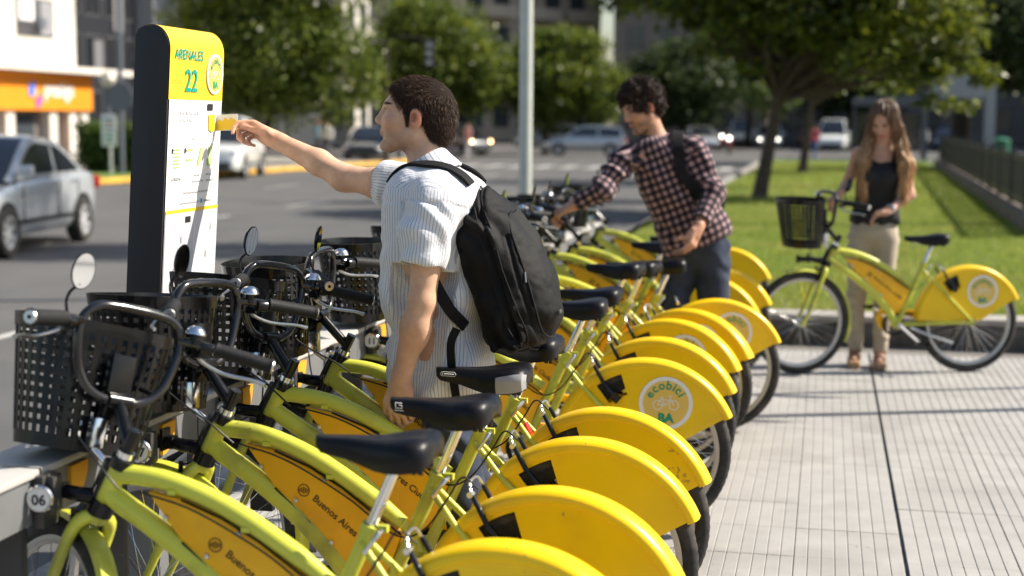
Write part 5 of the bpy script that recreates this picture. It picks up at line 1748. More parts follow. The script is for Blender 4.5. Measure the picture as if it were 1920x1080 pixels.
# ================================================================ man in the plaid shirt
def axes(upv, fwd):
    u = np.array(upv, float); u /= np.linalg.norm(u); f = np.array(fwd, float); f -= u * (f @ u); f /= np.linalg.norm(f)
    return np.stack([f, np.cross(u, f), u], 1)
def man_two():
    A = np.array
    org = (-0.70, 8.2, 0.0)
    root = empty('person', org)
    tag(root, 'curly haired man in plaid shirt leaning over a bicycle, one hand on its saddle', 'person')
    H = Head((-0.985, 8.05, 1.69), (-0.74, -0.60, -0.36), (-0.25, -0.12, 1), (1.04, 1.02, 1.02))
    neck = A([-0.905, 8.11, 1.51]); hip = A([-0.685, 8.19, 0.98])
    Ls, Rs = A([-0.705, 8.10, 1.465]), A([-1.065, 8.03, 1.415])
    Le, Lw = A([-0.590, 8.07, 1.245]), A([-0.655, 7.90, 1.055])
    Re, Rw = A([-1.170, 7.89, 1.250]), A([-1.320, 7.905, 1.165])
    skin = (0.50, 0.27, 0.18)
    vx = Vox((-1.52, 7.62, 0.8), (-0.45, 8.35, 1.9), 0.005)
    H.build(vx, neck, 0.056)
    ax = axes(neck - hip, (0.2, -0.97, 0))
    vx.cap(neck + A([0, 0, -.02]), hip * .35 + neck * .65, 0.06, 0.10, 0.05)
    vx.cap(Ls, Rs, 0.05, 0.05, 0.04)
    vx.ell(hip * .4 + neck * .6, (0.10, 0.14, 0.2), ax, 0.05); vx.ell(hip * .8 + neck * .2, (0.10, 0.14, 0.2), ax, 0.05)
    vx.chain([Ls, Le, Lw], [0.05, 0.04, 0.027], 0.03); vx.chain([Rs, Re, Rw], [0.05, 0.04, 0.027], 0.03)
    hand(vx, Lw, (-0.30, -0.35, -0.9), (-0.85, 0.35, 0.05), (-0.3, -0.8, 0.2), [(25, 30, 20), (28, 34, 22), (32, 38, 24), (36, 40, 26)],
         [Lw + A([-0.055, -0.045, -0.045]), Lw + A([-0.090, -0.05, -0.05]), Lw + A([-0.115, -0.045, -0.062])], 1.05, 0.12)
    hand(vx, Rw, (-0.85, 0.1, -0.35), (-0.25, 0.0, -0.95), (0, -1, 0), [(40, 60, 40)] * 4,
         [Rw + A([-0.045, -0.04, -0.03]), Rw + A([-0.075, -0.04, -0.055]), Rw + A([-0.08, -0.03, -0.075])], 1.05, 0.08)
    v, f = vx.mesh(); v = smooth_v(v, f, 1, 0.4)
    sdf_obj('body', v, f, M_skin, root, org, None, H.tint(v, skin, beard=0.75))
    # shirt
    sx = Vox((-1.42, 7.70, 0.86), (-0.36, 8.45, 1.62), 0.006)
    sx.ell(hip * .30 + neck * .70, (0.135, 0.190, 0.19), ax, 0.05)
    sx.ell(hip * .62 + neck * .38, (0.140, 0.185, 0.22), ax, 0.08)
    sx.ell(hip * .95 + neck * .05, (0.150, 0.205, 0.17), ax, 0.08)
    sx.cap(neck + A([-0.01, -0.035, -.055]), hip * .3 + neck * .7, 0.085, 0.12, 0.05); sx.cap(neck + A([0, 0.0, -.03]), Ls, 0.06, 0.072, 0.05); sx.cap(neck + A([0, 0.0, -.03]), Rs, 0.06, 0.072, 0.05)
    sx.chain([Ls, Le, Le * .25 + Lw * .75], [0.074, 0.064, 0.048], 0.035); sx.chain([Rs, Re, Re * .35 + Rw * .65], [0.074, 0.062, 0.047], 0.035)
    d = (Lw - Le) / np.linalg.norm(Lw - Le); sx.cap(Le * .1 + Lw * .9, Lw + d * .06, 0.05, 0.05, 0.0, True)
    sx.plane(hip + A([0, 0, -0.055]), -(neck - hip) * A([1, 0, 1]))
    v, f = sx.mesh(); v = smooth_v(v, f, 2, 0.4); nv = vnorm(v, f)
    thL, alL, rL = around(v, Ls, Le, (0, -1, 0)); thF, alF, rF = around(v, Le, Lw, (0, -1, 0)); thR, alR, rR = around(v, Rs, Re, (0, -1, 0)); thS, alS, rS = around(v, Re, Rw, (0, -1, 0))
    thT, alT, _ = around(v, hip, neck, (0, -1, 0))
    isL = ((rL < 0.095) & (alL > 0.03) & (alL < 0.28)); isF = (rF < 0.09) & (alF > 0) & (v[:, 0] > -0.76) & (v[:, 1] < 8.08); isR = (rR < 0.095) & (alR > 0.03); isS = (rS < 0.09) & (alS > 0)
    su, sv = thT * 0.16, alT.copy()
    for m, t, a, r in ((isL, thL, alL, .068), (isR, thR, alR, .068), (isF, thF, alF + .25, .055), (isS, thS, alS + .25, .055)):
        su = np.where(m, t * r, su); sv = np.where(m, a, sv)
    w = noise3(v, 7, 2)
    dsp = 0.010 * np.sin(v[:, 2] * 40 + v[:, 0] * 30 + w * 10) * np.clip(noise3(v, 5, 9.2) * 3 + 0.45, 0, 1) + 0.006 * noise3(v, 24)
    sdf_obj('shirt', v + nv * dsp[:, None], f, M_plaid, root, org, {'su': su, 'sv': sv})
    cm = MB(); rings = []
    cc = Vector(tuple(neck + A([-0.008, -0.012, 0.015]))) - Vector(org)
    for k in range(25):
        t = R(-62) + R(304) * k / 24
        prof = [(0.062, -0.03), (0.060, 0.012), (0.066, 0.030), (0.078, 0.010), (0.096, -0.034), (0.09, -0.036), (0.072, 0.0)]
        rings.append([cc + V(r * math.cos(t), r * math.sin(t), z - 0.02 * (math.sin(t) < -.3)) for r, z in prof])
    cm.loft(rings); co = cm.build('collar', M_plaid, root)
    for nm in ('su', 'sv'):
        at = co.data.attributes.new(nm, 'FLOAT', 'POINT'); at.data.foreach_set('value', [0.017 * (i // 7) if nm == 'su' else 0.012 * (i % 7) for i in range(len(co.data.vertices))])
    # jeans and shoes
    jx = Vox((-1.05, 7.98, 0.0), (-0.40, 8.48, 1.05), 0.007)
    jx.ell(hip + A([0, 0.01, -0.04]), (0.165, 0.12, 0.13), None, 0.05)
    for hx_, kx, fx, fy in ((-0.60, -0.575, -0.56, 8.28), (-0.77, -0.80, -0.79, 8.20)):
        jx.chain([(hx_, 8.2, 0.92), (kx, 8.17, 0.52), (fx, fy, 0.07)], [0.100, 0.078, 0.066], 0.035)
    jx.plane((0, 0, 0.05), (0, 0, -1))
    v, f = jx.mesh(); v = smooth_v(v, f, 2); nv = vnorm(v, f)
    dsp = 0.008 * np.sin(v[:, 2] * 50 + noise3(v, 8) * 11 + v[:, 0] * 30) * np.clip(noise3(v, 6, 5) * 3 + .4, 0, 1)
    sdf_obj('jeans', v + nv * dsp[:, None], f, M_jean, root, org)
    for fx, fy in ((-0.56, 8.27), (-0.79, 8.19)):
        sh = Vox((fx - 0.1, fy - 0.24, 0.0), (fx + 0.1, fy + 0.12, 0.16), 0.007)
        sh.ell((fx, fy - 0.07, 0.04), (0.048, 0.145, 0.045), None, 0.02); sh.ell((fx, fy + 0.01, 0.07), (0.042, 0.06, 0.06), None, 0.03); sh.plane((0, 0, 0.004), (0, 0, -1))
        v, f = sh.mesh(); sdf_obj('shoe', smooth_v(v, f, 1), f, M_dshoe, root, org)
    # curly hair
    hx = Vox((-1.22, 7.88, 1.60), (-0.78, 8.26, 1.92), 0.005)
    g = H.w
    hx.ell(g(-0.015, 0, 0.055), A([0.118, 0.097, 0.100]), H.M, 0.0); hx.ell(g(-0.06, 0, 0.0), A([0.07, 0.078, 0.09]), H.M, 0.02)
    hx.ell(g(0.125, 0, -0.045), A([0.075, 0.13, 0.108]), H.M, 0.01, True)
    for y in (-1, 1):
        hx.ell(g(0.02, y * 0.088, -0.06), A([0.07, 0.035, 0.055]), H.M, 0.008, True); hx.ell(g(-0.010, y * 0.090, -0.008), A([0.026, 0.024, 0.036]), H.M, 0.004, True)
        hx.cap(g(0.024, y * 0.070, 0.02), g(0.020, y * 0.073, -0.022), 0.012, 0.007, 0.006)
    v, f = hx.mesh(); nv = vnorm(v, f)
    v = v + nv * (0.034 * noise3(v, 28) + 0.014 * noise3(v, 70))[:, None]
    rg = np.random.default_rng(9); pick = rg.choice(len(v), 9000)
    sv_, sf = strands(v[pick], nv[pick], rg.normal(0, 0.5, (9000, 3)), 0.024, 0.0011, 5, 0.7, lift=0.8)
    mv, mf = join_tris(v, f, sv_, sf)
    sdf_obj('hair', mv, mf, hair_mat('dark_curly_hair', (0.010, 0.006, 0.005), (0.045, 0.022, 0.016), 0.55), root, org)
    # backpack
    bo = (-0.66, 8.36, 1.0)
    pk = empty('backpack', bo)
    tag(pk, 'small black backpack worn by the man in the plaid shirt, mostly hidden behind him', 'backpack')
    px = Vox((-1.0, 8.12, 0.95), (-0.38, 8.62, 1.60), 0.008)
    c = hip * .38 + neck * .62 + A([0.06, 0.21, -0.01])
    px.box(c, (0.09, 0.155, 0.24), ax, 0.07, 0.02); px.box(c + A([0.03, 0.08, -0.05]), (0.06, 0.12, 0.15), ax, 0.05, 0.02)
    v, f = px.mesh(); v = smooth_v(v, f, 1); nv = vnorm(v, f)
    sdf_obj('main_compartment', v + nv * (0.014 * noise3(v, 14))[:, None], f, M_nylon, pk, bo)
    n1 = neck * .5 + Ls * .5
    st = strap_on(sx, [tuple(n1 + A([0.03, 0.14, 0.0])), tuple(n1 + A([0.02, 0.05, 0.065])), tuple(n1 + A([0.02, -0.06, 0.05])), tuple(n1 + A([0.04, -0.13, -0.06])), tuple(n1 + A([0.08, -0.14, -0.17])), tuple(n1 + A([0.15, -0.08, -0.26])), tuple(n1 + A([0.22, 0.06, -0.30]))], 0.062, 0.008, 0.012)
    st.v = [tuple(Vector(q) - Vector(bo)) for q in st.v]
    st.build('shoulder_strap', M_strap, pk)
    n1 = neck * .5 + Rs * .5
    st = strap_on(sx, [tuple(n1 + A([0.03, 0.14, 0.0])), tuple(n1 + A([0.0, 0.05, 0.065])), tuple(n1 + A([0.0, -0.06, 0.05])), tuple(n1 + A([0.01, -0.13, -0.06])), tuple(n1 + A([0.03, -0.13, -0.17]))], 0.055, 0.006, 0.006)
    return root
man_two()

# ================================================================ woman with the lone bicycle
def woman():
    A = np.array
    org = (0.32, 10.2, 0.0)
    root = empty('person', org)
    tag(root, 'long haired woman in black sleeveless top and beige trousers holding a bicycle handlebar', 'person')
    H = Head((0.362, 10.15, 1.632), (-0.30, -0.82, -0.55), (-0.12, -0.45, 1), (0.98, 0.96, 0.98))
    neck = A([0.356, 10.21, 1.475]); hip = A([0.318, 10.22, 0.93])
    Rs, Ls = A([0.205, 10.21, 1.415]), A([0.500, 10.21, 1.400])
    Re, Rw = A([0.128, 10.20, 1.185]), A([0.070, 10.09, 1.165]);
    Re = A([0.130, 10.26, 1.195]); Rw = A([0.085, 10.10, 1.150])
    Le, Lw = A([0.540, 10.17, 1.150]), A([0.410, 10.02, 1.055])
    skin = (0.50, 0.275, 0.185)
    vx = Vox((-0.08, 9.85, 0.0), (0.70, 10.42, 1.80), 0.006)
    H.build(vx, neck, 0.046)
    ax = axes(neck - hip, (-0.05, -1, 0))
    vx.cap(Rs, Ls, 0.042, 0.042, 0.05); vx.cap(neck, hip * .3 + neck * .7, 0.05, 0.09, 0.05)
    vx.ell(hip * .38 + neck * .62, (0.085, 0.118, 0.17), ax, 0.05); vx.ell(hip * .85 + neck * .15, (0.085, 0.115, 0.2), ax, 0.06)
    vx.chain([Rs, Re, Rw], [0.042, 0.034, 0.023], 0.03); vx.chain([Ls, Le, Lw], [0.042, 0.034, 0.023], 0.03)
    hand(vx, Rw, (-0.55, -0.15, -0.6), (-0.3, 0.1, -0.9), (0, -1, 0), [(45, 60, 40)] * 4, [Rw + A([-0.02, -0.045, -0.02]), Rw + A([-0.045, -0.055, -0.05]), Rw + A([-0.055, -0.045, -0.07])], 0.92, 0.05)
    hand(vx, Lw, (-0.85, -0.25, -0.25), (-0.2, 0.2, -0.95), (0, -1, 0.1), [(20, 30, 20), (28, 36, 24), (34, 40, 26), (38, 44, 28)], [Lw + A([-0.05, -0.045, -0.012]), Lw + A([-0.085, -0.055, -0.022]), Lw + A([-0.105, -0.05, -0.03])], 0.92, 0.1)
    for hx_, kx, fx, fy in ((0.25, 0.222, 0.226, 10.20), (0.39, 0.392, 0.388, 10.16)): vx.chain([(hx_, 10.22, 0.86), (kx, 10.19, 0.48), (fx, fy, 0.12)], [0.06, 0.04, 0.033], 0.03)
    for fx, fy in ((0.222, 10.17), (0.385, 10.13)): vx.cap((fx, fy + 0.03, 0.16), (fx, fy + 0.03, 0.07), 0.035, 0.035, 0.02); vx.cap((fx, fy + 0.02, 0.065), (fx - 0.01, fy - 0.11, 0.058), 0.033, 0.026, 0.02)
    v, f = vx.mesh(); v = smooth_v(v, f, 1, 0.4)
    sdf_obj('body', v, f, M_skin, root, org, None, H.tint(v, skin, 0, (0.5, 0.14, 0.13), (0.08, 0.05, 0.03)))
    # top
    tx = Vox((0.05, 9.98, 0.90), (0.66, 10.42, 1.46), 0.006)
    tx.ell(hip * .36 + neck * .64, (0.105, 0.140, 0.15), ax, 0.05)
    for s in (-1, 1): tx.ell((0.335 + s * 0.062, 10.12, 1.265), (0.065, 0.06, 0.065), None, 0.05)
    tx.ell(hip * .62 + neck * .38, (0.105, 0.138, 0.18), ax, 0.06); tx.ell(hip * .92 + neck * .08, (0.120, 0.168, 0.14), ax, 0.07)
    tx.plane((0, 0, 0.955), (0, 0, -1)); tx.plane((0, 0, 1.385), (0, 0, 1)); tx.ell((0.35, 10.05, 1.40), (0.085, 0.10, 0.06), None, 0.0, True)
    v, f = tx.mesh(); v = smooth_v(v, f, 2); nv = vnorm(v, f)
    dsp = 0.009 * np.sin(v[:, 0] * 70 + noise3(v, 8) * 8) * np.clip((1.2 - v[:, 2]) * 4, 0, 1) + 0.006 * noise3(v, 20)
    sdf_obj('top', v + nv * dsp[:, None], f, M_blacktop, root, org)
    for s, sh in ((-1, Rs), (1, Ls)):
        x = 0.352 + s * 0.092
        ctrl = [(x, 10.115, 1.33), (x, 10.135, 1.40), (x, 10.20, 1.462), (x, 10.27, 1.42), (x, 10.30, 1.34)]
        st = strap_on(vx, ctrl, 0.034, 0.004, 0.004, 20); st.v = [tuple(Vector(q) - Vector(org)) for q in st.v]; st.build('top_strap', M_blacktop, root)
    # trousers
    jx = Vox((0.06, 10.0, 0.06), (0.60, 10.42, 1.04), 0.006)
    jx.ell((0.318, 10.22, 0.90), (0.158, 0.115, 0.13), None, 0.05)
    for hx_, kx, fx, fy in ((0.240, 0.222, 0.226, 10.20), (0.400, 0.392, 0.388, 10.16)):
        jx.chain([(hx_, 10.22, 0.84), (kx, 10.19, 0.48), (fx, fy, 0.11)], [0.088, 0.060, 0.048], 0.03)
    jx.plane((0, 0, 0.10), (0, 0, -1)); jx.plane((0, 0, 1.0), (0, 0, 1))
    v, f = jx.mesh(); v = smooth_v(v, f, 2); nv = vnorm(v, f)
    dsp = 0.006 * np.sin(v[:, 2] * 60 + noise3(v, 9) * 11 + v[:, 0] * 30) * np.clip(noise3(v, 7, 5) * 3 + .4, 0, 1)
    sdf_obj('trousers', v + nv * dsp[:, None], f, M_chino, root, org)
    for fx, fy in ((0.222, 10.17), (0.385, 10.13)):
        so = Vox((fx - 0.1, fy - 0.2, 0.0), (fx + 0.1, fy + 0.12, 0.16), 0.006)
        so.box((fx - 0.005, fy - 0.045, 0.026), (0.042, 0.125, 0.026), None, 0.018, 0.01); so.ell((fx, fy + 0.035, 0.04), (0.036, 0.05, 0.04), None, 0.01); so.plane((0, 0, 0.002), (0, 0, -1))
        v, f = so.mesh(); sh = sdf_obj('shoe', v, f, M_sole, root, org)
        up_ = Vox((fx - 0.1, fy - 0.2, 0.02), (fx + 0.1, fy + 0.14, 0.20), 0.006)
        up_.ell((fx - 0.005, fy - 0.075, 0.068), (0.040, 0.058, 0.034), None, 0.01); up_.cap((fx, fy + 0.03, 0.06), (fx, fy + 0.03, 0.10), 0.041, 0.040, 0.02); up_.plane((0, 0, 0.045), (0, 0, -1))
        up_.ell((fx - 0.005, fy - 0.16, 0.06), (0.05, 0.05, 0.05), None, 0.0, True)
        v, f = up_.mesh(); sdf_obj('shoe_upper', v, f, M_shoe, sh, org)
    # bracelet
    bd = (Lw - Le) / np.linalg.norm(Lw - Le); c0 = Lw - bd * 0.005
    u = np.cross(bd, [0, 0, 1]); u /= np.linalg.norm(u); w = np.cross(bd, u)
    for k in (0, 0.014):
        MB().tube([Vector(tuple(c0 - bd * k + (u * math.cos(t) + w * math.sin(t)) * 0.030 - A(org))) for t in [2 * math.pi * i / 20 for i in range(20)]], 0.006, 8, False, True).build('bracelet', M_chrome, root)
    # long hair
    hx = Vox((0.14, 9.92, 1.08), (0.62, 10.42, 1.80), 0.005)
    g = H.w
    hx.ell(g(-0.016, 0, 0.040), A([0.110, 0.090, 0.098]), H.M, 0.0); hx.ell(g(-0.06, 0, -0.03), A([0.062, 0.082, 0.11]), H.M, 0.03)
    hx.ell(g(0.120, 0.0, -0.025), A([0.088, 0.070, 0.138]), H.M, 0.008, True)
    for s, off in ((-1, 0.0), (1, 0.012)):
        p0 = g(0.010, s * 0.080, 0.035); p1 = g(0.0, s * 0.088, -0.06)
        bot = A([0.365 + s * 0.115 + off, 10.075, 1.13 + 0.03 * (s < 0)]); mid = A([0.365 + s * 0.125 + off, 10.10, 1.36])
        hx.chain([p0, p1, mid, bot], [0.020, 0.025, 0.029, 0.012], 0.03)
        hx.chain([p1, mid + A([s * 0.03, 0.06, 0]), bot + A([s * 0.025, 0.05, 0.02])], [0.025, 0.026, 0.012], 0.03)
    hx.chain([g(-0.08, 0, -0.04), (0.37, 10.31, 1.40), (0.37, 10.33, 1.18)], [0.06, 0.075, 0.04], 0.03)
    v, f = hx.mesh(); nv = vnorm(v, f)
    ang = np.arctan2(v[:, 1] - 10.2, v[:, 0] - 0.36)
    v = v + nv * (0.007 * np.sin(ang * 34 + noise3(v, 9) * 7) + 0.006 * noise3(v, 25))[:, None]
    ql = H.loc(v); ok = np.where(~((ql[:, 0] > 0.02) & (np.abs(ql[:, 1]) < 0.062) & (ql[:, 2] > -0.12)))[0]
    rg = np.random.default_rng(19); pick = rg.choice(ok, 14000)
    fl = np.tile(A([0, 0, -1.6]), (14000, 1)) + rg.normal(0, 0.15, (14000, 3))
    sv_, sf = strands(v[pick], nv[pick], fl, 0.075, 0.0011, 5, 0.1, lift=0.12)
    mv, mf = join_tris(v, f, sv_, sf)
    t = np.clip((1.66 - mv[:, 2]) / 0.36, 0, 1)[:, None]
    col = (1 - t) * A([0.10, 0.052, 0.026]) + t * A([0.48, 0.27, 0.12]); col *= (1 + 0.9 * noise3(mv * A([1, 1, 0.15]), 90))[:, None]
    sdf_obj('hair', mv, mf, attr_mat('long_brown_hair', 0.45, spec=0.5), root, org, None, np.clip(col, 0.01, 1))
    return root
woman()
# ================================================================ trees
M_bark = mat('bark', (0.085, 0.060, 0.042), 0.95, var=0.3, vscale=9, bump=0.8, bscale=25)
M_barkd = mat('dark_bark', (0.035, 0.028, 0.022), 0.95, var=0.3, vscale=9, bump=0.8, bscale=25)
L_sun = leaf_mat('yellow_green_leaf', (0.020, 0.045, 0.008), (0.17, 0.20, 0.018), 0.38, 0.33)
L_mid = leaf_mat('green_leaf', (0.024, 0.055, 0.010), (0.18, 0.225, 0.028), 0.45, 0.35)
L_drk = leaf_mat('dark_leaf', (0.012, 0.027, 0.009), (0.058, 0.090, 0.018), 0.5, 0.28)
L_hdg = leaf_mat('hedge_leaf', (0.030, 0.060, 0.010), (0.10, 0.150, 0.025), 0.5, 0.3)
def tree(name, label, base, trunk_r, top, blobs, n, leaf, lm, bark, seed, group=None, flat=0.5, kind='tree', clus=0.30):
    """tapered trunk to `top`, limbs into blobs (centre, radii), leaves in clumps"""
    g = np.random.default_rng(seed)
    root = empty(name, base)
    tag(root, label, kind, group)
    B = Vector(base); T = Vector(top) - B
    tb = MB()
    mid = T * 0.5 + V(*g.normal(0, 0.04, 2), 0) * T.length
    path = spline([(0, 0, -0.05), mid * 0.3 + V(0, 0, 0), mid, T], 14)
    tb.tube(path, [trunk_r * (1.35 - 0.35 * min(1, k / 2)) * (1 - 0.45 * k / 14) for k in range(15)], 10)
    P, Nn = [], []
    tot = sum(r[0] * r[1] * r[2] for _, r in blobs)
    for c, r in blobs:
        c = np.array(c, float) - np.array(base); r = np.array(r, float)
        nl = max(3, int(5 + r.max() * 1.2))
        for k in range(nl):
            u = g.normal(0, 1, 3); u /= np.linalg.norm(u)
            e = c + u * r * 0.75
            s = T * g.uniform(0.72, 1.0)
            m_ = (s + Vector(tuple(e))) * 0.5 + V(*g.normal(0, 0.1, 3)) * r.max()
            tb.tube(spline([s, m_, tuple(e)], 6), [trunk_r * q for q in (0.34, 0.28, 0.22, 0.17, 0.12, 0.08, 0.04)], 6)
        k = int(n * (r[0] * r[1] * r[2]) / tot)
        ncl = max(10, int(k / 45))
        u = g.normal(0, 1, (ncl, 3)); u /= np.linalg.norm(u, axis=1, keepdims=True)
        rad = g.uniform(0.35, 1.0, ncl) ** 0.5 * (1 + g.normal(0, 0.10, ncl))
        cc = c + u * rad[:, None] * r
        pick = g.integers(0, ncl, k)
        P.append(cc[pick] + g.normal(0, 1, (k, 3)) * (r * clus * 0.55)[None] * np.array([1, 1, 0.7]))
    P = np.vstack(P); k = len(P)
    P = P[P[:, 2] > 0.25]; k = len(P)
    d = g.normal(0, 1, (k, 3)); d[:, 2] = d[:, 2] * flat - 0.35; d /= np.linalg.norm(d, axis=1, keepdims=True)
    s = np.cross(d, g.normal(0, 1, (k, 3))); s /= np.linalg.norm(s, axis=1, keepdims=True)
    L = leaf * g.uniform(0.6, 1.3, k)[:, None]
    nn = np.cross(d, s)
    v = np.stack([P, P + d * L * 0.45 + s * L * 0.27 + nn * L * 0.06, P + d * L, P + d * L * 0.45 - s * L * 0.27 + nn * L * 0.06], 1).reshape(-1, 3)
    b = np.arange(k)[:, None] * 4
    f = np.hstack([b, b + 1, b + 2, b + 3])
    tb.build('trunk', bark, root)
    child('crown', big_mesh('crown', v, f, False), lm, root)
    return root
# two park trees on the lawn
tree('park_tree', 'leafy tree with slanting trunk on the lawn behind the man in plaid shirt', (-1.25, 28.9, 0.16), 0.165, (-0.85, 29.2, 2.7),
     [((-0.4, 29.2, 4.1), (2.1, 2.2, 1.35)), ((1.2, 29.3, 3.5), (1.5, 1.5, 1.15)), ((2.15, 29.6, 2.65), (0.85, 0.9, 0.75)), ((-2.7, 29.0, 4.5), (1.6, 1.6, 1.1)), ((0.4, 29.2, 5.6), (2.6, 2.2, 1.2)), ((-1.6, 28.6, 3.3), (1.0, 1.0, 0.6)), ((0.2, 28.4, 3.0), (1.0, 0.9, 0.6))], 27000, 0.20, L_sun, M_bark, 11, clus=0.24)
tree('park_tree', 'second tree on the lawn with thinner trunk, farther away beside the road', (-0.7, 44.7, 0.16), 0.15, (-0.4, 45.0, 2.9),
     [((-0.2, 45, 4.8), (2.6, 2.6, 2.0)), ((1.6, 45.3, 4.0), (1.6, 1.6, 1.4)), ((-2.4, 45, 5.2), (1.8, 1.8, 1.6))], 9000, 0.20, L_mid, M_bark, 12)
# trees along the far side of the road
tree('street_tree', 'broad green tree standing just beyond the station totem across the road', (-21.4, 54.5, 0), 0.22, (-20.9, 54.5, 2.3),
     [((-20.6, 53.5, 4.3), (3.3, 2.6, 2.7)), ((-18.2, 53.8, 3.4), (1.8, 1.6, 1.7)), ((-23.0, 53.6, 4.2), (2.0, 1.8, 2.3)), ((-20.4, 53.5, 6.8), (3.6, 2.4, 1.8))], 34000, 0.24, L_mid, M_barkd, 13)
tree('street_tree', 'dark rounded street tree behind the head of the man in striped shirt', (-19.6, 75.2, 0), 0.25, (-19.5, 75.2, 2.8),
     [((-19.6, 74, 4.5), (3.3, 2.6, 2.5)), ((-17.6, 74, 4.0), (1.9, 1.6, 1.8)), ((-20.2, 74, 6.4), (2.4, 2.0, 1.4))], 20000, 0.30, L_mid, M_barkd, 14)
tree('street_tree', 'rounded green street tree right behind the silver lamp pole', (-14.6, 78.4, 0), 0.25, (-14.3, 78.2, 2.6),
     [((-14.2, 77, 3.9), (2.7, 2.2, 2.2)), ((-11.7, 77.2, 3.2), (1.7, 1.5, 1.6)), ((-13.6, 77, 5.4), (2.0, 1.7, 1.1))], 18000, 0.30, L_mid, M_barkd, 15)
for i, (x, y, zc, r, lab) in enumerate([(-24.5, 92, 4.4, 3.6, 'dark tree far down the street, behind the traffic light'), (-9.6, 101, 4.2, 3.2, 'dark tree far down the street, over the head of the plaid shirted man'), (-5.6, 108, 6.5, 3.6, 'dark tree far off behind the slanting trunk of the lawn tree'), (1.5, 112, 6.0, 4.2, 'dark tree far off above the head of the woman')]):
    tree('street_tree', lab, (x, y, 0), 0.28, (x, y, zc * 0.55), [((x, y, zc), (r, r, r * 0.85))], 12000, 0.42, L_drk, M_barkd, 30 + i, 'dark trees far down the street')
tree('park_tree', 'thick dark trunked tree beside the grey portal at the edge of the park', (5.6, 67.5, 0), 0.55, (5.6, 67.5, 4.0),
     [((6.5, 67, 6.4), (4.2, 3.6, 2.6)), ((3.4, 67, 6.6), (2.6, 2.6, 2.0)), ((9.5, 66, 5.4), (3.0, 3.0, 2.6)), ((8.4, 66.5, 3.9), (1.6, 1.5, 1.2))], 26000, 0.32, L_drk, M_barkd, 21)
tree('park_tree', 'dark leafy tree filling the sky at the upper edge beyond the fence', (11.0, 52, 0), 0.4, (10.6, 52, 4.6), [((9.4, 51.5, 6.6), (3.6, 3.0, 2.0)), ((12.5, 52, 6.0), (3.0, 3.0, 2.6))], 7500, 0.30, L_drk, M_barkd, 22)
tree('park_tree', 'small pale bush like tree in front of the far grey building', (-3.4, 96, 0), 0.1, (-3.4, 96, 1.8), [((-3.4, 95.5, 3.1), (1.4, 1.3, 1.2))], 1800, 0.3, L_hdg, M_bark, 23)
# tall narrow trees beyond the frame whose shade crosses the road
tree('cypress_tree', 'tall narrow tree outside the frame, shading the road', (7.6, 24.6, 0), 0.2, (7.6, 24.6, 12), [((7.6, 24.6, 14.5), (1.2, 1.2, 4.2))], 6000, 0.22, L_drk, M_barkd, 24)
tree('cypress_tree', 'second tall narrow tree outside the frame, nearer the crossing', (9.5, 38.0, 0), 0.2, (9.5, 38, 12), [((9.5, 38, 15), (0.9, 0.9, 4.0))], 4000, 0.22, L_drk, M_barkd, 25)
# hedge across the road
def hedge(label, x0, x1, y0, y1, h, seed, n=6000):
    g = np.random.default_rng(seed)
    P = np.stack([g.uniform(x0, x1, n), g.uniform(y0, y1, n), h * g.uniform(0, 1, n) ** 0.7 + 0.08 * g.normal(0, 1, n)], 1)
    d = g.normal(0, 1, (n, 3)); d /= np.linalg.norm(d, axis=1, keepdims=True); s = np.cross(d, g.normal(0, 1, (n, 3))); s /= np.linalg.norm(s, axis=1, keepdims=True)
    L = 0.2
    v = np.stack([P, P + d * L * .5 + s * L * .3, P + d * L, P + d * L * .5 - s * L * .3], 1).reshape(-1, 3)
    o = link('hedge', big_mesh('hedge', v, np.arange(4 * n).reshape(-1, 4)), L_hdg)
    tag(o, label, 'hedge')
hedge('clipped green hedge behind the small white sign across the road', -22.1, -19.9, 41.4, 42.6, 1.40, 3, 4000)
sheet('verge', [(-19.0, 36), (-18.4, 46), (-21.5, 46), (-22.5, 36)], 0.012, mat('verge_turf', (0.10, 0.17, 0.025), 0.9, var=0.3, vscale=3))

# ================================================================ cars
M_glass = mat('car_glass', (0.015, 0.018, 0.022), 0.06, spec=0.8, coat=0.6)
M_wheel = mat('alloy_wheel', (0.58, 0.59, 0.60), 0.35, metal=0.35)
M_lampw = mat('headlamp_lens', (0.75, 0.76, 0.78), 0.08, spec=0.8)
M_lampr = mat('tail_lamp_lens', (0.45, 0.015, 0.012), 0.15)
M_lit = mat('lit_lamp', (1.0, 0.93, 0.8), 0.3, emit=5)
M_litam = mat('lit_amber_lamp', (1.0, 0.6, 0.25), 0.3, emit=9)
M_trim = mat('car_black_trim', (0.012, 0.012, 0.013), 0.5)
def paint(nm, col, metal=0.3): return mat('car_paint_' + nm, col, 0.25, metal=metal, coat=0.8, rvar=0.04)
_wm = {}
def wheel_mesh(r):
    if r in _wm: return _wm[r]
    t = MB().lathe([(r * 0.66, -0.09), (r * 0.94, -0.10), (r, -0.07), (r, 0.07), (r * 0.94, 0.10), (r * 0.66, 0.09)], 28, None, True).mesh('tyre')
    t.materials.append(M_tyre)
    q = MB()
    q.lathe([(r * 0.67, 0.02), (r * 0.67, 0.085), (r * 0.60, 0.09), (r * 0.58, 0.03)], 28, None, True)
    q.lathe([(0.0, 0.075), (r * 0.16, 0.07), (r * 0.17, 0.03), (0.0, 0.03)], 14)
    for k in range(7):
        a = 2 * math.pi * k / 7
        q.box((r * 0.38 * math.cos(a), r * 0.38 * math.sin(a), 0.055), (r * 0.5, r * 0.16, 0.03), Matrix.Rotation(a, 3, 'Z'))
    q = q.mesh('rim', bevel=0.0); q.materials.append(M_wheel)
    _wm[r] = (t, q)
    return _wm[r]
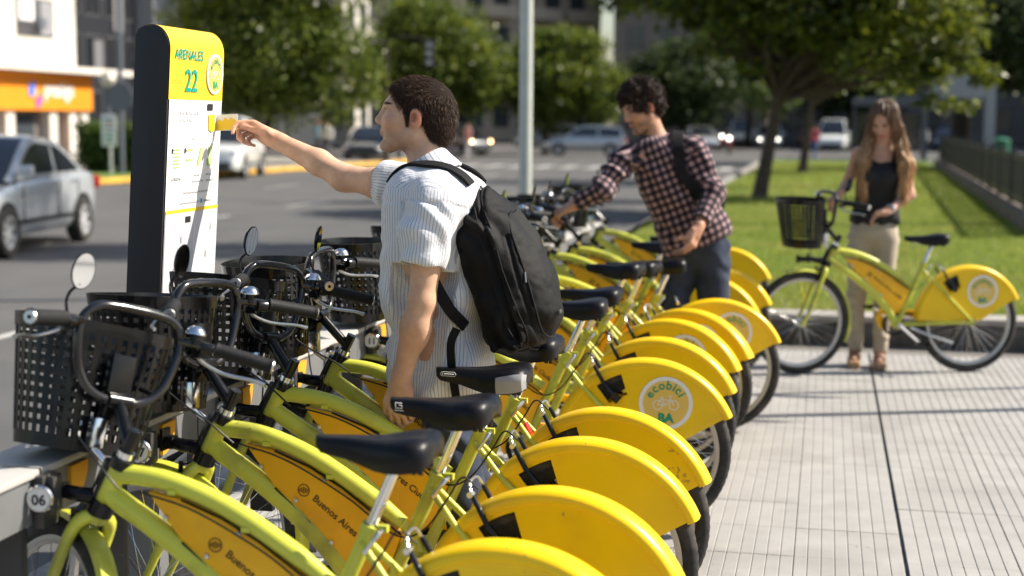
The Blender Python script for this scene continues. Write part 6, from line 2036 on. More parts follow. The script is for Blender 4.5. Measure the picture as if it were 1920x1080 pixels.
SHAPES = {  # stations along the length: x, top of lower body ; greenhouse profile
    'sedan': dict(L=4.5, W=1.76, low=[(-2.25, .74), (-2.18, .97), (-1.6, 1.01), (-1.2, 1.0), (0.0, 0.97), (0.9, 0.93), (1.0, 0.92), (1.7, 0.82), (2.1, 0.70), (2.25, 0.55)], gh=[(-1.5, 1.0), (-0.80, 1.38), (-0.3, 1.46), (0.25, 1.44), (1.08, 0.93)], wb=(-1.35, 1.32), split=(-0.45, 0.35)),
    'wagon': dict(L=4.3, W=1.74, low=[(-2.15, .65), (-2.1, .98), (-1.6, 1.0), (0.0, 0.98), (0.9, 0.95), (1.0, 0.94), (1.6, 0.86), (2.0, 0.74), (2.15, 0.55)], gh=[(-2.05, 0.98), (-1.75, 1.45), (-0.6, 1.53), (0.2, 1.49), (1.05, 0.95)], wb=(-1.3, 1.3), split=(-0.7, 0.25)),
    'van': dict(L=4.7, W=1.85, low=[(-2.35, .65), (-2.32, 1.1), (0.0, 1.12), (1.2, 1.1), (1.3, 1.08), (1.9, 0.98), (2.25, 0.8), (2.35, 0.55)], gh=[(-2.3, 1.1), (-2.2, 1.9), (-0.6, 1.95), (0.6, 1.93), (1.45, 1.08)], wb=(-1.5, 1.5), split=(-0.6, 0.5)),
    'pickup': dict(L=5.0, W=1.8, low=[(-2.5, .7), (-2.48, 1.05), (-0.9, 1.08), (0.0, 1.08), (0.9, 1.06), (1.0, 1.05), (1.9, 0.98), (2.4, 0.85), (2.5, 0.6)], gh=[(-1.0, 1.07), (-0.8, 1.7), (-0.2, 1.76), (0.25, 1.74), (1.05, 1.05)], wb=(-1.5, 1.6), split=(-0.3, 0.3)),
}
def car(label, kind, pos, heading, pm, lit=0, wr=0.315, group=None, cat='car', parts=True):
    S = SHAPES[kind]
    root = empty('parked_car' if group and 'parked' in group else 'car', pos, heading)
    tag(root, label, cat, group)
    W = S['W'] / 2
    L = S['L'] / 2
    rings = []
    xs = [p[0] for p in S['low']]; zs = [p[1] for p in S['low']]
    st = sorted(set(list(np.linspace(-L, L, 25)) + xs))
    for x in st:
        zt = float(np.interp(x, xs, zs))
        e = max(0.0, (abs(x) - (L - 0.55)) / 0.55)
        w = W * (1 - 0.20 * e ** 2)
        zb = 0.24 + 0.10 * e ** 2
        zm = zb + (zt - zb) * 0.55
        ring = [(w * 0.90, zb), (w * 0.985, zb + 0.10), (w, zm), (w * 0.985, zt - 0.10), (w * 0.93, zt - 0.02), (w * 0.70, zt), (0, zt + 0.015)]
        rings.append([V(x, y, z) for y, z in ring] + [V(x, -y, z) for y, z in ring[-2::-1]])
    b = MB().loft(rings)
    # roof and pillars
    gh = S['gh']
    gw = lambda z, z0=gh[0][1]: W * (0.945 - 0.24 * max(0, (z - z0)) / 0.6 * 0.62)
    rr = []
    gp = [tuple(p) for p in spline([(x, 0, z) for x, z in gh], 20)]
    ringL = [V(x, gw(z), z - 0.0) for x, _, z in gp]
    ringC = [V(x, gw(z) * 0.86, z + 0.022) for x, _, z in gp]
    ringM = [V(x, 0, z + 0.035) for x, _, z in gp]
    b.loft([ringL, ringC, ringM, [V(p.x, -p.y, p.z) for p in ringC], [V(p.x, -p.y, p.z) for p in ringL]], False, False)
    zb = gh[0][1] - 0.06
    for s in (-1, 1):
        poly = [V(p.x, s * p.y, p.z) for p in ringL] + [V(gh[-1][0], s * gw(gh[0][1]), zb), V(gh[0][0], s * gw(gh[0][1]), zb)]
        b.add(poly, [tuple(range(len(poly)))])
    b.build('body', pm, root, sharp=45)
    # side windows
    top = lambda x: float(np.interp(x, [p[0] for p in gp], [p[2] for p in gp]))
    x0, x1 = gh[0][0], gh[-1][0]
    sp = S['split']
    zw = gh[0][1] + 0.02
    for s in (-1, 1):
        for a, c in ((x0 + 0.22, sp[0] - 0.04), (sp[0] + 0.04, sp[1] + 0.02 if kind == 'van' else x1 - 0.30), ) if kind != 'van' else ((x0 + 0.2, sp[0] - 0.04), (sp[0] + 0.04, sp[1] - 0.04), (sp[1] + 0.04, x1 - 0.28)):
            xs_ = np.linspace(a, c, 9)
            up_ = [V(x, s * (gw(max(zw, top(x) - 0.07)) + 0.006), max(zw + 0.01, top(x) - 0.07)) for x in xs_]
            dn_ = [V(x, s * (gw(zw) + 0.006), zw) for x in xs_[::-1]]
            MB().add(up_ + dn_, [tuple(range(18))]).build('side_window', M_glass, root, smooth=False)
    for nm, i0, i1 in (('windscreen', 14, 20), ('rear_window', 0, 5)):
        seg = gp[i0:i1 + 1]
        m_ = MB()
        off = 0.012 if nm == 'windscreen' else -0.012
        m_.loft([[V(p[0] + off, t * gw(p[2]) * 0.90, p[2] + 0.020 + 0.018 * (1 - t * t) + 0.008) for t in (-1, -.6, 0, .6, 1)] for p in seg[(1 if nm == 'windscreen' else 0):(len(seg) if nm == 'windscreen' else -1)]], False, False)
        m_.build(nm, M_glass, root)
    tm_, rm_ = wheel_mesh(wr)
    for x in S['wb']:
        for s in (-1, 1):
            t = child('wheel', tm_, None, root)
            t.matrix_local = Matrix.Translation((x, s * (W - 0.06), wr)) @ Matrix.Rotation(R(-90 * s), 4, 'X')
            child('rim', rm_, None, t)
            ar = MB().lathe([(0.0, 0.0), (wr * 1.17, 0.0), (wr * 1.17, 0.012), (0, 0.012)], 26, Matrix.Translation((x, s * (W - 0.004) - (0.0 if s > 0 else 0.0), wr + 0.02)) @ Matrix.Rotation(R(-90 * s), 4, 'X'))
            ar.v = [(p[0], p[1], max(p[2], 0.24)) for p in ar.v]
            ar.build('wheel_arch', M_trim, root)
    zl = float(np.interp(L - 0.2, xs, zs)) - 0.10
    for s in (-1, 1):
        MB().box((L - 0.20, s * W * 0.72, zl), (0.22, 0.34, 0.13), Matrix.Rotation(R(-18 * s), 3, 'Z')).build('headlight', M_lampw, root, bevel=0.03)
        MB().box((-L + 0.09, s * W * 0.80, 0.82), (0.16, 0.26, 0.18), Matrix.Rotation(R(14 * s), 3, 'Z')).build('tail_light', M_lampr, root, bevel=0.03)
        mr = MB().box((x1 - 0.18, s * (W + 0.09), zw + 0.06), (0.10, 0.18, 0.13)).build('wing_mirror', pm, root, bevel=0.03)
        if parts:
            for xh in (sp[0] + 0.12, x0 + 0.45): MB().box((xh, s * (W + 0.004), zw - 0.13), (0.17, 0.03, 0.03)).build('door_handle', pm, root, bevel=0.008)
            MB().box((0, s * (W + 0.002), 0.42), (S['wb'][1] - S['wb'][0] - 2.6 * wr, 0.03, 0.05)).build('side_trim', M_trim, root, bevel=0.01)
            for xd in (sp[0], x1 - 0.30, x0 + 0.32):
                MB().box((xd, s * (W + 0.0015), 0.66), (0.008, 0.012, 0.5)).build('door_seam', M_trim, root)
        if lit: MB().lathe([(0.0, 0.03), (0.05, 0.022), (0.075, 0.0), (0.0, 0.0)], 12, Matrix.Translation((L + 0.0, s * W * 0.70, zl)) @ Matrix.Rotation(R(90), 4, 'Y')).build('lit_headlight', M_lit if lit == 1 else M_litam, root)
    for xe in (-L, L):
        MB().box((xe * 0.985, 0, 0.42), (0.12, W * 1.35, 0.16)).build('bumper', M_trim if kind in ('van', 'pickup') else pm, root, bevel=0.03)
    MB().box((-L - 0.006, 0, 0.72), (0.02, 0.42, 0.12)).build('number_plate', M_white, root)
    return root
gz = -0.128
car('silver sedan driving past on the near lane, cut off by the edge', 'sedan', (-11.0, 18.05, gz), R(-82), paint('bluesilver', (0.50, 0.53, 0.57), 0.4))
car('white pickup with open bed stopped at the far kerb beyond the held card', 'pickup', (-18.0, 43.0, gz), R(-78), paint('white', (0.72, 0.74, 0.72), 0.0), wr=0.34, cat='pickup')
car('dark small car by the far kerb below the chin of the man in striped shirt', 'sedan', (-18.6, 60.5, gz), R(-88), paint('dark', (0.03, 0.035, 0.045)), parts=False)
car('silver hatchback crossing the junction just right of the lamp pole', 'wagon', (-12.2, 76.2, gz), R(188), paint('silver', (0.52, 0.55, 0.58), 0.45))
car('grey car queued behind the silver hatchback at the junction', 'wagon', (-16.2, 88, gz), R(190), paint('grey', (0.24, 0.25, 0.27)), parts=False)
car('dark van with lit amber lamp at the junction, left of the lamp pole', 'van', (-18.6, 73.0, gz), R(-32), paint('dark', (0.03, 0.035, 0.045)), lit=2, cat='van', parts=False)
far = 'cars waiting far down the avenue'
for lab, kd, p, h, pm, lt in (
    ('pale blue car far down the avenue behind the shoulder of the plaid shirted man', 'sedan', (-9.6, 110, gz), -60, paint('paleblue', (0.30, 0.38, 0.48)), 0),
    ('white car far down the avenue left of the slanting tree trunk', 'van', (-6.6, 118, gz), -84, paint('white', (0.72, 0.74, 0.72), 0.0), 0),
    ('white car with bright headlights far away between the two lawn trees', 'wagon', (-3.9, 106, gz), -90, paint('white', (0.72, 0.74, 0.72), 0.0), 1),
    ('white van far away left of the head of the woman', 'van', (0.4, 98, gz), -94, paint('white', (0.72, 0.74, 0.72), 0.0), 0),
    ('pale blue car far away right behind the head of the woman', 'sedan', (3.4, 101, gz), -97, paint('paleblue', (0.30, 0.38, 0.48)), 0),
    ('blue car far away below the grey portal', 'wagon', (8.0, 104, gz), -100, paint('blue', (0.05, 0.08, 0.16)), 0),
    ('silver car far away beside the slanting tree trunk', 'sedan', (-8.2, 98, gz), -70, paint('silver', (0.52, 0.55, 0.58), 0.45), 0),
    ('small red car far off behind the far man, near the middle of the avenue', 'wagon', (-1.2, 116, gz), -90, paint('red', (0.30, 0.03, 0.03)), 0)):
    car(lab, kd, p, R(h), pm, lt, group=far, parts=False)
# motorbikes with headlamps on
def motorbike(label, pos, h, shirt):
    root = empty('motorbike', pos, h); tag(root, label, 'motorbike', 'motorbikes in the junction')
    for x in (-0.62, 0.68): MB().lathe([(0.20, -0.05), (0.30, -0.04), (0.30, 0.04), (0.20, 0.05)], 20, Matrix.Translation((x, 0, 0.30)) @ Matrix.Rotation(R(90), 4, 'X'), True).build('wheel', M_tyre, root)
    b = MB(); b.tube(spline([(-0.75, 0, 0.72), (-0.2, 0, 0.72), (0.15, 0, 0.86), (0.42, 0, 0.84)], 10), [0.06, 0.1, 0.11, 0.11, 0.10, 0.11, 0.13, 0.14, 0.13, 0.10, 0.06], 10); b.box((0.0, 0, 0.48), (0.5, 0.24, 0.34))
    for s in (-1, 1): b.tube([(0.42, s * 0.07, 0.9), (0.68, s * 0.07, 0.30)], 0.025, 8)
    b.build('body', paint('red', (0.30, 0.03, 0.03)), root)
    hb = MB().tube([(0.35, -0.36, 1.02), (0.42, -0.1, 0.98), (0.42, 0.1, 0.98), (0.35, 0.36, 1.02)], 0.018, 8).build('handlebar', M_blk, root)
    MB().lathe([(0.0, 0.04), (0.07, 0.03), (0.10, -0.02), (0.06, -0.10), (0.0, -0.12)], 16, Matrix.Translation((0.56, 0, 0.90)) @ Matrix.Rotation(R(90), 4, 'Y')).build('headlamp', M_lit, root)
for i, (x, y, h, l) in enumerate([(-5.3, 84, -90, 'motorbike with lit headlamp, right behind the back of the plaid shirted man'), (-6.6, 97, -88, 'motorbike with lit headlamp, farther off left of the slanting trunk')]):
    motorbike(l, (x, y, gz), R(h), 0)

# ================================================================ far people
def walker(label, pos, h, top, legs, tall=1.7):
    root = empty('person', pos); tag(root, label, 'person', 'pedestrians across the road')
    k = tall / 1.7
    vx = Vox((-0.35, -0.3, 0), (0.35, 0.3, 1.75), 0.022)
    vx.ell((0, 0, 1.58), (0.09, 0.085, 0.12), None, 0.03); vx.cap((0, 0, 1.5), (0, 0, 1.38), 0.055, 0.07, 0.04)
    vx.ell((0, 0, 1.2), (0.12, 0.18, 0.25), None, 0.05); vx.ell((0, 0, 0.95), (0.12, 0.16, 0.16), None, 0.05)
    for s in (-1, 1):
        vx.chain([(0, s * 0.19, 1.38), (0.0, s * 0.25, 1.1), (0.08 * s, s * 0.24, 0.85)], [0.055, 0.045, 0.035], 0.03)
        vx.chain([(0, s * 0.09, 0.9), (0.08 * s + .03, s * 0.09, 0.48), (0.14 * s, s * 0.09, 0.06)], [0.09, 0.065, 0.05], 0.03); vx.cap((0.14 * s, s * 0.09, 0.05), (0.14 * s + 0.14, s * 0.09, 0.04), 0.05, 0.04, 0.02)
    v, f = vx.mesh()
    c = np.where(v[:, 2:3] > 1.42, (0.45, 0.25, 0.17), np.where(v[:, 2:3] > 0.9, top, legs)); c = np.where((v[:, 2:3] > 1.60) | ((v[:, 2:3] > 1.5) & (v[:, 0:1] < -0.02)), (0.03, 0.02, 0.015), c)
    ca, sa = math.cos(h), math.sin(h)
    v = v @ np.array([[ca, sa, 0], [-sa, ca, 0], [0, 0, 1]]) * k
    sdf_obj('body', v, f, attr_mat('far_clothing', 0.8), root, (0, 0, 0), None, c)
for (x, y, h, top, legs, lab) in [(-19.6, 57.2, 1.2, (0.65, 0.30, 0.12), (0.08, 0.09, 0.14), 'pedestrian in orange top on the far pavement, left of the face of the man'),
                              (-19.0, 55.4, -1.4, (0.70, 0.70, 0.70), (0.10, 0.10, 0.12), 'pedestrian in white top on the far pavement, left of the face of the man'),
                              (-20.6, 59.0, 0.3, (0.10, 0.22, 0.30), (0.05, 0.05, 0.06), 'pedestrian in blue green top on the far pavement under the broad tree'),
                              (-16.9, 66.0, 2.0, (0.55, 0.45, 0.45), (0.12, 0.10, 0.14), 'pedestrian in pale top at the crossing, between the man and the lamp pole'),
                              (-16.2, 67.2, -2.4, (0.62, 0.30, 0.26), (0.45, 0.42, 0.42), 'pedestrian in salmon top at the crossing, beside the pale topped one'),
                              (-0.6, 74.0, 1.0, (0.50, 0.10, 0.12), (0.10, 0.14, 0.30), 'pedestrian in red top far off left of the woman'),
                              (4.8, 79.5, 1.9, (0.72, 0.70, 0.68), (0.5, 0.45, 0.42), 'pedestrian in white far off right of the woman')]:
    walker(lab, (x, y, 0.0 if x < -18 else -0.12), h, top, legs)

# ================================================================ poles, signs, lights, shelter, fence
M_pole = mat('painted_steel_pole', (0.50, 0.52, 0.50), 0.4, metal=0.35, var=0.05, vscale=6, rvar=0.1)
M_gpost = mat('grey_painted_steel', (0.12, 0.135, 0.16), 0.5, var=0.06, vscale=2)
pl = empty('lamp_pole', (-2.95, 14.7, -0.12)); tag(pl, 'tall pale metal lamp pole standing behind the bicycles at the kerb', 'pole')
MB().tube([(0, 0, 0), (0, 0, 9)], [0.069, 0.056], 20).build('shaft', M_pole, pl)
MB().tube([(0, 0, 0), (0, 0, 0.9), (0, 0, 0.95)], [0.10, 0.10, 0.075], 20).build('base_sleeve', M_pole, pl)
MB().tube(spline([(0, 0, 8.9), (-0.3, 0, 9.5), (-1.6, 0, 9.8)], 10), 0.04, 10).build('arm', M_pole, pl)
MB().box((-1.9, 0, 9.78), (0.7, 0.28, 0.14)).build('lantern', M_gpost, pl, bevel=0.04)
for i, (x, y, h, r) in enumerate([(5.2, 10.36, 5.6, 0.048), (4.4, 10.75, 4.6, 0.03)]):
    s = empty('sign_pole', (x, y, 0)); tag(s, ('thin grey sign pole outside the frame, its shadow crosses the paving', 'thinner grey sign pole outside the frame, its shadow reaches the woman')[i], 'pole')
    MB().tube([(0, 0, 0), (0, 0, h)], r, 12).build('shaft', M_pole, s)
    MB().box((0.25, 0, h - 0.12), (0.5, 0.01, 0.16)).build('plate', M_white, s)
def signpost(label, pos, h, w, hh, zc, round_=False, m=None, r=0.045):
    s = empty('road_sign', pos); tag(s, label, 'sign')
    MB().tube([(0, 0, 0), (0, 0, h)], r, 12).build('shaft', M_pole if not round_ else M_gpost, s)
    if round_: MB().lathe([(0.0, -0.02), (w, -0.02), (w, 0.02), (0, 0.02)], 28, Matrix.Translation((0.02, -0.08, zc)) @ Matrix.Rotation(R(90), 4, 'X')).build('plate', m, s)
    else:
        p = MB().box((0, -0.07, zc), (w, 0.02, hh)).build('plate', m, s, bevel=0.008)
        return s, p
    return s, None
s, p = signpost('small white sign with lettering lines on a post across the road', (-20.05, 39.6, 0.0), 1.75, 0.46, 0.90, 1.28, m=M_white)
for k, (za, cl) in enumerate(((1.60, (0.15, 0.2, 0.3)), (1.48, (0.5, 0.25, 0.2)), (1.36, (0.35, 0.35, 0.36)), (1.22, (0.35, 0.35, 0.36)), (1.08, (0.1, 0.4, 0.3)), (0.95, (0.35, 0.35, 0.36)))):
    MB().box((0.0, -0.084, za), (0.32 - 0.05 * (k % 2), 0.004, 0.05)).build('print_line', mat('sign_print_%d' % k, cl, 0.6), p, smooth=False)
signpost('round grey sign seen from behind on a tall dark pole across the road', (-20.25, 40.7, 0.0), 7.5, 0.42, 0, 2.25, True, M_gpost, r=0.075)
gl = empty('street_lamp', (-21.6, 42.6, 0)); tag(gl, 'street lamp with round pale globe in front of the dark glass building', 'street lamp')
MB().tube([(0, 0, 0), (0, 0, 2.6)], 0.05, 10).build('shaft', M_gpost, gl); MB().lathe([(0.0, 0.25), (0.16, 0.2), (0.25, 0.0), (0.16, -0.2), (0.0, -0.25)], 18, Matrix.Translation((0, 0, 2.8))).build('globe', mat('frosted_globe', (0.55, 0.5, 0.42), 0.4), gl)
tl = empty('traffic_light', (-15.9, 57.2, -0.12)); tag(tl, 'dark traffic light above the head of the man in striped shirt', 'traffic light')
MB().tube([(-1.2, 0, 0), (-1.2, 0, 4.9)], 0.09, 12).build('post', M_barkd, tl)
MB().tube(spline([(-1.2, 0, 4.85), (-0.6, 0, 5.0), (0.55, 0, 4.9)], 8), 0.05, 8).build('arm', M_barkd, tl)
hs = MB().box((0.55, 0, 4.35), (0.36, 0.26, 1.05)).build('housing', M_trim, tl, bevel=0.04)
for k in range(3): MB().lathe([(0.0, 0.03), (0.10, 0.02), (0.115, 0.0), (0, 0)], 16, Matrix.Translation((0.55, -0.135, 4.68 - 0.33 * k)) @ Matrix.Rotation(R(90), 4, 'X')).build('lens', mat('grey_lens', (0.55, 0.55, 0.58), 0.2), hs)
# grey steel portal at the park edge
M_port = mat('pale_grey_steel', (0.24, 0.27, 0.31), 0.5, var=0.06, vscale=2)
po = empty('steel_portal', (5.6, 64.0, 0)); tag(po, 'grey steel portal frame at the edge of the park, right of the woman', 'portal')
MB().box((0.85, 0, 1.85), (0.40, 0.40, 3.75)).build('post', M_port, po, bevel=0.02)
MB().box((-0.46, 0.0, 3.2), (2.18, 0.36, 1.05)).build('beam', M_port, po, bevel=0.02)
MB().box((-1.62, 0.8, 1.35), (0.16, 0.3, 2.75)).build('rear_post', M_gpost, po, bevel=0.02)
cn = empty('bus_shelter', (3.0, 77.8, 0)); tag(cn, 'low flat grey shelter roof far behind the head of the woman', 'shelter')
MB().box((0, 0, 2.72), (3.6, 1.6, 0.40)).build('roof', M_gpost, cn, bevel=0.03)
for x in (-1.7, 1.7): MB().box((x, 0.5, 1.2), (0.12, 0.12, 2.5)).build('post', M_gpost, cn)
MB().box((0, 0.7, 1.3), (3.2, 0.03, 1.7)).build('back_panel', M_glass, cn)
bi = empty('litter_bin', (7.55, 69.5, -0.1)); tag(bi, 'green litter bin right of the grey portal post', 'bin')
MB().lathe([(0.30, 0.0), (0.34, 0.05), (0.37, 0.95), (0.34, 0.98), (0.0, 0.98)], 20).build('body', mat('green_bin', (0.03, 0.17, 0.10), 0.5), bi)
MB().lathe([(0.39, 0.98), (0.39, 1.04), (0.2, 1.14), (0.0, 1.16)], 20).build('lid', mat('green_bin', (0.03, 0.17, 0.10), 0.5), bi)
# fence on a low wall
M_fence = mat('black_fence_paint', (0.055, 0.052, 0.050), 0.45)
M_fwall = mat('brown_wall_stone', (0.15, 0.125, 0.105), 0.85, var=0.2, vscale=3, bump=0.3, bscale=20)
fn = empty('iron_fence', (2.75, 21.0, 0)); tag(fn, 'black iron picket fence on a low stone wall along the lawn', 'fence')
A_, B_ = V(2.75, 20.0, 0), V(3.86, 54.5, 0)
d_ = (B_ - A_).normalized(); Lf = (B_ - A_).length; ang = math.atan2(d_.y, d_.x); nrm = V(-d_.y, d_.x, 0)
bw = MB().box((A_ + B_) * 0.5 + V(0, 0, 0.20) - V(2.75, 21, 0), (Lf, 0.34, 0.40), Matrix.Rotation(ang, 3, 'Z')).build('base_wall', M_fwall, fn, bevel=0.015)
for z in (0.50, 1.12): MB().box((A_ + B_) * 0.5 + V(0, 0, z) - V(2.75, 21, 0), (Lf, 0.05, 0.06), Matrix.Rotation(ang, 3, 'Z')).build('rail', M_fence, fn)
pk_ = MB().box((0, 0, 0.80), (0.045, 0.03, 0.74)).mesh('picket'); pk_.materials.append(M_fence)
ps_ = MB().box((0, 0, 0.82), (0.10, 0.10, 0.86)).mesh('post', bevel=0.01); ps_.materials.append(M_fence)
n_ = 270
for k in range(n_):
    q = A_ + d_ * (Lf * (k + 0.5) / n_) - V(2.75, 21, 0)
    o = child('picket', pk_, None, fn); o.location = q; o.rotation_euler = (0, 0, ang)
for k in range(15):
    q = A_ + d_ * (Lf * (k + 0.1) / 14.5) - V(2.75, 21, 0)
    o = child('post', ps_, None, fn); o.location = q; o.rotation_euler = (0, 0, ang)
sheet('plaza', [(3.05, 11.4), (40, 11.4), (40, 62), (4.3, 62), (4.05, 54)], 0.165, mat('plaza_paving', (0.36, 0.34, 0.31), 0.8, var=0.1, vscale=0.8))
sheet('far_verge', [(-2.2, 58.2), (12, 58.2), (12, 61.5), (-2.2, 61.5)], 0.16, mat('verge_turf', (0.10, 0.17, 0.025), 0.9, var=0.3, vscale=3))

# ================================================================ buildings
M_cream = mat('cream_render', (0.66, 0.63, 0.57), 0.85, var=0.05, vscale=0.6, bump=0.15, bscale=8, dirt=(0.55, 0.52, 0.46), dscale=0.5)
M_beige = mat('beige_render', (0.42, 0.36, 0.29), 0.85, var=0.08, vscale=0.6, bump=0.15, bscale=8)
M_grey = mat('grey_concrete', (0.16, 0.155, 0.155), 0.85, var=0.12, vscale=0.5, bump=0.2, bscale=6)
M_brown = mat('grey_brown_render', (0.17, 0.15, 0.14), 0.85, var=0.12, vscale=0.5, bump=0.2, bscale=6)
M_dkglass = mat('dark_facade_glass', (0.012, 0.014, 0.018), 0.12, spec=0.7)
M_dkpan = mat('dark_facade_panel', (0.022, 0.024, 0.030), 0.4)
M_winf = mat('window_frame_grey', (0.10, 0.10, 0.11), 0.5)
M_wing = mat('window_glass', (0.05, 0.06, 0.07), 0.1, spec=0.7)
M_orange = mat('orange_sign_board', (0.80, 0.27, 0.015), 0.5, var=0.04, vscale=1)
def building(label, origin, rz, w, d, h, wall, wins=(), balc=(), cat='building', glass=M_wing, roof=0.5):
    """front faces local -y; origin = middle of the front at ground"""
    root = empty('building', origin, rz); tag(root, label, cat)
    MB().b2(-w / 2, w / 2, 0, d, 0, h).build('wall', wall, root, smooth=False)
    MB().b2(-w / 2 - 0.15, w / 2 + 0.15, -0.15, d, h, h + roof).build('roof', wall, root, smooth=False)
    for (x, z, ww, hh) in wins:
        f = MB()
        f.b2(x - ww / 2 - 0.08, x + ww / 2 + 0.08, -0.05, 0.02, z - 0.08, z)
        f.b2(x - ww / 2 - 0.08, x + ww / 2 + 0.08, -0.05, 0.02, z + hh, z + hh + 0.08)
        f.b2(x - ww / 2 - 0.08, x - ww / 2, -0.05, 0.02, z, z + hh)
        f.b2(x + ww / 2, x + ww / 2 + 0.08, -0.05, 0.02, z, z + hh)
        f.b2(x - 0.03, x + 0.03, -0.04, 0.02, z, z + hh)
        fo = f.build('window', M_winf, root, smooth=False)
        MB().b2(x - ww / 2, x + ww / 2, -0.012, 0.02, z, z + hh).build('pane', glass, fo, smooth=False)
    for (x, z, ww, dd) in balc:
        b_ = MB().b2(x - ww / 2, x + ww / 2, -dd, 0, z, z + 0.18)
        b_.b2(x - ww / 2, x + ww / 2, -dd, -dd + 0.1, z + 0.18, z + 1.0)
        b_.build('balcony', wall, root, smooth=False)
    return root
# white corner building with the orange shopfront
wx, wy, wrz = -36.0, 55.7, R(90)
b1 = building('white rendered corner building with orange shopfront sign behind the silver sedan', (wx, wy, 0), wrz, 24, 12, 22, M_cream, [])
def b1b(x, z, ww, hh, nm, m, y0=-0.05, y1=0.02, par=None): return MB().b2(x - ww / 2, x + ww / 2, y0, y1, z, z + hh).build(nm, m, par or b1, smooth=False)
for zf in (5.36, 8.6, 11.8):
    for xw in (8.2, 1.0):
        wo = b1b(xw, zf, 3.3, 1.75, 'window', M_winf)
        b1b(xw - 0.85, zf + 0.7, 1.3, 0.95, 'pane', M_pw, -0.09, -0.04, wo)
        b1b(xw + 0.95, zf + 0.1, 1.1, 1.55, 'pane', mat('grey_pane', (0.30, 0.30, 0.32), 0.2), -0.09, -0.04, wo)  # pane of one even grey
        g_ = MB()
        for k in range(6): g_.b2(xw - 1.55 + k * 0.26, xw - 1.50 + k * 0.26, -0.28, -0.25, zf, zf + 0.62)
        g_.b2(xw - 1.6, xw - 0.15, -0.28, -0.24, zf + 0.6, zf + 0.65)
        g_.build('window_grille', M_winf, wo, smooth=False)
        ac = MB().b2(xw - 0.15, xw + 0.45, -0.36, -0.05, zf + 0.35, zf + 0.85).build('air_conditioner', M_gpost, wo, smooth=False)
b1b(1.6, 3.72, 27.0, 0.28, 'cornice', M_cream, -1.5, 0.0)
sgn = b1b(0.0, 1.98, 24.3, 1.72, 'shop_sign', M_orange, -0.75, 0.0)
b1b(0.0, 3.3, 24.32, 0.06, 'sign_ledge', mat('orange_sign_dark', (0.55, 0.17, 0.01), 0.6), -0.80, -0.74, sgn)
Ms_ = frame((8.9, -0.77, 2.62), (1, 0, 0), (0, 0, 1))
put_text('prestigo', Ms_, 1.05, M_white, sgn, 'CENTER', 0.03, 0.80, 'sign_lettering')
for pts, cl, nm in (([(-1.72, 3.02), (-1.52, 3.30), (-1.40, 3.02), (-1.46, 2.66), (-1.62, 2.55), (-1.74, 2.75)], (0.10, 0.22, 0.72), 'blue_mark'), ([(-1.40, 2.55), (-1.18, 2.78), (-1.12, 2.45), (-1.24, 2.12), (-1.38, 2.05)], (0.75, 0.08, 0.42), 'pink_mark'), ([(-1.50, 2.60), (-1.32, 2.85), (-1.22, 2.62), (-1.40, 2.44)], (0.78, 0.50, 0.05), 'yellow_mark')):
    MB().prism(pts, -0.79, -0.752, lambda u, v, t: ((u + 1.4) * 1.9 + 6.75, t, v)).build(nm, mat('sign_' + nm, cl, 0.5), sgn, smooth=False)
for xc in (-3.9, 0.4, 4.9, 8.7, 10.55, 11.7): b1b(xc, 0, 0.70, 1.97, 'column', M_cream, -0.55, -0.05)
b1b(0.0, 0, 23.6, 1.97, 'shop_window', M_brown, -0.03, -0.01)
b1b(6.6, 0.25, 2.4, 1.55, 'shop_pane', M_wing, -0.06, -0.03); b1b(9.5, 0.2, 0.5, 1.6, 'shop_poster', M_orange, -0.06, -0.03)
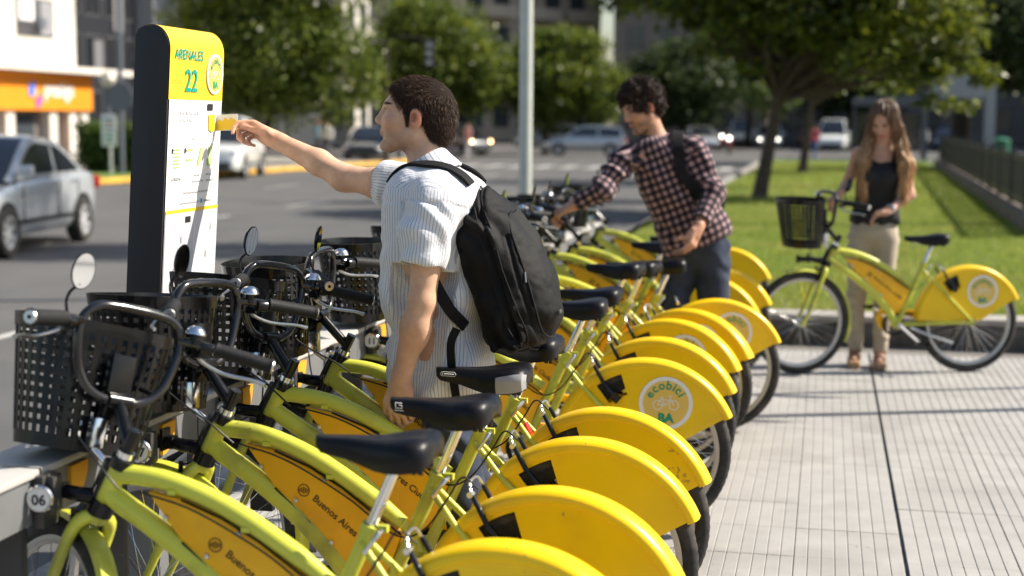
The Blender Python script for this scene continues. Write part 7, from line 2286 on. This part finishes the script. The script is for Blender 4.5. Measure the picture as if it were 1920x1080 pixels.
# dark glass block
wd, bd_ = [], []
for fl in range(8):
    for k in range(9): wd.append((-9.6 + 2.4 * k, 1.2 + fl * 3.1, 1.7, 1.9))
b2 = building('dark glass office block between white building and totem', (-40.5, 80.5, 0), R(90), 23, 14, 27, M_dkpan, wd, glass=M_dkglass)
for (x, z, ww, hh, cl) in [(-7.3, 6.2, 1.9, 2.0, (0.33, 0.33, 0.34)), (-1.9, 4.4, 1.1, 1.6, (0.16, 0.16, 0.17)), (0.6, 6.6, 1.2, 2.2, (0.20, 0.20, 0.21)), (-1.6, 8.4, 1.2, 1.4, (0.28, 0.28, 0.29)), (-4.9, 3.0, 0.9, 1.2, (0.2, 0.2, 0.2))]:
    MB().b2(x - ww / 2, x + ww / 2, -0.12, -0.06, z, z + hh).build('facade_panel', mat('panel_%d' % int(cl[0] * 100), cl, 0.6), b2, smooth=False)
MB().b2(3.0, 4.6, -1.2, 0.0, 0, 27).build('pilaster', mat('pale_grey_cladding', (0.30, 0.31, 0.33), 0.6), b2, smooth=False)
# pale block above the left tree, balconied block in the centre, grey blocks
def grid(w, h, sx, sz, ww, hh, z0=1.2): return [(x, z, ww, hh) for x in np.arange(-w / 2 + sx * .7, w / 2 - sx * .4, sx) for z in np.arange(z0, h - 2.2, sz)]
building('pale cream block beyond the broad tree, left of the man in striped shirt', (-30.5, 92.5, 0), R(90), 11, 12, 30, M_cream, grid(11, 30, 2.6, 3.2, 1.3, 1.6))
building('beige apartment block with balconies, high behind the silver lamp pole', (-24.5, 124, 0), R(52), 16, 14, 34, M_beige, grid(16, 34, 2.8, 3.2, 1.5, 1.7), [(x, z, 3.6, 1.3) for x in (-4.2, 0.6, 5.0) for z in np.arange(3.6, 32, 3.2)])
building('grey brown apartment block behind the head of the plaid shirted man', (-11.0, 122, 0), R(4), 12.4, 14, 32, M_brown, grid(12.4, 32, 2.5, 3.2, 1.3, 1.7))
building('long grey block closing the avenue behind the lawn trees', (6.5, 126, 0), R(-2), 22, 14, 30, M_grey, grid(22, 30, 2.7, 3.2, 1.4, 1.7))
building('dark block beyond the park at the far edge, behind the dark trees', (29, 112, 0), R(-18), 24, 14, 28, M_grey, grid(24, 28, 2.9, 3.3, 1.5, 1.8))
building('tall dark block far left, closing the view behind the glass office', (-62, 128, 0), R(24), 22, 14, 34, M_grey, grid(22, 34, 2.9, 3.3, 1.5, 1.8))
building('white two storey block low behind the street trees, sunlit', (-29.5, 104, 0), R(14), 7.5, 8, 8.2, M_cream, grid(7.5, 8.2, 2.2, 3.1, 1.0, 1.5))
